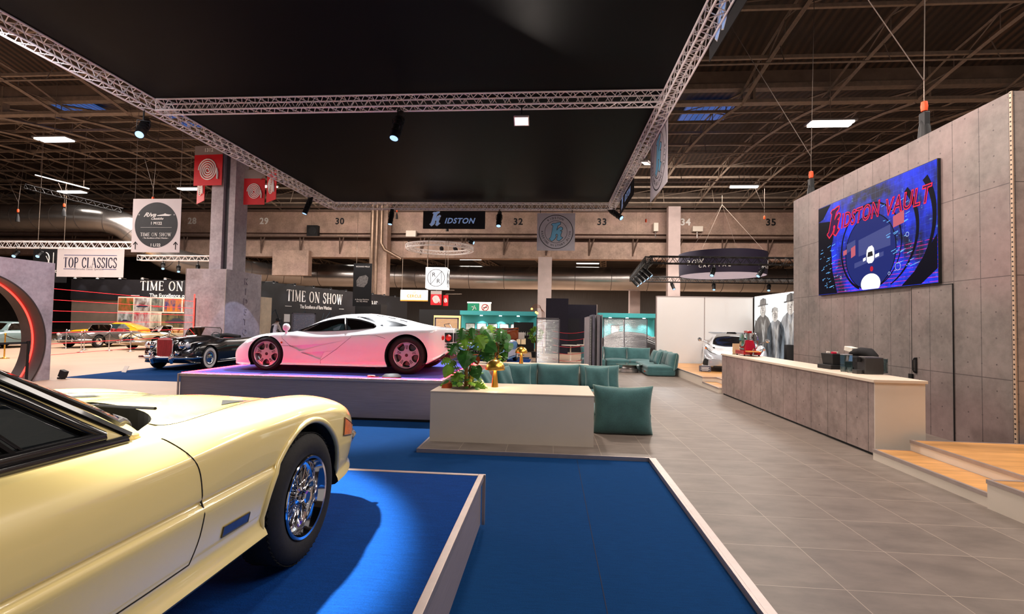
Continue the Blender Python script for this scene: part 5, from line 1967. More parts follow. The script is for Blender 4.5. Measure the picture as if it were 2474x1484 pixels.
def open_car(name, label, loc, rot, col, W=1.74, Lf=.85, Lr=3.3, wb=2.4, R=.325, rim=.19, hood=.86, crown=.82, zbelt=.84, deck=.84, seats=(60, 20, 20), grille='oval', whitewall=False, roof=None, roofcol=None, bumper=True, nx=60, group=None):
    P = paint('paint_%d_%d_%d' % col, col, .2)
    t = thing(name, label, 'car', loc, rot, group)
    L = Loft(gen_sections(Lf, Lr, W, .2, zbelt, hood, crown, deck), nx, 3)
    body = L.mesh().build('body', P, t, 50)
    cuts = [cyl_cut(x, R, R + .055, s_ * .5, s_ * 1.1, 28) for x in (0, -wb) for s_ in (-1, 1)]
    if not roof:
        mb = MB()
        mb.prism([(-1.12, .58), (-1.12, -.58), (-2.15, -.56), (-2.15, .56)], lambda a, b, d: (a, b, d), .45, 1.3)
        cuts.append((mb, M['interior']))
    cut(body, cuts)
    h = W / 2
    # windscreen frame
    if not roof:
        ys, zt = .60, zbelt + .36
        mb = MB()
        pts = [(-.88, ys + .04, zbelt - .02), (-1.02, ys, zt - .08), (-1.06, ys - .08, zt), (-1.04, 0, zt + .02), (-1.06, -ys + .08, zt), (-1.02, -ys, zt - .08), (-.88, -ys - .04, zbelt - .02)]
        mb.tube(pts, .016, 8)
        mb.build('windscreen_frame', M['chrome'] if col != (17, 17, 20) else MATS['gloss_black_trim'], t, 50)
        g_ = MB()
        g_.add([(-.86, ys + .03, zbelt - .02), (-.78, 0, zbelt), (-.86, -ys - .03, zbelt - .02), (-1.04, -ys + .06, zt - .02), (-1.03, 0, zt), (-1.04, ys - .06, zt - .02)], [(0, 1, 4, 5), (1, 2, 3, 4)])
        g_.build('windscreen', M['clearglass'], t)
        sm = mat('leather_%d_%d_%d' % seats, seats, .5, noise=14, amt=.1)
        for s_ in (-1, 1):
            mb = MB()
            R_ = Matrix.Rotation(radians(-12), 3, 'Y')
            mb.box(-.1, .06, -.24, .24, 0, .50, R_, (-1.88, s_ * .30, .48))
            mb.box(-1.85, -1.4, s_ * .30 - .24, s_ * .30 + .24, .45, .60)
            mb.build('seat', sm, t, 40, .05)
        MB().tube([(-1.2 + .06 * cos(2 * pi * k / 20), .32 + .18 * sin(2 * pi * k / 20), zbelt + .03 + .17 * cos(2 * pi * k / 20)) for k in range(20)], .011, 6, close=True).build('steering_wheel', M['blackmetal'], t, 50)
        MB().tube([(-2.22, -.55, zbelt + .02), (-2.28, 0, zbelt + .06), (-2.22, .55, zbelt + .02)], [.06, .09, .06], 10).build('folded_hood', mat('hood_cloth_%d' % seats[0], (30, 28, 30) if not roofcol else roofcol, .8, noise=10), t, 50)
    else:
        rc = paint('roofpaint_%d_%d_%d' % (roofcol or col), roofcol or col, .25)
        zr = roof
        cs = []
        for x, a, b in ((-.75, 0, 0), (-.95, .12, .0), (-1.35, .8, .5), (-1.6, 1, .9), (-2.0, 1, 1), (-2.4, .8, .7), (-2.9, .25, .1), (-3.0, .0, .0)):
            zt = zbelt + (zr - zbelt) * a
            cs.append((x, [(0, zbelt - .15), (h * .80, zbelt - .12), (h * .78, zbelt), (h * (.78 - .16 * a), zbelt + (zt - zbelt) * .6), (h * (.78 - .25 * a), zt - .03 * a), (h * .3, zt + .01), (0, zt + .015)]))
        G = Loft(cs, 40, 3)
        cb = G.mesh().build('roof', rc, t, 50)
        zt = zbelt + (zr - zbelt) * .82
        wn = [(-1.10, zbelt + .04), (-1.42, zt), (-2.15, zt), (-2.55, zbelt + .06)]
        mb = MB()
        mb.prism(wn, lambda a, b, d: (a, d, b), -1.2, 1.2)
        cut(cb, [(mb, M['interior'])])
        for s_ in (-1, 1):
            G.side_patch(wn, -.006, 'side_window', M['clearglass'], t, s_, .2)
        G.top_patch([(-.86, .5), (-.82, 0), (-.86, -.5), (-1.36, -.38), (-1.38, 0), (-1.36, .38)], .006, 'windscreen', M['glass'], t, .1)
    # grille, lamps, bumpers
    gx = Lf
    if grille == 'oval':
        mb = MB()
        zz = .50
        mb.lathe([(.8, -.04), (1.0, -.02), (1.0, .03), (.9, .035)], 28, (0, 0, 0), 'x')
        g_ = mb.build('grille_ring', M['chrome'], t, 50)
        g_.scale = (1, .42, .15)
        g_.location = (gx - .01, 0, zz + .02)
        MB().box(gx - .1, gx + .005, -.38, .38, zz - .09, zz + .13).build('grille', M['black'], t)
        MB().tube([(gx + .03, -.4, zz + .02), (gx + .03, .4, zz + .02)], .012, 6).tube([(gx + .035, .09 * cos(2 * pi * k / 24), zz + .02 + .09 * sin(2 * pi * k / 24)) for k in range(24)], .01, 6, close=True).tube([(gx + .035, 0, zz + .11), (gx + .035, 0, zz + .02)], .008, 5).build('grille_star', M['chrome'], t, 50)
    hl = MB()
    for s_ in (-1, 1):
        x = Lf * .80
        y = h * .70
        z = crown - .115
        o = MB().lathe([(0, .05), (.06, .045), (.085, .02), (.092, 0)], 24, (0, 0, 0), 'x')
        lens = o.build('headlamp', mat('headlamp_glass', (225, 228, 230), .08, .3, coat=1, noise=20, amt=.1), t, 60)
        lens.location = (x + .085, s_ * y, z)
        rg = MB().lathe([(.085, -.02), (.102, .0), (.104, .03), (.092, .035)], 24, (0, 0, 0), 'x').build('headlamp_ring', M['chrome'], t, 60)
        rg.location = (x + .06, s_ * y, z)
    if bumper:
        mb = MB()
        mb.tube([(Lf * .55, -h * 1.0, .42), (Lf * .95, -h * .93, .42), (Lf + .09, -h * .6, .42), (Lf + .12, 0, .42), (Lf + .09, h * .6, .42), (Lf * .95, h * .93, .42), (Lf * .55, h * 1.0, .42)], [.03, .05, .055, .055, .055, .05, .03], 10)
        for y in (-.34, .34):
            mb.tube([(Lf + .13, y, .34), (Lf + .155, y, .42), (Lf + .14, y, .53)], [.03, .038, .02], 8)
        mb.build('bumper', M['chrome'], t, 50)
        mb = MB()
        mb.tube([(-Lr * .9, -h * .95, .45), (-Lr - .06, -h * .6, .45), (-Lr - .09, 0, .45), (-Lr - .06, h * .6, .45), (-Lr * .9, h * .95, .45)], .05, 8)
        mb.build('rear_bumper', M['chrome'], t, 50)
    mb = MB()
    for s_ in (-1, 1):
        L.side_line([(-.55, .27), (-1.8, .27)], .014, mb, s_, .004, .2)
    mb.build('sill_trim', M['chrome'], t)
    for x in (0, -wb):
        for s_ in (-1, 1):
            alloy_wheel(t, (x, s_ * (h - .10), R), R, .17, rim, flip=s_, cap=True, whitewall=whitewall)
    return t
# ------------------------------------------------------------------ black grand tourer on the carpet at the left
def black_car():
    t = open_car('classic_car', 'black open classic car with upright chrome radiator grille and whitewall tyres', (-12.02, 15.15, .006), radians(-87), (17, 17, 20), W=1.82, Lf=.80, Lr=4.1, wb=3.05, R=.37, rim=.20, hood=1.06, crown=.92, zbelt=.98, deck=.95, seats=(150, 30, 30), grille='none', whitewall=True)
    g = thing_part('radiator_grille', t)
    mb = MB()
    mb.prism([(-.26, .42), (.26, .42), (.27, .95), (.20, 1.03), (0, 1.08), (-.20, 1.03), (-.27, .95)], lambda a, b, d: (d, a, b), .62, .86)
    mb.build('grille_shell', M['chrome'], g, 30, .012)
    mb = MB()
    for k in range(-9, 10):
        mb.box(.865, .875, k * .024 - .004, k * .024 + .004, .46, .96)
    mb.build('grille_slats', mat('reddish_grille', (190, 80, 80), .3, .5, noise=9), g)
    MB().box(.855, .866, -.23, .23, .45, .97).build('grille_mesh', mat('grille_dark_red', (150, 44, 48), .5, .2, noise=9), g)  # darker red backing behind the slats
    MB().tube([(.74, 0, 1.08), (.76, 0, 1.14), (.66, 0, 1.19)], [.015, .014, .004], 8).build('mascot', M['chrome'], g, 50)
    for s_ in (-1, 1):
        for (x, y, z, r) in ((.80, .48, .80, .115), (.90, .42, .56, .08)):
            o = MB().lathe([(0, .05), (r * .8, .035), (r, 0), (r * .9, -.06), (0, -.16)], 24, (0, 0, 0), 'x').build('lamp', M['chrome'], t, 60)
            o.location = (x, s_ * y, z)
        MB().tube([(.92, s_ * .30, .26), (1.0, s_ * .30, .38), (.96, s_ * .30, .54)], [.05, .06, .03], 10).build('overrider', M['chrome'], t, 60)
    return t


black_car()
# ------------------------------------------------------------------ light blue open car beyond the plants
bl = open_car('classic_car', 'light blue open classic car with red seats behind the plants', (-2.42, 17.6, .165), radians(-96), (120, 168, 222), W=1.74, Lf=.85, Lr=3.2, wb=2.4, seats=(200, 24, 30), hood=.88, crown=.86, zbelt=.86, deck=.84, R=.33)
MB().tube([(.98, -.62, .36), (1.0, -.62, .5), (.96, -.62, .58)], .05, 8).tube([(.98, .62, .36), (1.0, .62, .5), (.96, .62, .58)], .05, 8).build('overrider', M['chrome'], bl, 50)
# ------------------------------------------------------------------ row of classics in the far left aisle
open_car('classic_car', 'beige open roadster with oval grille behind the left rope posts', (-20.9, 23.6, 0), radians(-99), (196, 172, 132), seats=(190, 130, 70))
open_car('classic_car', 'silver grey open classic car with red lit bumper left of the beige roadster', (-24.6, 23.9, 0), radians(-88), (96, 86, 84), seats=(150, 30, 30), W=1.76)
open_car('classic_car', 'yellow coupe with black window line behind the silver grey car', (-28.6, 28.2, 0), radians(-165), (226, 160, 22), roof=1.28, grille='none', bumper=False)
open_car('classic_car', 'dark green open car behind the beige roadster', (-22.4, 29.0, 0), radians(-168), (14, 62, 58), seats=(20, 70, 66), roofcol=(20, 70, 66), W=1.8, zbelt=.95, hood=.95, crown=.9)
open_car('classic_car', 'pale blue grey classic car seen through the round portal', (-27.2, 20.8, 0), radians(-84), (120, 142, 142), roof=1.30)
open_car('classic_car', 'black classic car at the left picture edge beyond the round portal', (-30.4, 21.2, 0), radians(-100), (18, 18, 20), roof=1.36, roofcol=(18, 18, 22))


# ------------------------------------------------------------------ silver hypercar
def silver_car():
    P = mat('liquid_silver_paint', (188, 192, 200), .2, .35, coat=1, noise=1.5, amt=.02)
    t = thing('sports_car', 'silver hypercar with black cabin standing on the oak platform beyond the counter', 'car', (5.95, 16.35, .318), radians(-107))
    def sec(w, zb, zm, a, b, c, d, e):
        return [(0, zb), (w * .92, zb), (w, zb + .06), (w, zm), (w * .97, a), (w * .86, b), (w * .62, c), (w * .35, d), (0, e)]
    S = [
        (1.05, sec(.45, .20, .28, .34, .38, .39, .39, .39)),
        (.95, sec(.75, .14, .28, .40, .46, .46, .45, .45)),
        (.70, sec(.90, .12, .32, .52, .60, .56, .55, .55)),
        (.30, sec(.95, .12, .36, .66, .76, .66, .64, .64)),
        (-.10, sec(.96, .12, .38, .72, .83, .74, .71, .71)),
        (-.45, sec(.94, .12, .38, .70, .82, .86, .87, .88)),
        (-.85, sec(.92, .12, .38, .68, .80, 1.02, 1.07, 1.09)),
        (-1.3, sec(.92, .12, .38, .68, .82, 1.09, 1.16, 1.18)),
        (-1.8, sec(.95, .12, .40, .72, .88, 1.02, 1.14, 1.16)),
        (-2.4, sec(.97, .13, .42, .78, .92, .96, 1.0, 1.04)),
        (-2.9, sec(.97, .18, .44, .76, .90, .92, .93, .94)),
        (-3.4, sec(.88, .32, .5, .72, .82, .84, .85, .85)),
    ]
    L = Loft(S, 80, 4)
    body = L.mesh().build('body', P, t, 45)
    cut(body, [cyl_cut(x, .34, .385, s_ * .56, s_ * 1.1, 36) for x in (0, -2.67) for s_ in (-1, 1)])
    bl_ = MATS['gloss_black_trim']
    L.top_patch(smoothpts([(-.30, .62), (-.22, .3), (-.20, 0), (-.22, -.3), (-.30, -.62)], 4) + [(-.62, -.60), (-1.0, -.50), (-1.9, -.42), (-2.0, 0), (-1.9, .42), (-1.0, .50), (-.62, .60)], .005, 'cabin_glass', bl_, t)
    for s_ in (-1, 1):
        L.side_patch([(-.55, .80), (-.85, .98), (-1.3, 1.06), (-1.8, .99), (-1.75, .88), (-1.2, .82)], .004, 'side_window', bl_, t, s_)
        # intake, headlamp
        L.side_patch([(.94, .18), (.94, .36), (.82, .40), (.62, .26), (.60, .18)], .006, 'front_intake', M['black'], t, s_, .04)
        L.top_patch([(a, s_ * b) for a, b in [(.84, .48), (.72, .58), (.45, .74), (.30, .86), (.50, .84), (.74, .72)]], .006, 'headlamp_recess', M['black'], t, .04)
        L.top_patch([(a, s_ * b) for a, b in [(.74, .60), (.52, .75), (.42, .81), (.60, .76)]], .010, 'headlamp', MATS['headlamp_glass'], t, .04)
        L.top_patch([(a, s_ * b) for a, b in [(.54, .80), (.44, .84), (.40, .87), (.5, .86)]], .011, 'indicator', MATS['amber_lens'], t, .03)
        L.top_patch([(a, s_ * b) for a, b in [(-.05, .70), (-.30, .74), (-.34, .80), (-.10, .80)]], .005, 'bonnet_vent', M['black'], t)
        mb = MB()
        mb.tube([(-.45, s_ * .80, .86), (-.42, s_ * 1.0, .93)], [.02, .014], 8)
        mb.lathe([(0, -.04), (.05, -.03), (.07, 0), (.06, .06), (0, .07)], 16, (-.42, s_ * 1.03, .96), 'x')
        mb.build('mirror', M['chrome'], t, 60)
        MB().tube([(-2.5, s_ * .5, .95), (-2.55, s_ * .5, 1.17)], .02, 6).build('wing_strut', M['black'], t)
    MB().box(-2.75, -2.4, -.88, .88, 1.17, 1.20).build('rear_wing', P, t, None, .008)
    MB().box(.72, 1.03, -.62, .62, .12, .18).build('front_splitter', M['black'], t, None, .01)
    mb = MB()
    mb.prism([(-.50, .20), (.50, .20), (.42, .33), (-.42, .33)], lambda a, b, d: (d, a, b), .9, 1.035)
    mb.build('front_grille', M['black'], t)
    # roof snorkel
    MB().box(-1.8, -1.2, -.16, .16, 1.15, 1.22).build('roof_scoop', bl_, t, None, .03)
    for x in (0, -2.67):
        for s_ in (-1, 1):
            alloy_wheel(t, (x, s_ * .84, .335), .335, .22, .24, n=10, flip=s_, slots=False, m=M['blackmetal'])
    return t


silver_car()
t = thing('info_sign', 'small dark sign plate standing before the silver car', 'sign', (4.75, 15.35, .318), radians(-12))
MB().box(-.17, .17, -.01, .01, .02, .2, Matrix.Rotation(radians(-20), 3, 'X')).build('plate', mat('dark_purple_plate', (48, 38, 58), .4, noise=5), t)
mb = MB()
R_ = Matrix.Rotation(radians(-20), 3, 'X')
for k, wv in enumerate((.12, .10, .13, .09)):
    mb.box(-wv, wv, -.0125, -.0105, .14 - k * .03, .150 - k * .03, R_)
mb.build('text_lines', M['whiteprint'], t)
MB().tube([(-.1, .0, .0), (-.1, .06, .1)], .006, 5).tube([(.1, .0, .0), (.1, .06, .1)], .006, 5).build('stand', M['blackmetal'], t)
# ------------------------------------------------------------------ soft furniture
def fabric(name, col):
    m = bpy.data.materials.new(name)
    m.use_nodes = True
    t = NT(m)
    vec = t.obj()[0]
    n = t.noise(vec, 190, 2, .7)
    n2 = t.noise(vec, 6, 3, .5)
    c = lin(col)
    f = t.ramp(t.m('ADD', t.m('MULTIPLY', n, .75), t.m('MULTIPLY', n2, .25)), .35, .65)
    t.l.new(t.mix(f, tuple(q * .62 for q in c[:3]) + (1,), tuple(q * 1.35 for q in c[:3]) + (1,)), t.b.inputs['Base Color'])
    t.b.inputs['Roughness'].default_value = .95
    t.b.inputs['Sheen Weight'].default_value = .25
    t.bump(n, .003, .7)
    return m


M['teal'] = fabric('teal_boucle_fabric', (64, 106, 108))
M['piping'] = mat('pale_teal_piping', (150, 178, 168), .8, noise=60, amt=.1)


def pillow_mesh(w_, h_, t_, c=.07, n=16, flat_bottom=False, sag=0.):
    """pillow in the XZ plane, thickness along Y, origin at the bottom centre"""
    rows = []
    def pt(u, v, s):
        x = w_ / 2 * u * (1 - c * (1 - v * v))
        cz = c if not (flat_bottom and v < 0) else 0
        z = h_ / 2 * v * (1 - cz * 1.25 * (1 - u * u)) + h_ / 2
        f = max(0, (1 - u ** 4) * (1 - v ** 4)) ** .42
        y = s * t_ / 2 * f * (1 + sag * (.5 - abs(v)) * .3)
        y += .010 * sin(5 * u + 2 * v) * f * s
        return (x, y, z)
    g = []
    for i in range(n + 1):
        u = -cos(pi * i / n)
        row = []
        for j in range(n + 1):
            row.append(pt(u, -cos(pi * j / n), 1))
        g.append(row)
    g2 = []
    for i in range(n + 1):
        u = -cos(pi * i / n)
        g2.append([pt(u, -cos(pi * j / n), -1) for j in range(n + 1)])
    mb = MB().grid(g).grid(g2)
    edge = [g[i][0] for i in range(n + 1)] + [g[n][j] for j in range(1, n + 1)] + [g[i][n] for i in range(n - 1, -1, -1)] + [g[0][j] for j in range(n - 1, 0, -1)]
    me = mb.mesh('pillow', M['teal'], None, False)
    bm = bmesh.new()
    bm.from_mesh(me)
    bmesh.ops.remove_doubles(bm, verts=bm.verts, dist=.0002)
    bmesh.ops.recalc_face_normals(bm, faces=bm.faces)
    bm.to_mesh(me)
    bm.free()
    me.shade_smooth()
    return me, edge


def mesh_obj(name, me, parent=None):
    o = bpy.data.objects.new(name, me)
    C.objects.link(o)
    if parent:
        o.parent = parent
    return o


def puffbox(w_, d_, h_, n=12, bulge=.10, p8=9):
    mb = MB()
    for ax in range(3):
        for s in (-1, 1):
            g = []
            for i in range(n + 1):
                row = []
                for j in range(n + 1):
                    a, b = -1 + 2 * i / n, -1 + 2 * j / n
                    q = [0, 0, 0]
                    q[ax], q[(ax + 1) % 3], q[(ax + 2) % 3] = s, a, b
                    L = (abs(q[0]) ** p8 + abs(q[1]) ** p8 + abs(q[2]) ** p8) ** (1 / p8)
                    q = [k / L for k in q]
                    x, y, z = q
                    bz = bulge * (1 - x * x) * (1 - y * y) if z > 0 else 0
                    # little horns on the upper corners
                    horn = .10 * (abs(x) * abs(y)) ** 6 if z > .5 else 0
                    px = w_ / 2 * x * (1 - .035 * (1 - y * y) * (z > 0)) * (1 + horn * .3)
                    py = d_ / 2 * y * (1 - .035 * (1 - x * x) * (z > 0)) * (1 + horn * .3)
                    row.append((px, py, h_ / 2 * (z + 1) + h_ * (bz + horn)))
                g.append(row)
            mb.grid(g)
    me = mb.mesh('puff', M['teal'], None, False)
    bm = bmesh.new()
    bm.from_mesh(me)
    bmesh.ops.remove_doubles(bm, verts=bm.verts, dist=.0005)
    bmesh.ops.recalc_face_normals(bm, faces=bm.faces)
    bm.to_mesh(me)
    bm.free()
    me.shade_smooth()
    return me


SEATME = puffbox(.90, .92, .33)
BACKME, BACKE = pillow_mesh(.93, .58, .30, .06)
PILME, PILE = pillow_mesh(.50, .48, .18, .07)
PIPEB = MB().tube(BACKE, .0065, 5, close=True).mesh('piping', M['piping'], 60)
PIPEP = MB().tube(PILE, .006, 5, close=True).mesh('piping', M['piping'], 60)


def sofa(label, x, y, rz, group, z=.053, dz=0, corner=False, wsc=1.):
    """origin under the seat centre; the seat looks along local -Y"""
    t = thing('sofa_module', label, 'sofa', (x, y, z), rz, group)
    s = mesh_obj('seat', SEATME, t)
    s.scale = (wsc, 1, 1)
    b = mesh_obj('backrest', BACKME, t)
    b.location = (0, .38, .20)
    b.rotation_euler = (radians(-10), 0, 0)
    b.scale = (wsc, 1, 1)
    mesh_obj('piping', PIPEB, b)
    if corner:
        b = mesh_obj('backrest', BACKME, t)
        b.location = (corner * .36, .0, .20)
        b.rotation_euler = (radians(-10), 0, -corner * pi / 2)
        mesh_obj('piping', PIPEB, b)
    return t


def cushion(label, x, y, z, rz, tilt=-22, sc=1., group='loose square sofa cushions', lean=0):
    o = mesh_obj('cushion', PILME)
    o.location = (x, y, z)
    o.rotation_euler = (radians(tilt), lean, rz)
    o.scale = (sc, sc, sc)
    mesh_obj('piping', PIPEP, o)
    tag(o, label, 'cushion', group)
    return o


g_ = 'near group of teal sofa modules'
sofa('teal sofa module at the left corner of the near row, beside the brass lamp', -.72, 10.28, 0, g_)
sofa('middle teal sofa module of the near row, facing the camera', .19, 10.28, 0, g_)
sofa('right teal sofa module of the near row in front of the grey slab stack', 1.08, 10.28, 0, g_, wsc=.92)
sofa('teal sofa module at the left side of the near group, facing right', -1.16, 9.32, -pi / 2 + pi, g_)
# the big near module seen from behind
t = thing('sofa_module', 'teal sofa module seen from behind at the right end of the front planter', 'sofa', (1.12, 7.98, .053), pi, g_)
me, ed = pillow_mesh(.90, .73, .28, .085, 20, True)
b = mesh_obj('backrest', me, t)
b.location = (0, .42, .0)
mesh_obj('piping', MB().tube(ed, .0065, 5, close=True).mesh('piping', M['piping'], 60), b)
mesh_obj('seat', SEATME, t)
cushion('square teal cushion with pale piping leaning at the right end of the near row', .98, 10.08, .37, radians(4), -14)
cushion('square teal cushion leaning in the left corner of the near row', -.62, 10.05, .38, radians(8), -16)
cushion('teal cushion lying against the left corner, just right of the brass lamp', -.86, 9.80, .36, radians(60), -16)
cushion('teal cushion behind the stem of the front brass lamp', -1.10, 9.42, .36, radians(80), -28)
cushion('teal cushion left of the stem of the front brass lamp', -1.22, 9.12, .36, radians(70), -34)
# low table between the near sofas with a camera-like box on it
t = thing('coffee_table', 'low dark coffee table between the near sofas', 'table', (.95, 9.05, .053))
MB().lathe([(0, .30), (.40, .30), (.42, .31), (.42, .33), (0, .335)], 36).build('tabletop', mat('smoked_grey_top', (96, 92, 90), .25, .2, noise=6), t, 40)
MB().lathe([(0, 0), (.24, 0), (.24, .02), (.2, .03), (.2, .28), (.24, .30), (0, .30)], 30).build('base', M['alu'], t, 40)
t = thing('storage_box', 'long silver and black box lying on the low table behind the planter', 'box', (.80, 8.95, .388), radians(8))
MB().box(-.24, .24, -.12, .12, 0, .055).build('body', M['black'], t, None, .006)
MB().box(-.245, .10, -.125, .125, .055, .085).build('lid', mat('warm_metal_lid', (190, 160, 140), .3, .7, noise=9), t, None, .006)
# far sofa group
g2 = 'far group of teal sofa modules'
for k, (x, y, rz, lb) in enumerate(((1.70, 19.35, 0, 'teal sofa module at the far left, just right of the grey slab stack'), (2.62, 19.35, 0, 'teal sofa module in the middle of the far back row'), (3.50, 19.2, 0, 'teal corner sofa module at the right end of the far back row'), (3.68, 18.3, -pi / 2, 'teal sofa module of the far group, first one along the right side'), (3.68, 17.50, -pi / 2, 'teal sofa module of the far group, second one along the right side'), (3.68, 16.72, -pi / 2, 'nearest teal sofa module of the far group with small orange label'))):
    s_ = sofa(lb, x, y, rz, g2, corner=0)
    if k == 5:
        MB().box(-.05, .05, -.475, -.462, .10, .14).build('maker_label', M['orange'], s_)
        s_.location.x = 3.66
cushion('teal cushion leaning on the far sofas, farther of the two', 3.66, 17.75, .38, radians(-80), -18)
cushion('teal cushion leaning on the far sofas, nearer of the two', 3.66, 17.12, .38, radians(-86), -18)
t = thing('coffee_table', 'round glass-topped coffee table before the far sofas', 'table', (2.82, 17.55, .053))
MB().lathe([(0, .27), (.46, .27), (.47, .28), (.46, .292), (0, .292)], 40).build('tabletop', mat('green_glass_top', (130, 150, 140), .1, .1, coat=1, noise=5), t, 40)
MB().lathe([(0, 0), (.30, 0), (.31, .01), (.31, .12), (.27, .14), (.22, .27), (0, .27)], 36).build('base', M['alu'], t, 40)


# ------------------------------------------------------------------ plants
def leafmat(name, col, amt=.35):
    m = mat(name, col, .38, 0, noise=7, amt=amt, coat=.25)
    return m


LM = [leafmat('deep_green_leaf', (48, 100, 38)), leafmat('fresh_green_leaf', (112, 158, 52)), leafmat('yellow_green_leaf', (190, 184, 60)), leafmat('reddish_leaf', (190, 84, 44))]
BARK = mat('brown_moss_pole', (128, 92, 48), .9, noise=30, amt=.4, bump=.01)


def leaf(mb, base, direction, normal, L, kind='split', fold=.25, wd=.9):
    """adds one leaf blade: base point, pointing direction, face normal"""
    d = Vector(direction).normalized()
    n = Vector(normal)
    n = (n - d * n.dot(d)).normalized()
    sd = d.cross(n)
    N = 15
    half = []
    for k in range(N + 1):
        v = k / N
        w_ = wd * .5 * (sin(pi * min(1, v ** .62)) ** .8) * (1.05 - .25 * v)
        if v < .06:
            w_ = .22 * wd
        half.append((v, w_))
    def P(v, s, w_):
        z = -fold * abs(w_) * .7 - .22 * v * v
        return Vector(base) + d * (L * (v - (.10 if abs(w_) > .3 and v < .15 else 0))) + sd * (L * s * w_) + n * (L * z)
    tips = .05 if kind == 'split' else 0
    for s in (-1, 1):
        for k in range(N):
            v0, w0 = half[k]
            v1, w1 = half[k + 1]
            mb.add([P(v0, s, 0), P(v1, s, 0), P(min(v1 + tips, 1), s, w1 * .5), P(min(v0 + tips, 1), s, w0 * .5)], [(0, 1, 2, 3)])
            if kind == 'split' and k > 1 and k % 3 == 2:
                continue
            mb.add([P(min(v0 + tips, 1), s, w0 * .5), P(min(v1 + tips, 1), s, w1 * .5), P(min(v1 + 2 * tips, 1.03), s, w1), P(min(v0 + 2 * tips, 1.03), s, w0)], [(0, 1, 2, 3)])


def big_plant(label, base, leaves, height, seed, small=60):
    rr = random.Random(seed)
    t = thing('potted_plant', label, 'plant', base)
    mbs = [MB() for _ in LM]
    stems = MB()
    for (dx, dy, dz, L, kind, ci, ang) in leaves:
        c = Vector((dx, dy, dz))
        out = Vector((sin(radians(ang)), -.55 + rr.uniform(-.3, .1), -cos(radians(ang)) * .8)).normalized()
        nrm = Vector((rr.uniform(-.25, .25), -1, .55 + rr.uniform(-.2, .2)))
        b = c - out * L * .5
        leaf(mbs[ci], b, out, nrm, L * 1.08, kind, .25, 1.0)
        root = Vector((rr.uniform(-.03, .03), rr.uniform(-.03, .03), max(.05, dz * rr.uniform(.2, .6))))
        mid = (root + b) / 2 + Vector((dx * .1, 0, .07))
        stems.tube([root, mid, b], [.006, .005, .004], 5)
    for k in range(small):
        a = rr.uniform(0, 2 * pi)
        r = rr.uniform(.06, .30)
        z = rr.uniform(.0, .16) if k % 3 else rr.uniform(.15, height * .75)
        if k % 3 == 0:
            r = rr.uniform(.03, .2)
        c = Vector((r * cos(a), r * sin(a) * .8, z + .02))
        out = Vector((cos(a), sin(a), rr.uniform(-.5, .4)))
        ci = rr.choice((0, 0, 1, 1, 2, 0, 3) if k % 2 else (0, 1, 0))
        leaf(mbs[ci], c, out, (rr.uniform(-.4, .4), -.5, 1), rr.uniform(.06, .11), 'plain')
        stems.tube([Vector((r * .3 * cos(a), r * .3 * sin(a), max(0, z - .05))), c], .0025, 4)
    for mb, m_, nm in zip(mbs, LM, ('leaves', 'light_leaves', 'yellow_leaves', 'red_leaves')):
        if mb.f:
            mb.build(nm, m_, t, 80, fix=False)
    stems.build('stems', mat('green_stem', (84, 96, 36), .6, noise=9), t, 60)
    MB().tube([(0, 0, -.02), (.0, 0, height * .4), (.02, 0, height * .72)], [.030, .026, .018], 10).tube([(.05, .02, -.02), (.06, 0, height * .45), (.08, 0, height * .6)], [.014, .012, .008], 8).build('stalk', BARK, t, 60)
    return t


def pl(px, py):
    return (-1.586 + (px - 1065) * .00602 + 1.22, 1.574 - (py - 800) * .00614 - .745)


lv = []
for px, py, L, kind, ci, ang in ((1122, 818, .24, 'split', 1, 10), (1098, 838, .20, 'split', 0, -20), (1158, 822, .27, 'split', 1, 35), (1128, 862, .27, 'plain', 0, -5), (1172, 850, .22, 'split', 0, 25), (1092, 878, .16, 'split', 1, -50), (1083, 893, .18, 'plain', 1, -20), (1150, 895, .20, 'plain', 0, 20), (1108, 905, .20, 'split', 1, -15), (1186, 835, .20, 'plain', 0, 60), (1080, 868, .14, 'split', 1, -60), (1118, 802, .17, 'split', 0, 0), (1140, 800, .18, 'split', 0, 15), (1150, 868, .12, 'plain', 3, 20), (1082, 925, .15, 'plain', 3, -60), (1160, 928, .16, 'split', 1, 60), (1133, 915, .13, 'plain', 2, 0)):
    dx, dz = pl(px, py)
    lv.append((dx, random.uniform(-.14, .06), dz, L, kind, ci, ang))
big_plant('tall split-leaf plant with a mossy stem growing out of the front planter bench', (-1.22, 7.10, .735), lv, .85, 3)
lv = []
for k in range(26):
    a = random.uniform(0, 2 * pi)
    z = random.uniform(.15, .92)
    r = (.46 - abs(z - .45) * .45) * random.uniform(.3, 1)
    lv.append((r * cos(a), r * sin(a) * .5 - .05, z, random.uniform(.18, .30), 'split' if k % 2 else 'plain', random.choice((0, 0, 0, 1)), random.uniform(-60, 60)))
big_plant('bushy dark green plant growing out of the rear planter bench', (-1.28, 11.5, .735), lv, .7, 5, 70)

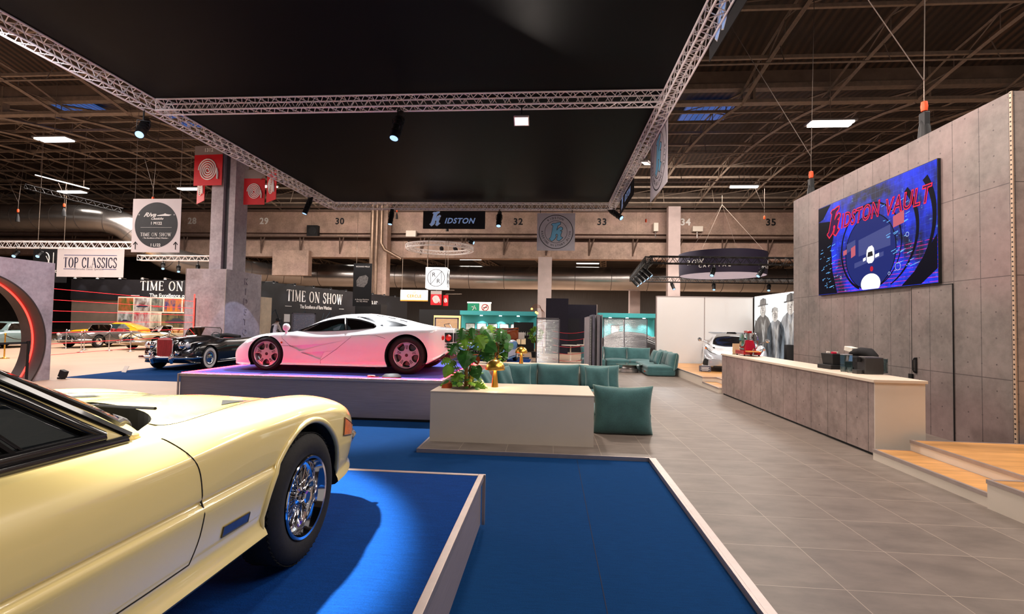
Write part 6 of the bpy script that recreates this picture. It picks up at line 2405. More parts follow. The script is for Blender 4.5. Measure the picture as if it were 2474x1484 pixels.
# ------------------------------------------------------------------ grey slab stack
t = thing('slab_stack', 'upright stack of grey ribbed panels with a perforated edge behind the near sofas', 'panel stack', (1.10, 12.2, .053))
mb = MB()
for k, (x0, x1, y0, h) in enumerate(((-.19, -.13, -.10, 1.84), (-.125, -.06, .0, 1.86), (-.055, .0, -.06, 1.90), (.005, .05, .05, 1.88), (.055, .12, -.08, 1.90), (.125, .165, .02, 1.87), (.17, .19, -.05, 1.90))):
    o = MB().box(x0, x1, y0, y0 + 1.0, 0, h).build('slab', mat('grey_slab_%d' % (k % 3), ((150, 146, 152), (118, 116, 122), (98, 98, 112))[k % 3], .55, .1, noise=5, amt=.12), t)
mb = MB()
for k in range(44):
    mb.box(-.105, -.085, -.003, .001, .05 + k * .04, .07 + k * .04)
mb.build('perforation', M['whiteprint'], t)


# ------------------------------------------------------------------ framed ribbed plastic screens
def polycarb():
    m = bpy.data.materials.new('ribbed_polycarbonate')
    m.use_nodes = True
    t = NT(m)
    vec, x, y, z = t.obj()
    tr = t.new('ShaderNodeBsdfTransparent')
    gl = t.new('ShaderNodeBsdfGlossy')
    gl.inputs['Roughness'].default_value = .22
    df = t.new('ShaderNodeBsdfDiffuse')
    df.inputs[0].default_value = lin((112, 114, 130))
    rib = t.m('SINE', t.m('MULTIPLY', z, 2 * pi / .035))
    a = t.new('ShaderNodeMixShader')
    t.put(a.inputs[0], t.m('ADD', .26, t.m('MULTIPLY', rib, .08)))
    t.l.new(tr.outputs[0], a.inputs[1])
    t.l.new(df.outputs[0], a.inputs[2])
    b = t.new('ShaderNodeMixShader')
    b.inputs[0].default_value = .16
    t.l.new(a.outputs[0], b.inputs[1])
    t.l.new(gl.outputs[0], b.inputs[2])
    bp = t.new('ShaderNodeBump')
    t.put(bp.inputs['Height'], rib)
    bp.inputs['Distance'].default_value = .004
    t.l.new(bp.outputs[0], gl.inputs['Normal'])
    t.l.new(b.outputs[0], t.n['Material Output'].inputs[0])
    return m


POLY = polycarb()
for x, y, w_, h, z, rz, lb in ((-.065, 15.0, .72, 1.85, .04, 0, 'framed ribbed plastic screen behind the rear planter, with a bright arc reflection'), (2.70, 20.9, .9, 1.95, .053, 0, 'framed ribbed plastic screen just right of the grey slab stack'), (3.60, 21.0, 1.02, 1.95, .053, 0, 'framed ribbed plastic screen behind the far sofas, nearer the white light wall'), (-2.80, 13.0, .66, 1.80, .02, 0, 'framed ribbed plastic screen right behind the tail of the white car'), (-7.87, 15.0, .78, 1.88, .02, 0, 'framed ribbed plastic screen behind the roof of the white car')):
    t = thing('partition_screen', lb, 'screen', (x, y, z), rz)
    mb = MB()
    for q in ((-w_ / 2, -w_ / 2 + .03, 0, h), (w_ / 2 - .03, w_ / 2, 0, h), (-w_ / 2, w_ / 2, h - .03, h), (-w_ / 2, w_ / 2, 0, .03)):
        mb.box(q[0], q[1], -.02, .02, q[2], q[3])
    mb.build('frame', mat('dark_grey_frame', (92, 90, 96), .4, .5, noise=6), t)
    MB().box(-w_ / 2 + .03, w_ / 2 - .03, -.006, .006, .03, h - .03).build('panel', POLY, t)
    MB().box(-w_ / 2, w_ / 2, -.22, .22, -.0, .012).build('foot_plate', M['blackmetal'], t)

# ------------------------------------------------------------------ things on the bar counter
RED = paint('slicer_red_enamel', (168, 6, 18), .2)
t = thing('meat_slicer', 'red flywheel meat slicer with chrome wheel at the far end of the counter', 'slicer', (4.60, 11.75, 1.053), radians(-90))
mb = MB()
for x in (-.22, .22):
    for y in (-.16, .16):
        mb.lathe([(0, 0), (.022, 0), (.015, .03), (0, .03)], 12, (x, y, 0))
mb.build('rubber_feet', M['black'], t)
MB().box(-.26, .26, -.19, .19, .03, .12).build('base', RED, t, None, .012)
mb = MB()
mb.add([(-.17, -.13, .12), (.17, -.13, .12), (.17, .13, .12), (-.17, .13, .12), (-.10, -.09, .36), (.10, -.09, .36), (.10, .09, .36), (-.10, .09, .36)], [(0, 1, 5, 4), (1, 2, 6, 5), (2, 3, 7, 6), (3, 0, 4, 7), (4, 5, 6, 7), (3, 2, 1, 0)])
mb.build('housing', RED, t, None, .015)
MB().box(-.12, .12, -.140, -.13, .14, .17).build('name_plate', M['chrome'], t)
MB().lathe([(.185, -.01), (.195, -.008), (.195, .008), (.185, .01)], 44, (0, .15, .33), 'y').build('flywheel', M['chrome'], t, 50)
mb = MB()
for k in range(5):
    a = 2 * pi * k / 5
    mb.tube([(0, .15, .33), (.19 * cos(a), .15, .33 + .19 * sin(a))], .009, 6)
mb.build('flywheel_spokes', M['chrome'], t)
MB().lathe([(0, -.13), (.15, -.128), (.155, -.122), (0, -.118)], 40, (.02, -.02, .36), 'y').build('blade', M['chrome'], t, 40)
MB().box(-.03, .03, -.03, .03, .36, .52).build('post', M['chrome'], t, None, .006)
MB().box(-.11, .11, -.05, .05, .52, .575).build('sharpener', RED, t, None, .01)
MB().box(.26, .50, -.16, .10, .10, .125).build('meat_tray', mat('wood_tray', (214, 140, 70), .5, noise=9), t, None, .005)
MB().tube([(.30, 0, .03), (.30, 0, .16), (.38, 0, .18)], .018, 8).build('feed_handle', M['chrome'], t, 40)
t = thing('menu_card', 'small cream card standing left of the red slicer', 'card', (4.50, 12.20, 1.053), radians(10))
MB().box(-.09, .09, -.004, .004, 0, .26).build('card', mat('cream_card', (222, 200, 156), .7, noise=5), t)
MB().box(-.09, .09, -.03, .03, 0, .008).build('foot', M['blackmetal'], t)

t = thing('coffee_machine', 'dark capsule coffee machine nearest the end of the counter', 'coffee machine', (4.72, 7.60, 1.053), radians(-84))
DK = mat('charcoal_plastic', (46, 44, 44), .4, 0, coat=.3, noise=9)
mb = MB()
mb.box(-.13, .13, -.07, .17, .0, .012)
MB().box(-.05, .09, -.14, .14, 0, .245).build('body', DK, t, None, .012)
MB().box(-.13, -.05, -.10, .10, 0, .22).build('rear_block', DK, t, None, .01)
MB().box(-.075, .075, .145, .215, .02, .235).build('water_tank', M['clearglass'], t, None, .01)
MB().box(-.05, .05, -.235, -.14, .0, .06).build('drip_tray', DK, t, None, .006)
MB().lathe([(0, 0), (.032, .0), (.034, .03), (.03, .07), (0, .08)], 20, (0, -.17, .175)).build('spout', M['blackmetal'], t, 50)
MB().box(-.06, .06, -.13, .10, .245, .255).build('lid', M['alu'], t, None, .004)
t = thing('milk_frother', 'clear container with black insert beside the coffee machine', 'container', (4.63, 8.02, 1.053))
MB().box(-.06, .06, -.06, .06, .0, .25).build('clear_box', M['clearglass'], t, None, .006)
MB().box(-.05, .05, -.05, .05, .005, .15).build('inner_box', M['black'], t)
MB().box(-.062, .062, -.062, .062, .25, .262).build('lid', mat('grey_lid', (150, 150, 156), .4, .3, noise=8), t, None, .004)
t = thing('capsule_box', 'black square capsule box with red and white packets on top', 'box', (4.66, 8.42, 1.053), radians(6))
MB().box(-.16, .16, -.17, .17, 0, .07).build('drawer_base', M['black'], t, None, .008)
mb = MB()
mb.add([(-.10, -.13, .07), (.10, -.13, .07), (.10, .12, .07), (-.10, .12, .07), (-.12, -.15, .25), (.12, -.15, .25), (.12, .14, .25), (-.12, .14, .25)], [(0, 1, 5, 4), (1, 2, 6, 5), (2, 3, 7, 6), (3, 0, 4, 7), (4, 5, 6, 7), (3, 2, 1, 0)])
mb.build('container', M['black'], t, None, .006)
for k, (x, y, c) in enumerate(((-.05, -.08, (200, 20, 60)), (.02, -.02, (230, 220, 210)), (.05, .06, (190, 20, 50)), (-.04, .07, (226, 216, 206)))):
    MB().box(-.035, .035, -.022, .022, 0, .03, Matrix.Rotation(.4 * k, 3, 'Z'), (x, y, .25)).build('packet', mat('packet_%d' % k, c, .6, noise=9), t, None, .004)
t = thing('shopping_bag', 'dark rounded bag with a white paper on it behind the coffee things', 'bag', (4.86, 8.0, 1.053), radians(-80))
mb = MB()
mb.tube([(-.26, 0, .22), (-.18, 0, .28), (-.02, 0, .31), (.14, 0, .30), (.22, 0, .24), (.25, 0, .16)], [.03, .055, .065, .07, .06, .03], 14)
mb.build('bag_top', mat('black_felt', (26, 25, 27), .9, noise=30), t, 60)
MB().box(-.22, .22, -.07, .07, 0, .24).build('bag_body', MATS['black_felt'], t, 40, .03)
MB().box(-.36, -.20, -.05, .07, .26, .33, Matrix.Rotation(.15, 3, 'Y')).build('paper', mat('white_paper', (226, 220, 206), .7, noise=6), t, None, .004)
for k, x in enumerate((0, .11)):
    MB().lathe([(0, 0), (.04, 0), (.045, .08), (.042, .08), (.038, .008), (0, .008)], 18).build('glass_cup', M['clearglass'], None, 50).location = (4.50 + x * .3, 7.86 - x, 1.053)
for k, o in enumerate([o for o in C.objects if o.name.startswith('glass_cup')]):
    tag(o, 'small clear tumbler standing in front of the coffee things on the counter', 'cup', 'clear tumblers on the counter')
# ------------------------------------------------------------------ white light walls and the big photograph
lw = thing('light_wall', 'tall white backlit panel wall behind the silver car', 'wall panel', (5.80, 18.9, .318))
lwm = mat('backlit_white_skin', (214, 208, 204), .25, 0, coat=.6, noise=1, amt=.02, emit=(1, .95, .9), es=.18)
MB().box(-1.76, -.02, -.04, .06, 0, 2.50).build('panel', lwm, lw)
MB().box(.02, 1.76, -.04, .06, 0, 2.50).build('panel', lwm, lw)
mb = MB().box(-1.78, 1.78, -.05, .07, 2.50, 2.53).box(-1.79, -1.76, -.05, .07, 0, 2.53).box(-.02, .02, -.03, .06, 0, 2.5)
mb.build('frame', M['edge'], lw)
mw = thing('photo_wall', 'backlit black and white photograph of three men in coats and hats', 'picture wall', (7.60, 15.2, .318))
MB().box(.0, .10, -3.6, 3.6, 0, 2.56).build('frame', M['edge'], mw)
def photomat(name, a, b, es, sc=2.):
    m = bpy.data.materials.new(name)
    m.use_nodes = True
    t = NT(m)
    vec = t.obj()[0]
    n = t.noise(t.scalev(vec, (1, 1.6, .5)), sc, 5, .6)
    c = t.mix(t.ramp(n, .38, .62), lin(a), lin(b))
    t.l.new(c, t.b.inputs['Base Color'])
    t.l.new(c, t.b.inputs['Emission Color'])
    t.b.inputs['Emission Strength'].default_value = es
    t.b.inputs['Roughness'].default_value = .3
    return m
MB().box(-.012, .0, -3.58, 3.58, .01, 2.54).build('picture', photomat('photo_light', (196, 214, 220), (240, 252, 255), 1.15, 1.5), mw)
PH = [photomat('photo_dark', (40, 40, 42), (110, 108, 106), .45, 3), photomat('photo_mid', (92, 90, 88), (176, 178, 178), .6, 4), photomat('photo_coat', (60, 60, 62), (150, 156, 162), .6, 2.2), photomat('photo_face', (120, 116, 112), (196, 196, 194), .7, 6)]
PF = lambda u, v, d: (-.0125 - d, -u, v)
def person_print(cx, sc, hat, coat, head_u=0, hw=.17):
    """cx: right-positive coordinate along the wall"""
    def q(pts):
        return [(cx + a * sc * 1.25, b * sc) for a, b in pts]
    MB().prism(q([(-.52, .012), (.50, .012), (.52, .9), (.46, 1.35), (.30, 1.55), (.12, 1.64), (-.14, 1.64), (-.34, 1.52), (-.50, 1.3), (-.56, .8)]), PF, .0, .001).build('coat_print', coat, mw)
    MB().prism(q([(-.06, .012), (.05, .012), (.08, .9), (.14, 1.5), (.02, 1.3), (-.12, 1.5), (-.02, .9)]), PF, .0012, .002).build('coat_fold_print', PH[1], mw)
    MB().prism(q([(head_u + hw * cos(2 * pi * k / 24), 1.80 + .235 * sin(2 * pi * k / 24)) for k in range(24)]), PF, .0012, .002).build('face_print', PH[3], mw)
    mb = MB()
    for a in (-.07, .05):
        mb.prism(q([(head_u + a - .03, 1.83), (head_u + a + .03, 1.83), (head_u + a + .03, 1.85), (head_u + a - .03, 1.85)]), PF, .0022, .003)
    mb.prism(q([(head_u - .05, 1.70), (head_u + .04, 1.70), (head_u + .04, 1.715), (head_u - .05, 1.715)]), PF, .0022, .003)
    mb.prism(q([(head_u - .02, 1.76), (head_u + .03, 1.76), (head_u - .01, 1.84)]), PF, .0022, .003)
    mb.build('features_print', PH[0], mw)
    if hat:
        mb = MB()
        mb.prism(q([(head_u - .30, 1.90), (head_u + .30, 1.95), (head_u + .28, 1.985), (head_u - .30, 1.945)]), PF, .0032, .004)
        mb.prism(q([(head_u - .19, 1.94), (head_u + .20, 1.97), (head_u + .17, 2.14), (head_u, 2.17), (head_u - .16, 2.12)]), PF, .0032, .004)
        mb.build('hat_print', PH[0], mw)
    else:
        MB().prism(q([(head_u - .2, 1.88), (head_u - .17, 2.02), (head_u, 2.07), (head_u + .17, 2.02), (head_u + .19, 1.88), (head_u, 1.95)]), PF, .0032, .004).build('hair_print', PH[1], mw)
person_print(-2.85, 1.13, True, PH[0])
person_print(-1.85, 1.02, False, PH[2], -.05)
person_print(-.85, 1.16, True, PH[2])
MB().prism([(-3.55, .02), (.2, .02), (.2, .9), (-1.2, 1.1), (-2.4, .8), (-3.0, 1.5), (-3.55, 1.7)], PF, .0, .0004).build('shadow_print', PH[1], mw)
tag(MB().box(7.25, 7.45, 15.55, 15.75, .318, 1.2).build('loudspeaker', M['black'], None, None, .01), 'slim black upright speaker before the big photograph', 'speaker')

# ------------------------------------------------------------------ black truss ring and dark drum sign at the right
TB = M['blackmetal']
tr_ = thing('lighting_truss', 'black rectangular truss frame hanging over the right-hand booths', 'truss', (0, 0, 0))
for a, b in (((5.5, 33.4, 4.85), (4.8, 24.3, 4.95)), ((4.8, 24.3, 4.95), (20, 24.8, 4.95)), ((5.5, 33.4, 4.85), (22, 33.8, 4.85)), ((18.5, 24.8, 4.95), (19.5, 33.6, 4.85))):
    mb = MB()
    truss_mesh(mb, a, b, .34, .03, .014, .5, seg=5)
    mb.build('truss_side', TB, tr_, 60)
for k, (x, y, dx, dy) in enumerate(((4.9, 25.2, 1.2, -.6), (5.0, 26.6, 1.2, -.6), (5.1, 28.0, 1.1, -.5), (5.2, 29.6, 1, -.6), (5.35, 31.4, 1, -.6), (7.9, 24.4, -.6, -.8), (10.2, 24.5, -1, -.5), (12.9, 24.6, -.5, -.7), (8.2, 33.5, .3, -.8), (10.9, 33.5, -.2, -.8), (14.5, 33.6, -.4, -.8))):
    profile_spot('small black spotlight on the black truss frame at the right', (x, y, 4.42), (x + dx, y + dy, 3.2), .62, .10, group='small spotlights on the black truss')
dr = thing('drum_sign', 'large dark navy drum-shaped hanging sign with white lettering', 'sign', (9.75, 28.6, 5.25))
nd = mat('navy_drum_cloth', (38, 30, 54), .7, noise=4, amt=.06)
MB().lathe([(2.32, -.62), (2.36, .62), (2.33, .62), (2.29, -.62)], 72).build('drum_skirt', nd, dr, 60)
MB().lathe([(0, -.60), (2.28, -.60), (2.28, -.58), (0, -.58)], 72).build('drum_underside', mat('lilac_drum_cloth', (206, 196, 214), .7, noise=3, emit=(.8, .75, .9), es=.35), dr, 60)  # weak glow stands in for light on the dim underside
def arc_text(body, size, z, a0, da):
    for i, ch in enumerate(body):
        if ch == ' ':
            continue
        a = radians(a0 + da * i)
        o = text('lettering', ch, size, M['whiteprint'], dr, (2.375 * cos(a), 2.375 * sin(a), z), (pi / 2, 0, a + pi / 2), .008, 0, .003)
arc_text('ROW', .38, -.02, 206, 9)
arc_text('CAPITAL', .24, -.26, 224, 6)
arc_text('B', .38, -.02, 327, 5.6)
arc_text('AUCTI', .24, -.26, 308, 4.6)
for k in range(4):
    a = radians(45 + 90 * k)
    MB().tube([(2.3 * cos(a), 2.3 * sin(a), .62), (0, 0, 3.5)], .008, 4).build('suspension_wire', M['steelwarm'], dr)
MB().tube([(0, 0, 3.5), (0, 0, 7.6)], .01, 5).build('suspension_wire', M['steelwarm'], dr)

# ------------------------------------------------------------------ rigging motors on the concrete wall and elsewhere
def hoist(label, x, y, z, top=11.6, spread=1.8, bag=True, wall=False):
    t = thing('chain_hoist', label, 'hoist', (x, y, z))
    MB().lathe([(0, -.10), (.045, -.08), (.055, 0), (.045, .08), (0, .10)], 12).build('motor', M['orange'], t, 50)
    mb = MB().tube([(0, 0, .08), (0, 0, .45)], .008, 5).tube([(0, 0, .45), (spread * .1, .2, top - z)], .008, 5).tube([(0, 0, .45), (-spread * 1.6, -.3, top - z)], .008, 5)
    mb.build('steel_cables', mat('cable_steel', (110, 98, 90), .4, .6, noise=9), t)
    if bag:
        MB().lathe([(0, -.60), (.10, -.60), (.08, -.35), (.03, -.16), (0, -.15)], 10).build('chain_bag', M['black'], t, 60)
    if wall:
        MB().box(-.05, .05, -.07, .07, -.70, -.10).build('wall_bracket', M['black'], t, None, .02)
    return t


hoist('orange chain hoist above the near part of the concrete wall', 6.35, 8.76, 5.56, 11.7, 2.4, True, True)
hoist('orange chain hoist above the far end of the concrete wall', 6.35, 12.4, 5.5, 11.7, 2.2, True, True)
hoist('orange chain hoist over the left end of the left silver truss', -28.9, 24, 7.3, 11.6, 1.2)
hoist('orange chain hoist in front of the left silver duct', -26.2, 24, 7.6, 11.6, 1.0)
hoist('orange chain hoist just left of the round black and white banner', -17.6, 20, 6.9, 11.6, .8)
hoist('orange chain hoist between the round banner and the column', -18.9, 27, 7.7, 11.6, 1.2)
hoist('orange chain hoist left of the KIDSTON front banner', -11.8, 36, 10.1, 11.9, .8)
hoist('orange chain hoist above the ring truss', -7.0, 32, 8.4, 11.6, 1.0)
hoist('pale cable bridle hanging at the left end of the black truss', 5.0, 26.2, 7.3, 11.6, 1.4, False)
hoist('pale cable bridle over the dark drum sign', 11.5, 27.2, 7.7, 11.6, 1.0, False)

# ------------------------------------------------------------------ ring truss and cube sign
t = thing('ring_truss', 'round silver ring truss hanging in the middle distance', 'truss', (-7.45, 31.9, 6.62))
mb = MB()
for r, z in ((2.25, .12), (2.25, -.12), (2.0, .12), (2.0, -.12)):
    mb.tube([(r * cos(2 * pi * k / 64), r * sin(2 * pi * k / 64), z) for k in range(64)], .028, 6, close=True)
mb.build('ring_tubes', M['truss'], t, 60)
mb = MB()
for k in range(56):
    a, b, c = [2 * pi * (k + q) / 56 for q in (0, .5, 1)]
    for r in (2.25, 2.0):
        mb.tube([(r * cos(a), r * sin(a), .12), (r * cos(b), r * sin(b), -.12), (r * cos(c), r * sin(c), .12)], .011, 4, cap=False)
    mb.tube([(2.25 * cos(a), 2.25 * sin(a), .12), (2.0 * cos(b), 2.0 * sin(b), .12), (2.25 * cos(c), 2.25 * sin(c), .12)], .011, 4, cap=False)
mb.build('ring_bracing', M['truss'], t)
mb = MB()
for k in range(3):
    a = 2 * pi * k / 3 + .5
    mb.tube([(2.1 * cos(a), 2.1 * sin(a), .12), (.45, .1, 1.6)], .01, 4)
mb.build('suspension_wires', M['steelwarm'], t)
for k, (a, lb) in enumerate(((170, 'at its left'), (100, 'at the back'), (75, 'at the back right'), (-15, 'at its right'))):
    profile_spot('small black lamp clamped on the ring truss ' + lb, (-7.45 + 2.3 * cos(radians(a)), 31.9 + 2.3 * sin(radians(a)), 6.95), (-7.45 + 4 * cos(radians(a)), 31.9 + 4 * sin(radians(a)), 6.4), .4, .12, .05, group=None)
t = thing('cube_sign', 'glowing white cube sign with R / R emblem in a circle', 'sign', (-6.50, 27.5, 4.18), radians(4))
lit = mat('lit_white_sign', (245, 240, 235), .5, emit=(1, .97, .95), es=1.3, noise=5, amt=.02)
MB().box(-.60, .60, -.60, .60, -.60, .60).build('cube', lit, t, None, .02)
for rz in (0, pi / 2):
    f = bpy.data.objects.new('emblem', None)
    C.objects.link(f)
    f.parent = t
    f.rotation_euler = (0, 0, rz)
    MB().tube([(.48 * cos(2 * pi * k / 48), -.607, .48 * sin(2 * pi * k / 48)) for k in range(48)], .013, 5, close=True).tube([(-.30, -.607, -.37), (.30, -.607, .37)], .011, 5).tube([(-.30, -.607, -.37), (-.30, -.607, .37)], .011, 5).tube([(.30, -.607, -.37), (.30, -.607, .37)], .011, 5).build('printed_ring', M['ink'], f)
    text('letter', 'R', .34, M['ink'], f, (-.13, -.603, .17), (pi / 2, 0, 0), 0)
    text('letter', 'R', .34, M['ink'], f, (.13, -.603, -.19), (pi / 2, 0, 0), 0)
MB().tube([(-.5, -.5, .6), (-.5, -.5, 2.3)], .012, 4).tube([(.5, .5, .6), (.5, .5, 2.3)], .012, 4).tube([(.5, -.5, .6), (.5, -.5, 2.3)], .012, 4).build('suspension_wires', M['steelwarm'], t)

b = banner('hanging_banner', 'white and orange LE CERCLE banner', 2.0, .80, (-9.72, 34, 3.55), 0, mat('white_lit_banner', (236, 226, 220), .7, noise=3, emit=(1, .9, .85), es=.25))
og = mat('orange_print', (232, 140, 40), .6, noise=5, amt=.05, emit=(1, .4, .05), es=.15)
text('lettering', 'CERCLE', .28, og, b, (0, -.012, -.05), bold=.008, space=1.1)
text('lettering', 'LE', .20, og, b, (0, -.012, .22), shear=.3)
MB().box(-1.0, 1.0, -.009, -.006, -.40, -.32).build('orange_stripe', og, b)
for s_ in (-1, 1):
    MB().tube([(s_ * .72 + .12 * cos(2 * pi * k / 20), -.009, .02 + .10 * sin(2 * pi * k / 20)) for k in range(20)], .006, 4, close=True).tube([(s_ * .72 - .16, -.009, .0), (s_ * .72 + .16, -.009, .04)], .006, 4).build('emblem_print', mat('grey_print', (150, 144, 144), .6, noise=5), b)
MB().tube([(-.9, 0, .4), (-.9, 0, 4)], .012, 4).tube([(.9, 0, .4), (.9, 0, 4)], .012, 4).build('suspension_wires', M['steelwarm'], b)
hose_banner('fire_hose_sign', 'small far red fire hose sign right of the LE CERCLE banner', .82, 1.05, (-8.48, 35.5, 3.35), 0, None, .25)
hose_banner('fire_hose_sign', 'small far red sign edge with extinguisher, right of the far fire hose sign', .5, .8, (-7.80, 35.7, 3.3), radians(-30), None, 0)
t = thing('exit_sign', 'hanging green and white pair of lit signs, running figure and crossed cigarette', 'sign', (-5.75, 39, 2.95))
MB().box(-.95, -.01, -.05, .05, -.30, .32).build('green_panel', mat('green_sign', (20, 120, 84), .5, emit=(.01, .3, .15), es=.5, noise=6), t)
MB().box(.01, .95, -.05, .05, -.30, .32).build('white_panel', mat('white_sign_lit', (230, 226, 220), .5, emit=(1, .95, .9), es=.35, noise=6), t)
MB().box(-.98, .98, -.08, .08, .32, .42).build('light_bar', lit, t)
MB().tube([(-.55, -.06, -.25), (-.42, -.06, -.08), (-.50, -.06, .02), (-.62, -.06, .02)], .035, 5).tube([(-.42, -.06, -.08), (-.30, -.06, -.02), (-.25, -.06, -.20)], .03, 5).lathe([(0, -.06), (.05, -.07), (0, -.075)], 12, (-.38, 0, .08), 'y').build('running_figure', M['whiteprint'], t)
MB().tube([(.48 + .26 * cos(2 * pi * k / 30), -.06, -.02 + .26 * sin(2 * pi * k / 30)) for k in range(30)], .03, 5, close=True).tube([(.30, -.06, -.20), (.66, -.06, .16)], .03, 5).build('ban_ring', mat('ban_red', (190, 30, 40), .6, noise=5), t)
MB().box(.32, .64, -.062, -.052, -.05, .01).build('cigarette_symbol', M['ink'], t)

# ------------------------------------------------------------------ turquoise booths
TQ = mat('turquoise_wall', (70, 176, 182), .6, noise=2, amt=.03)
def lightrow(parent, xs, y, z):
    for x in xs:
        MB().lathe([(0, 0), (.09, 0), (.09, .05), (0, .05)], 16, (x, y, z)).build('downlight', M['lampwhite'], parent, 40)
        d = bpy.data.lights.new('booth_downlight', 'SPOT')
        d.energy = 260
        d.spot_size = radians(95)
        d.spot_blend = .8
        d.shadow_soft_size = .06
        d.color = (1, .97, .92)
        l = bpy.data.objects.new('booth_downlight', d)
        C.objects.link(l)
        l.parent = parent
        l.location = (x, y, z - .04)
        l.rotation_euler = (radians(8), 0, 0)
t = thing('exhibition_booth', 'left turquoise booth wall with framed pictures behind the blue car', 'booth', (-3.5, 33, 0))
MB().box(-2.58, 2.6, 0, .15, 0, 2.50).build('booth_wall', TQ, t)
MB().box(-2.58, 2.6, -.6, 0, 2.22, 2.50).build('fascia', TQ, t)
lightrow(t, (-1.15, .15, 1.35), -.42, 2.16)
for k, x in enumerate((-1.95, -1.18, -.40, .38, 1.14)):
    f = MB().box(x - .33, x + .33, -.04, 0, 1.12, 1.66).build('picture_frame', M['ink'], t)
    MB().box(x - .29, x + .29, -.045, -.038, 1.16, 1.62).build('picture', mat('pale_print', (200, 214, 214), .6, noise=6, amt=.25), f)
t = thing('exhibition_booth', 'right turquoise booth wall above the far sofas', 'booth', (5.0, 33, 0))
MB().box(-1.85, 1.92, 0, .15, 0, 2.50).build('booth_wall', TQ, t)
MB().box(-1.85, 1.92, -.6, 0, 2.22, 2.50).build('fascia', TQ, t)
lightrow(t, (-1.05, .05, 1.15), -.42, 2.16)
f = MB().box(-.95, -.40, -.04, 0, 1.05, 1.70).build('picture_frame', M['ink'], t)
MB().box(-.91, -.44, -.045, -.038, 1.09, 1.66).build('picture', MATS['pale_print'], f)
# counter wall of dark glossy curved mass under the right booth
t = thing('display_car_shape', 'dark glossy covered shape behind the ribbed plastic screens', 'car', (4.4, 26.6, 0), radians(0))
L_ = Loft([(x_, [(0, .05), (.9, .05), (1.0, .3), (1.0, .6), (.9, hh * .85), (.5, hh), (0, hh + .02)]) for x_, hh in ((-2.2, .6), (-1.6, .95), (-.6, 1.35), (.4, 1.30), (1.3, .95), (2.1, .7))], 40, 3)
L_.mesh().build('cover', mat('dark_satin_cover', (32, 26, 28), .3, coat=.5, noise=3), t, 60)
t = thing('service_counter', 'brown wooden counter with dark oval sign left of the white light wall', 'counter', (5.6, 28.5, 0))
MB().box(-.9, .6, -.4, .4, 0, 1.0).build('body', mat('brown_wood_front', (120, 76, 52), .5, noise=6), t)
MB().box(-.95, .65, -.45, .45, 1.0, 1.06).build('countertop', M['white'], t)
MB().tube([(-.15 + .22 * cos(2 * pi * k / 24), -.41, .62 + .13 * sin(2 * pi * k / 24)) for k in range(22)], .03, 6).build('oval_sign', M['ink'], t)
# black booth left of turquoise
t = thing('exhibition_booth', 'black booth with glowing amber niche left of the turquoise wall', 'booth', (-7.5, 33.2, 0))
MB().box(-1.6, 1.35, 0, .2, 0, 2.55).build('booth_wall', M['black'], t)
MB().box(-.55, 1.33, -.03, .0, 1.2, 2.15).build('niche', mat('amber_niche', (230, 180, 120), .5, emit=(1, .62, .28), es=.9, noise=3, amt=.15), t)
t = thing('exhibition_booth', 'black bar back wall with bottles right of the framed pictures', 'booth', (-1.85, 32, 0))
MB().box(-.55, .75, 0, .15, 0, 1.78).build('booth_wall', M['black'], t)
t2 = thing('service_counter', 'small bar counter with lit ribbed front right of the blue car', 'counter', (-1.5, 29.5, 0))
MB().box(-.75, .55, -.3, .3, 0, .92).build('body', M['black'], t2)
MB().box(-.50, .05, -.32, -.29, .45, .80).build('lit_front', mat('lit_slats', (220, 190, 150), .6, emit=(1, .75, .45), es=.4, noise=40, amt=.4, stretch=(1, 0, 0)), t2)
MB().box(-.8, .6, -.34, .34, .92, .97).build('countertop', M['blackmetal'], t2)
for k in range(5):
    o = MB().lathe([(0, 0), (.035, 0), (.035, .13), (.012, .18), (.012, .24), (0, .24)], 10).build('bottle', mat('clear_bottle', (190, 186, 180), .1, .2, noise=9), None, 50)
    o.location = (-1.75 + .13 * k, 29.5, .97)
    tag(o, 'small bottle on the bar counter right of the blue car', 'bottle', 'bottles on the far bar')
t = thing('notice_stand', 'white notice on a black stand right of the blue car', 'sign', (-1.55, 26.0, 0))
MB().box(-.19, .19, -.01, .01, .85, 1.22).build('notice', M['whiteprint'], t)
MB().tube([(0, .02, 0), (0, .02, .9)], .02, 6).box(-.18, .18, -.1, .14, 0, .02).build('stand', M['blackmetal'], t)

# small round trees in pots
def bush(label, x, y, z, h, r, seed):
    rr = random.Random(seed)
    t = thing('potted_tree', label, 'plant', (x, y, z))
    mb = MB()
    for k in range(260):
        v = Vector((rr.gauss(0, 1), rr.gauss(0, 1), rr.gauss(0, 1))).normalized() * r * rr.uniform(.6, 1)
        leaf(mb, v + Vector((0, 0, h)), v, (rr.uniform(-1, 1), rr.uniform(-1, 1), 1), .13, 'plain')
    mb.build('foliage', LM[1], t, 80, fix=False)
    MB().tube([(0, 0, .2), (0, 0, h)], .03, 6).build('trunk', BARK, t)
    MB().lathe([(0, 0), (.18, 0), (.22, .3), (.2, .3), (0, .28)], 16).build('pot', M['black'], t, 50)
    return t
bush('small round tree beside the bar, left of the ribbed screen', -.72, 24.5, 0, 1.15, .34, 2)
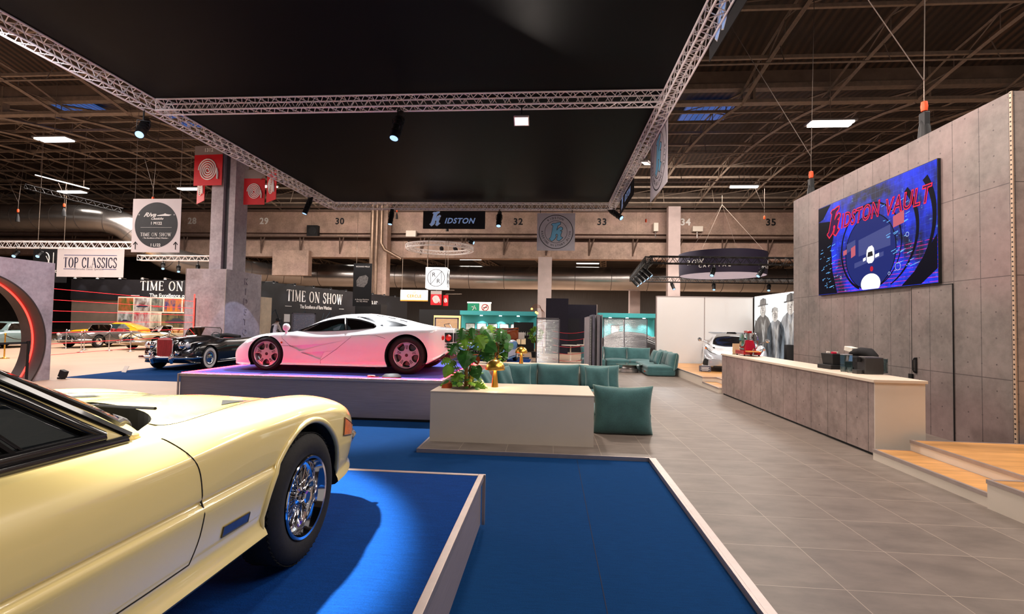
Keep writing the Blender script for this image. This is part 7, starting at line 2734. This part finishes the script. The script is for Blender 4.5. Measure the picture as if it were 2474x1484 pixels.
# arching copper lamp
t = thing('arc_lamp', 'thin arching lamp with two orange glowing bulbs beside the pale column', 'lamp', (-.85, 28, 0))
for k in range(5):
    MB().tube([(.35 + .04 * k, 0, 1.2), (.36 + .04 * k, 0, 2.35), (.25, 0, 2.75 - .03 * k), (0, 0, 2.85 - .06 * k), (-.18, 0, 2.72 - .06 * k), (-.2, 0, 2.6 - .05 * k)], .010, 5).build('arm', mat('copper_wire', (170, 110, 80), .3, .9, noise=9), t)
MB().tube([(.42, 0, 0), (.42, 0, 1.25)], .025, 6).build('pole', M['blackmetal'], t)
for x, z in ((-.22, 2.55), (.02, 2.36), (.1, 2.30)):
    MB().lathe([(0, -.06), (.05, -.04), (.06, 0), (.04, .05), (0, .06)], 12, (x, 0, z)).build('bulb', mat('orange_bulb', (255, 150, 60), .5, emit=(1, .32, .05), es=10), t, 60)

# ------------------------------------------------------------------ navy booths, rope lines, bar table
t = thing('exhibition_booth', 'tall navy booth box right of the pale column', 'booth', (.40, 28.6, 0))
MB().box(-.66, .62, -.6, 1.6, 0, 3.18).build('booth_box', M['navy'], t)
t = thing('exhibition_booth', 'lower navy booth box with a door left of the right turquoise wall', 'booth', (1.90, 30.4, 0))
MB().box(-.95, .93, -.4, 1.2, 0, 2.92).build('booth_box', M['navy'], t)
MB().box(-.80, -.10, -.42, -.40, 0, 2.05).build('booth_door', mat('dark_door', (26, 25, 36), .5, noise=6), t)
MB().box(.91, .95, -.42, 1.2, 0, 2.94).build('corner_strip', M['edge'], t)
t = thing('high_table', 'white round bar table before the navy booths', 'table', (.95, 22.5, 0))
MB().lathe([(0, .0), (.26, 0), (.26, .015), (.03, .03), (.025, .70), (.03, .72), (.42, .73), (.42, .75), (0, .75)], 28).build('tabletop', M['white'], t, 40)
t = thing('bar_stool', 'pale shell stool beside the bar table', 'chair', (1.55, 23.2, 0), radians(-60))
MB().lathe([(0, 0), (.2, 0), (.2, .015), (.025, .03), (.02, .72), (0, .72)], 20).build('pedestal', M['chrome'], t, 40)
MB().box(-.22, .22, -.2, .2, .72, .76).build('seat', M['white'], t, None, .015)
MB().box(-.22, .22, .18, .21, .76, 1.05).build('backrest', M['white'], t, None, .01)
for k in range(5):
    z = .35 + .27 * k
    pts = [(.1 + 1.25 * i / 12, 19.0, z - .08 * sin(pi * i / 12)) for i in range(13)]
    tag(MB().tube(pts, .009, 4).build('red_cord', mat('thin_red_cord', (150, 30, 40), .6, noise=9, emit=(.6, .02, .03), es=.25), None), 'thin red cord strung between the ribbed screen and the slab stack', 'cord', 'red cords before the navy booths')

# ------------------------------------------------------------------ wooden boats
def boat(label, x, y, rz, L_b, col, deck, green=False):
    t = thing('motor_boat', label, 'boat', (x, y, .22), rz)
    st = []
    for u, w_, zk, zd in ((0, .72, .30, 1.0), (.25, .80, .22, 1.02), (.5, .84, .2, 1.06), (.75, .70, .25, 1.16), (.92, .34, .45, 1.20), (1.0, .03, .7, 1.22)):
        st.append((L_b * (u - .5), [(0, zk), (w_ * .5, zk + .12), (w_ * .92, zk + .42), (w_, (zk + zd) / 2 + .2), (w_ * .97, zd - .04), (w_ * .9, zd), (w_ * .4, zd + .03), (0, zd + .04)]))
    L2 = Loft(st, 50, 4)
    L2.mesh().build('hull', paint('varnished_mahogany_%d' % col[0], col, .15), t, 50)
    L2.top_patch([(-L_b * .1, .45), (L_b * .42, .3), (L_b * .42, -.3), (-L_b * .1, -.45)], .006, 'foredeck', paint('orange_deck_%d' % deck[0], deck, .2), t, .2)
    mb = MB()
    for s_ in (-1, 1):
        mb.tube([(st[i][0], s_ * (st[i][1][4][0] + .01), st[i][1][4][1]) for i in range(6)], .018, 5)
    mb.build('rub_rail', M['chrome'], t)
    MB().tube([(-L_b * .1, -.6, 1.05), (-L_b * .13, -.5, 1.35), (-L_b * .11, 0, 1.40), (-L_b * .13, .5, 1.35), (-L_b * .1, .6, 1.05)], .018, 6).build('windscreen_frame', M['chrome'], t)
    MB().box(-L_b * .35, -L_b * .13, -.5, .5, 1.04, 1.12).build('cockpit_seat', mat('boat_seat_%d' % int(green), (40, 110, 90) if green else (120, 120, 60), .6, noise=6), t, None, .02)
    MB().box(-1.6, -1.4, -.5, .5, -.22, .30).box(1.2, 1.4, -.4, .4, -.22, .30).build('cradle', M['blackmetal'], t)
    return t
boat('long wooden motor boat with orange deck behind the tail of the white car', -8.8, 28.2, radians(172), 6.2, (112, 48, 24), (226, 130, 30))
boat('varnished wooden motor boat with green seats behind the blue car', -4.6, 25.0, radians(-4), 6.0, (150, 64, 22), (190, 90, 30), True)

# ------------------------------------------------------------------ TIME ON SHOW walls
BW = mat('black_show_wall', (30, 28, 32), .5, noise=5, amt=.2)
wl2 = thing('exhibition_wall', 'long black TIME ON SHOW wall behind the white car', 'wall panel', (-14.9, 23.6, 0))
ang = atan2(14.4, 2.9)
Rz = ang
ln = sqrt(14.4 ** 2 + 2.9 ** 2)
wl2.rotation_euler = (0, 0, ang)
MB().box(0, ln + 1.2, .0, .25, 0, 3.62).build('wall_panel', BW, wl2)
serif('lettering', 'TIME ON SHOW', .60, 5.0, M['whiteprint'], wl2, (4.6, -.01, 3.02), thick=.17, thin=.06)
serif('lettering', 'WELCOME', .50, 2.9, M['whiteprint'], wl2, (9.9, -.01, 2.85), thick=.17, thin=.06)
text('lettering', 'The Excellence of Rare Watches', .30, M['whiteprint'], wl2, (4.6, -.01, 2.42), bold=.004, sx=.72)
MB().box(2.0, 2.5, -.012, 0, 2.40, 2.425).box(6.8, 7.3, -.012, 0, 2.40, 2.425).build('rule_lines', M['whiteprint'], wl2)
for k in range(9):
    x = .5 + 1.55 * k
    s_ = MB().tube([(x, 0, 3.6), (x, -.5, 3.62)], .015, 5).lathe([(0, -.05), (.07, -.05), (.06, .05), (0, .05)], 12, (x, -.55, 3.6)).build('wall_lamp', M['blackmetal'], wl2, 40)
    MB().lathe([(0, -.062), (.05, -.06), (0, -.055)], 10, (x, -.55, 3.6)).build('lamp_lens', lit, s_)
    d = bpy.data.lights.new('wall_wash', 'SPOT')
    d.energy = 28
    d.spot_size = radians(85)
    d.spot_blend = .9
    d.color = (.9, .93, 1)
    d.shadow_soft_size = .04
    l = bpy.data.objects.new('wall_wash', d)
    C.objects.link(l)
    l.parent = wl2
    l.location = (x, -.52, 3.5)
    l.rotation_euler = (radians(18), 0, 0)
sk = mat('blue_line_drawing', (46, 74, 92), .6, noise=5)
rr = random.Random(5)
for k in range(5):
    x0 = .8 + 2.3 * k
    MB().tube([(x0, -.006, 1.7), (x0 + .5, -.006, 2.2), (x0 + 1.1, -.006, 1.0)], .012, 4).tube([(x0 + .8 + .22 * cos(2 * pi * i / 16), -.006, 1.5 + .22 * sin(2 * pi * i / 16)) for i in range(16)], .010, 4, close=True).tube([(x0 + 1.6, -.006, .7), (x0 + 2.2, -.006, 2.1)], .010, 4).build('line_drawing', sk, wl2)
t = thing('partition_panel', 'cream edge panel between the grey pylon and the black wall', 'panel', (-14.1, 21.2, 0))
MB().box(-.0, .12, .0, 2.2, 0, 2.75).build('panel_board', mat('cream_board', (206, 186, 160), .6, noise=4), t)
t = thing('exhibition_wall', 'black TIME ON SHOW wall with lit lettering at the left behind the classics', 'wall panel', (-24.5, 30.5, 0))
MB().box(-8.0, 6.5, 0, .3, 2.75, 4.15).build('fascia', BW, t)
MB().box(-8.0, -3.8, .1, .3, 0, 2.75).build('wall_panel', mat('grey_brown_wall', (110, 98, 88), .7, noise=2, amt=.1), t)
MB().box(-3.8, 6.5, .1, .3, 0, 2.75).build('wall_panel', BW, t)
serif('lettering', 'TIME ON SHOW', .60, 5.5, M['whiteprint'], t, (-.2, -.01, 3.75), thick=.15, thin=.05)
text('lettering', 'The Excellence of Rare Watches', .36, M['whiteprint'], t, (.1, -.01, 3.10), bold=.004)
MB().box(-3.6, -3.0, -.012, 0, 3.08, 3.11).build('rule_lines', M['whiteprint'], t)
for k in range(9):
    x = -7.2 + 1.6 * k
    s_ = MB().lathe([(0, -.06), (.09, -.06), (.09, .04), (0, .04)], 12, (x, -.5, 4.22)).tube([(x, 0, 4.2), (x, -.5, 4.22)], .015, 5).build('wall_lamp', M['alu'], t, 40)
    MB().lathe([(0, -.072), (.08, -.07), (0, -.065)], 12, (x, -.5, 4.22)).build('lamp_lens', M['lampwhite'], s_)
    d = bpy.data.lights.new('fascia_wash', 'SPOT')
    d.energy = 30
    d.spot_size = radians(70)
    d.spot_blend = .9
    d.shadow_soft_size = .05
    l = bpy.data.objects.new('fascia_wash', d)
    C.objects.link(l)
    l.parent = t
    l.location = (x, -.45, 4.12)
    l.rotation_euler = (radians(22), 0, 0)
# photo collage
t = thing('photo_collage', 'wall of large colour photographs of classic cars at the left', 'picture', (-26.0, 30.2, 0))
MB().box(-2.75, 3.2, 0, .1, .9, 2.98).build('backing_board', M['white'], t)
rr = random.Random(11)
cells = [(-2.7, -1.65, 2.05, 2.9), (-1.55, -.45, 2.05, 2.9), (-.35, .45, 2.05, 2.9), (.55, 1.75, 2.05, 2.9), (1.85, 2.55, 2.05, 2.9), (-2.7, -1.65, 1.0, 1.95), (-1.55, -.45, 1.0, 1.95), (-.35, .30, 1.0, 1.95), (.40, 2.55, 1.0, 1.95), (2.62, 3.15, 1.6, 2.9), (2.62, 3.15, .95, 1.5)]
for k, (x0, x1, z0, z1) in enumerate(cells):
    c1, c2 = [((180, 90, 60), (60, 90, 40)), ((190, 190, 190), (90, 60, 50)), ((60, 66, 60), (150, 150, 140)), ((200, 120, 40), (40, 60, 110)), ((200, 110, 80), (60, 40, 40)), ((190, 196, 200), (60, 70, 60)), ((150, 60, 70), (200, 200, 200)), ((200, 196, 180), (110, 110, 100)), ((40, 50, 44), (120, 110, 80)), ((200, 200, 206), (60, 60, 64)), ((70, 110, 120), (160, 60, 60))][k]
    m = photomat('photo_print_%d' % k, c2, c1, .08, 2.6)
    f = MB().box(x0, x1, -.012, 0, z0, z1).build('photograph', m, t)
    if k in (5, 8, 1, 2):
        cx, w_ = (x0 + x1) / 2, (x1 - x0) * .38
        zc = z0 + .32 * (z1 - z0)
        hh = w_ * .26
        sil = [(-1, 0), (-.96, .55), (-.5, .75), (-.3, 1.4), (.25, 1.45), (.5, .85), (.92, .65), (1, .05), (.75, -.1), (.5, -.35), (.3, -.1), (-.35, -.1), (-.55, -.35), (-.8, -.1)]
        MB().prism([(cx + a * w_, zc + b * hh) for a, b in sil], lambda a, b, d: (a, -.0125 - d, b), 0, .002).build('printed_car', mat('printed_car_%d' % k, ((40, 44, 50), (24, 34, 52), (170, 60, 50), (120, 120, 124))[k % 4], .5, noise=9, emit=(.02, .02, .03)), f)

# ------------------------------------------------------------------ left banners and truss
b = banner('hanging_banner', 'white TOP CLASSICS banner with blue rules', 3.85, 1.50, (-24.57, 24.04, 4.49), 0, M['whitecloth'])
MB().tube([(-1.6, 0, .74), (-1.6, 0, .86)], .012, 4).tube([(1.6, 0, .74), (1.6, 0, .86)], .012, 4).build('straps', M['blackmetal'], b)
serif('lettering', 'TOP CLASSICS', .52, 3.05, mat('navy_print', (46, 44, 70), .6, noise=5), b, (0, -.008, .02), thick=.13, thin=.035)
nb = mat('blue_rule', (50, 56, 120), .6, noise=5)
MB().box(-1.52, 1.52, -.010, -.006, .40, .43).box(-1.52, -.82, -.010, -.006, -.34, -.31).box(.72, 1.52, -.010, -.006, -.34, -.31).build('rule_lines', nb, b)
text('lettering', 'Mercedes Classic Specialist', .15, mat('grey_print2', (130, 124, 134), .6, noise=5), b, (-.04, -.008, -.33))
b = banner('hanging_banner', 'white banner with black disc reading Riva Classiche and TIME ON SHOW', 1.93, 2.02, (-14.78, 17.0, 5.11), 0, M['whitecloth'])
MB().lathe([(0, -.0085), (.855, -.0085), (.855, -.006), (0, -.006)], 72, (0, 0, .02), 'y').build('black_disc', mat('charcoal_print', (44, 44, 48), .6, noise=5), b)
b.children
wp = M['whiteprint']
text('lettering', 'Riva', .22, wp, b, (-.28, -.010, .40), shear=.5, bold=.006, sx=1.3)
text('lettering', 'Classiche', .13, wp, b, (.02, -.010, .26), shear=.5, bold=.003)
text('lettering', '*', .14, wp, b, (-.70, -.010, .38))
text('lettering', '*', .14, wp, b, (.70, -.010, .38))
MB().prism([(0.02, .36), (.50, .36), (.60, .41), (.40, .43), (.34, .46), (.28, .43), (.02, .385)], lambda a, bb, d: (a, -.010 - d, bb), 0, .002).build('boat_print', wp, b)
text('lettering', '1 M122', .15, wp, b, (0, -.010, .08), bold=.004)
MB().box(-.62, .62, -.011, -.009, -.075, -.068).build('rule_line', wp, b)
serif('lettering', 'TIME ON SHOW', .13, 1.22, wp, b, (0, -.010, -.34), thick=.18, thin=.07)
text('lettering', '- The Excellence of Rare Watches -', .072, wp, b, (0, -.010, -.475), bold=.001)
text('lettering', '1 L122', .15, wp, b, (0, -.010, -.74), bold=.004)
for s_ in (-1, 1):
    MB().tube([(s_ * .80, -.009, -.90), (s_ * .80, -.009, -.64)], .016, 4).tube([(s_ * .80 - .08, -.009, -.72), (s_ * .80, -.009, -.62), (s_ * .80 + .08, -.009, -.72)], .018, 4).build('up_arrow', M['ink'], b)
MB().tube([(-.9, 0, 1.01), (-.9, 0, 5.9)], .01, 4).tube([(.9, 0, 1.01), (.9, 0, 5.9)], .01, 4).build('suspension_wires', M['steelwarm'], b)
tr2 = truss('lighting_truss', 'silver truss carrying the TOP CLASSICS banner at the left', (-34, 24.2, 5.48), (-20.2, 24.2, 5.48), s=.34, step=.5)
tr3 = truss('lighting_truss', 'short silver truss passing behind the round black and white banner', (-22.3, 24.6, 4.86), (-17.6, 24.6, 4.86), s=.26, step=.38)
for k, (x, z) in enumerate(((-20.9, 4.45), (-20.0, 4.3), (-18.9, 4.35), (-18.0, 4.45))):
    profile_spot('small black lamp hanging under the short silver truss', (x, 24.6, z), (x + .5, 24, z - 1), .5, .08, .15, group='lamps under the short silver truss')
for k, x in enumerate((-29.0, -27.6)):
    profile_spot('small black lamp hanging under the left silver truss', (x, 24.1, 4.95), (x + .4, 23, 4), .5, .10, .2, group='lamps under the left silver truss')
truss('lighting_truss', 'dark slanted truss crossing the silver duct at the upper left', (-26.8, 22.6, 8.2), (-21.6, 22.6, 7.0), TB, .22, step=.5)
tag(MB().tube([(-26, 22.6, 8.1), (-26, 22.6, 12.6)], .012, 4).build('suspension_wire', M['steelwarm']), 'thin wire holding up the dark slanted truss', 'wire')
t = thing('strip_light', 'long slanted thin light bar at the upper left', 'ceiling light', (-26.2, 23.5, 8.6))
MB().tube([(-1.2, 0, .5), (1.9, 0, -.25)], .035, 6).build('light_tube', lit, t)
MB().tube([(-.9, 0, .45), (-.9, 0, 4.0)], .01, 4).tube([(1.6, 0, -.15), (1.6, 0, 4.0)], .01, 4).build('suspension_wires', M['steelwarm'], t)
b = banner('hanging_banner', 'black square banner with a partly hidden white emblem above the portal', 2.1, 2.0, (-28.2, 25.2, 4.5), 0, M['blackcloth'])
MB().tube([(-.3 + .25 * cos(a_), -.01, .35 + .35 * sin(a_)) for a_ in [radians(q) for q in range(-80, 90, 20)]], .03, 5).tube([(.2, -.01, .0), (.2, -.01, .7)], .02, 5).tube([(.55, -.01, .0), (.55, -.01, .7)], .03, 5).tube([(-.25, -.01, .5), (.0, -.01, .05)], .02, 5).build('emblem_print', wp, b)
text('lettering', 'collettr', .30, wp, b, (.2, -.01, -.35))
MB().tube([(-.8, 0, .98), (-.8, 0, 8)], .01, 4).tube([(.8, 0, .98), (.8, 0, 8)], .01, 4).build('suspension_wires', M['steelwarm'], b)
b = banner('hanging_banner', 'black vertical banner with a pale watch case left of the pipes', 1.15, 2.6, (-11.35, 28.5, 3.85), 0, M['blackcloth'])
MB().prism([(-.35, -.1), (-.38, .25), (-.2, .5), (.2, .6), (.36, .45), (.3, .1), (.1, -.15)], lambda a, bb, d: (a, -.008 - d, bb), 0, .003).build('watch_case_print', mat('grey_watch_print', (120, 116, 114), .5, noise=14, amt=.6), b)
text('lettering', 'RICHARD MILLE', .12, wp, b, (0, -.009, 1.1))
MB().tube([(-.4, 0, 1.28), (-.4, 0, 8)], .01, 4).tube([(.4, 0, 1.28), (.4, 0, 8)], .01, 4).build('suspension_wires', M['steelwarm'], b)
text('lettering', 'A Racing Machine\nOn The Wrist', .12, wp, b, (0, -.009, -.95))
t = thing('black_plinth', 'black block below the pipes in front of the black wall', 'booth', (-11.75, 31.0, 0))
MB().box(-.8, .9, -.6, .6, 0, 2.75).build('booth_box', M['black'], t)
# speakers and boxes on the beam ledge
for lb, x, w_, h, m_ in (('black square speaker on the beam ledge between 29 and 30', -19.2, .9, .9, 'black'), ('white equipment box on the beam ledge right of the pipes', -11.1, .8, .5, 'white'), ('white upright antenna panel on the beam ledge right of 33', 7.9, .35, .65, 'white'), ('white wide antenna panel on the beam ledge below 34', 11.0, .75, .4, 'white'), ('upper white junction box beside the pipes', -13.96, .4, .4, 'white'), ('lower white junction box beside the pipes', -13.98, .45, .55, 'white'), ('white cable box between the round banner and the column', -26.3, .75, .45, 'white')):
    z = {'upper': 9.6, 'lower': 8.8}.get(lb.split()[0], 8.38)
    if 'antenna' in lb:
        z = 8.9
    t = thing('equipment_box', lb, 'box', (x, 37.1 if 'junction' in lb else 37.62, z))
    MB().box(-w_ / 2, w_ / 2, -.2, .2, 0, h).build('case', M[m_], t, None, .02)
    if 'antenna' in lb:
        MB().tube([(0, 0, -.55), (0, 0, .05)], .04, 6).build('mast', M['alu'], t)
    if 'speaker' in lb:
        MB().lathe([(0, -.215), (.3, -.21), (.32, -.2), (0, -.2)], 24, (0, 0, .45), 'y').build('cone', mat('speaker_cone', (34, 34, 36), .7, noise=30), t)

# ------------------------------------------------------------------ portal with red light ring
po = thing('portal_wall', 'grey portal wall with a round opening and a curved red light line', 'portal', (-13.02, 6.5, 0))
out = [(-7.0, 0), (-7.0, 3.1), (5.27, 3.04), (5.27, 0)]
R0, cy, cz = 1.72, 3.40, .98
# wall with a circular hole, built as a frame of quads
n = 96
def rect_pt(a):
    dx, dz = cos(a), sin(a)
    best = 1e9
    for k, lim in (('r', 5.27 - cy), ('l', -(4.2)), ('t', 3.05 - cz), ('b', -cz)):
        if k in 'rl':
            if abs(dx) > 1e-6:
                q = lim / dx
                if q > 0:
                    best = min(best, q)
        elif abs(dz) > 1e-6:
            q = lim / dz
            if q > 0:
                best = min(best, q)
    return (cy + dx * best, cz + dz * best)
angs = sorted([2 * pi * k / n for k in range(n)] + [atan2(z_ - cz, y_ - cy) % (2 * pi) for y_, z_ in ((5.27, 3.05), (5.27, 0), (cy - 4.2, 3.05), (cy - 4.2, 0))])
mb = MB()
for x in (-.0, -.62):
    inner, outer = [], []
    for a in angs:
        px, pz = rect_pt(a)
        iy, iz = cy + R0 * cos(a), max(.0, cz + R0 * sin(a))
        if iz == 0 and sin(a) < 0:
            q = cz / -sin(a)
            iy = cy + q * cos(a)
        inner.append((x, iy, iz))
        outer.append((x, px, pz))
    k0 = len(mb.v)
    mb.grid([inner, outer], closev=True)
N_ = len(angs)
fs = []
for i in range(N_):
    j = (i + 1) % N_
    fs.append((N_ + i, N_ + j, 3 * N_ + j, 3 * N_ + i))
mb.f += fs
mb.build('wall_panel', M['conc_plain'], po, None)
rg = mat('dark_brown_reveal', (58, 44, 42), .5, noise=5)
mb = MB()
mi_ = MB()
for i in range(120):
    a0, a1 = radians(-36 + 252 * i / 120), radians(-36 + 252 * (i + 1) / 120)
    mb.add([(.02, cy + R0 * cos(a0), cz + R0 * sin(a0)), (.02, cy + R0 * cos(a1), cz + R0 * sin(a1)), (-.64, cy + R0 * cos(a1), cz + R0 * sin(a1)), (-.64, cy + R0 * cos(a0), cz + R0 * sin(a0)),
            (.02, cy + (R0 - .04) * cos(a0), cz + (R0 - .04) * sin(a0)), (.02, cy + (R0 - .04) * cos(a1), cz + (R0 - .04) * sin(a1)), (-.64, cy + (R0 - .04) * cos(a1), cz + (R0 - .04) * sin(a1)), (-.64, cy + (R0 - .04) * cos(a0), cz + (R0 - .04) * sin(a0))],
           [(0, 1, 5, 4), (4, 5, 6, 7), (3, 7, 6, 2), (0, 3, 2, 1)])
mb.build('opening_reveal', rg, po, 60)
MB().tube([(-.30, cy + (R0 - .055) * cos(radians(q)), cz + (R0 - .055) * sin(radians(q))) for q in range(-34, 215, 4)], .02, 6).build('light_strip', M['redline'], po)
# laser post with red cords to the portal
t = thing('light_post', 'red glowing upright post with pegs before the grey pylon', 'post', (-14.85, 19.2, 0))
MB().tube([(0, 0, .75), (0, 0, 2.66)], .022, 6).build('light_tube', M['redline'], t)
MB().tube([(.04, .02, 0), (.04, .02, 2.5)], .02, 6).build('post_pole', M['blackmetal'], t)
MB().lathe([(0, 0), (.2, 0), (.2, .02), (0, .03)], 20).build('foot_plate', M['blackmetal'], t)
for k in range(7):
    z = .62 + .29 * k
    tag(MB().tube([(-14.85, 19.2, z), (-13.03, 11.77, z + .02)], .006, 4).build('laser_cord', mat('glowing_red_cord', (255, 40, 40), .5, emit=(1, .02, .03), es=2.5), None), 'thin glowing red cord between the portal and the red post', 'cord', 'glowing red cords left of the black car')

# ------------------------------------------------------------------ rope posts
def post(label, x, y, m, h=.95, group=None):
    t = thing('rope_post', label, 'post', (x, y, 0), 0, group)
    MB().lathe([(0, 0), (.16, 0), (.16, .015), (.05, .04), (.024, .06), (.022, h - .06), (.035, h - .05), (.035, h), (.02, h + .02), (0, h + .03)], 20).build('pole', m, t, 40)
    return t
ps = [(-24.2, 22.6), (-22.6, 22.0), (-21.2, 21.9), (-19.95, 21.75), (-19.3, 23.3), (-18.4, 25.2)]
p0 = None
for i, (x, y) in enumerate(ps):
    if p0 is None:
        p0 = post('chrome rope post of the barrier before the left classics', x, y, M['chrome'], .95, 'chrome rope posts before the left classics')
    else:
        dup(p0, (x, y, 0))
for (a, b_) in zip(ps, ps[1:]):
    pts = [(a[0] + (b_[0] - a[0]) * i / 10, a[1] + (b_[1] - a[1]) * i / 10, .88 - .30 * (1 - (2 * i / 10 - 1) ** 2)) for i in range(11)]
    tag(MB().tube(pts, .018, 6).build('barrier_rope', mat('dark_green_rope', (38, 44, 34), .8, noise=20), None, 60), 'sagging dark rope between two chrome posts before the left classics', 'rope', 'sagging barrier ropes at the left')
GOLD = mat('brass_post_metal', (220, 170, 70), .25, .95, noise=9)
post('nearer brass rope post seen through the round portal', -20.6, 16.9, GOLD)
post('farther brass rope post seen through the round portal', -21.9, 19.2, GOLD)
post('chrome rope post seen at the right side of the round portal', -21.2, 20.5, M['chrome'])
tag(MB().tube([(-20.6 - 1.3 * i / 8, 16.9 + 2.3 * i / 8, .88 - .2 * (1 - (2 * i / 8 - 1) ** 2)) for i in range(9)], .018, 6).build('barrier_rope', MATS['dark_green_rope'], None, 60), 'black rope between the two brass posts', 'rope')
t = thing('belt_post', 'black belt post with a belt running left, before the portal wall', 'post', (-12.55, 10.8, 0))
MB().lathe([(0, 0), (.19, 0), (.19, .02), (.05, .05), (.03, .07), (.03, .98), (.04, 1.0), (.04, 1.06), (0, 1.07)], 24).build('pole', M['blackmetal'], t, 40)
MB().prism([(0, 0), (0, 0.05), (-3.2, 0.05), (-3.2, 0)], lambda a, b_, d: (d, a, .985 + b_), -.002, .002).build('belt', M['black'], t)
tag(MB().box(-14.0, -13.55, 11.60, 11.8, 0, .0).build('unused', M['black']), 'x', 'x') if False else None
t = thing('floor_spot', 'small black floor lamp at the foot of the portal wall', 'spotlight', (-12.88, 11.95, 0))
MB().box(-.08, .08, -.06, .06, .05, .24, Matrix.Rotation(radians(20), 3, 'Y')).build('lamp_housing', M['black'], t, None, .01)
MB().box(-.06, .06, -.06, .06, 0, .05).build('base', M['black'], t)

# small card stands at the cars
for lb, x, y, z, rz in (('tiny white card stand on the carpet before the black car', -12.75, 13.7, .006, -.3),):
    t = thing('card_stand', lb, 'card', (x, y, z), rz)
    MB().box(-.10, .10, -.006, .006, .0, .20, Matrix.Rotation(radians(-25), 3, 'X')).build('card', M['white'] if z < .5 else M['red'], t)
t = thing('tool_bundle', 'small dark device with loose cable lying before the rear wheel', 'device', (-2.75, 8.35, .712))
MB().lathe([(0, 0), (.16, .0), (.17, .02), (.12, .06), (0, .07)], 20).build('device_body', M['black'], t, 50, .0)
MB().tube([(-.1, 0, .02), (-.25, .05, .01), (-.35, -.04, .01), (-.2, -.08, .01), (-.45, -.02, .02)], .008, 5).build('cable', M['blackmetal'], t)
MB().box(-.42, -.30, -.04, .02, 0, .03).build('plug', M['white'], t)

# ------------------------------------------------------------------ person in the distance
def person():
    t = thing('person', 'person in white shirt and dark waistcoat bending by the black wall', 'person', (-12.95, 21.9, 0), radians(60))
    me = bpy.data.meshes.new('person_body')
    V = [(0, 0, .95), (0, .02, 1.12), (.06, .02, 1.30), (.12, .02, 1.42), (.18, .02, 1.50), (.22, .02, 1.60),
         (0, .10, .90), (.05, .11, .50), (.0, .11, .08), (0, -.08, .90), (-.03, -.10, .50), (-.02, -.10, .08),
         (.12, .20, 1.40), (.22, .25, 1.14), (.36, .18, 1.0), (.12, -.17, 1.40), (.22, -.22, 1.14), (.38, -.16, 1.02), (.10, .12, .04), (.09, -.10, .04)]
    E = [(0, 1), (1, 2), (2, 3), (3, 4), (4, 5), (0, 6), (6, 7), (7, 8), (0, 9), (9, 10), (10, 11), (3, 12), (12, 13), (13, 14), (3, 15), (15, 16), (16, 17), (8, 18), (11, 19)]
    Rr = [.15, .14, .17, .15, .065, .10, .10, .07, .05, .10, .07, .05, .07, .05, .04, .07, .05, .04, .04, .04]
    me.from_pydata(V, E, [])
    o = bpy.data.objects.new('person_body', me)
    C.objects.link(o)
    sk_ = o.modifiers.new('skin', 'SKIN')
    for i, r in enumerate(Rr):
        me.skin_vertices[0].data[i].radius = (r, r)
    me.skin_vertices[0].data[0].use_root = True
    s2 = o.modifiers.new('sub', 'SUBSURF')
    s2.levels = s2.render_levels = 2
    m2 = evalmesh(o)
    bpy.data.objects.remove(o)
    m2.materials.clear()
    for m_ in (mat('white_shirt', (214, 196, 184), .8, noise=9), M['black'], mat('skin_brown', (120, 78, 58), .6, noise=9)):
        m2.materials.append(m_)
    for p in m2.polygons:
        c = p.center
        p.material_index = 1 if c.z < .98 else (2 if c.z > 1.53 or (c.x > .30 and c.z < 1.1) else (1 if abs(c.y) < .10 and c.z < 1.4 else 0))
    m2.shade_smooth()
    b_ = bpy.data.objects.new('body', m2)
    C.objects.link(b_)
    b_.parent = t
    MB().lathe([(0, .12), (.07, .10), (.105, .04), (.11, 0), (.09, -.03)], 16, (.215, .02, 1.63)).build('hair', M['black'], t, 60)
    return t
person()
t = thing('notice_stand', 'small white notice on the black wall behind the person', 'sign', (-13.45, 23.9, 1.75), ang)
MB().box(-.2, .2, -.02, .0, -.2, .2).build('notice', M['whiteprint'], t)
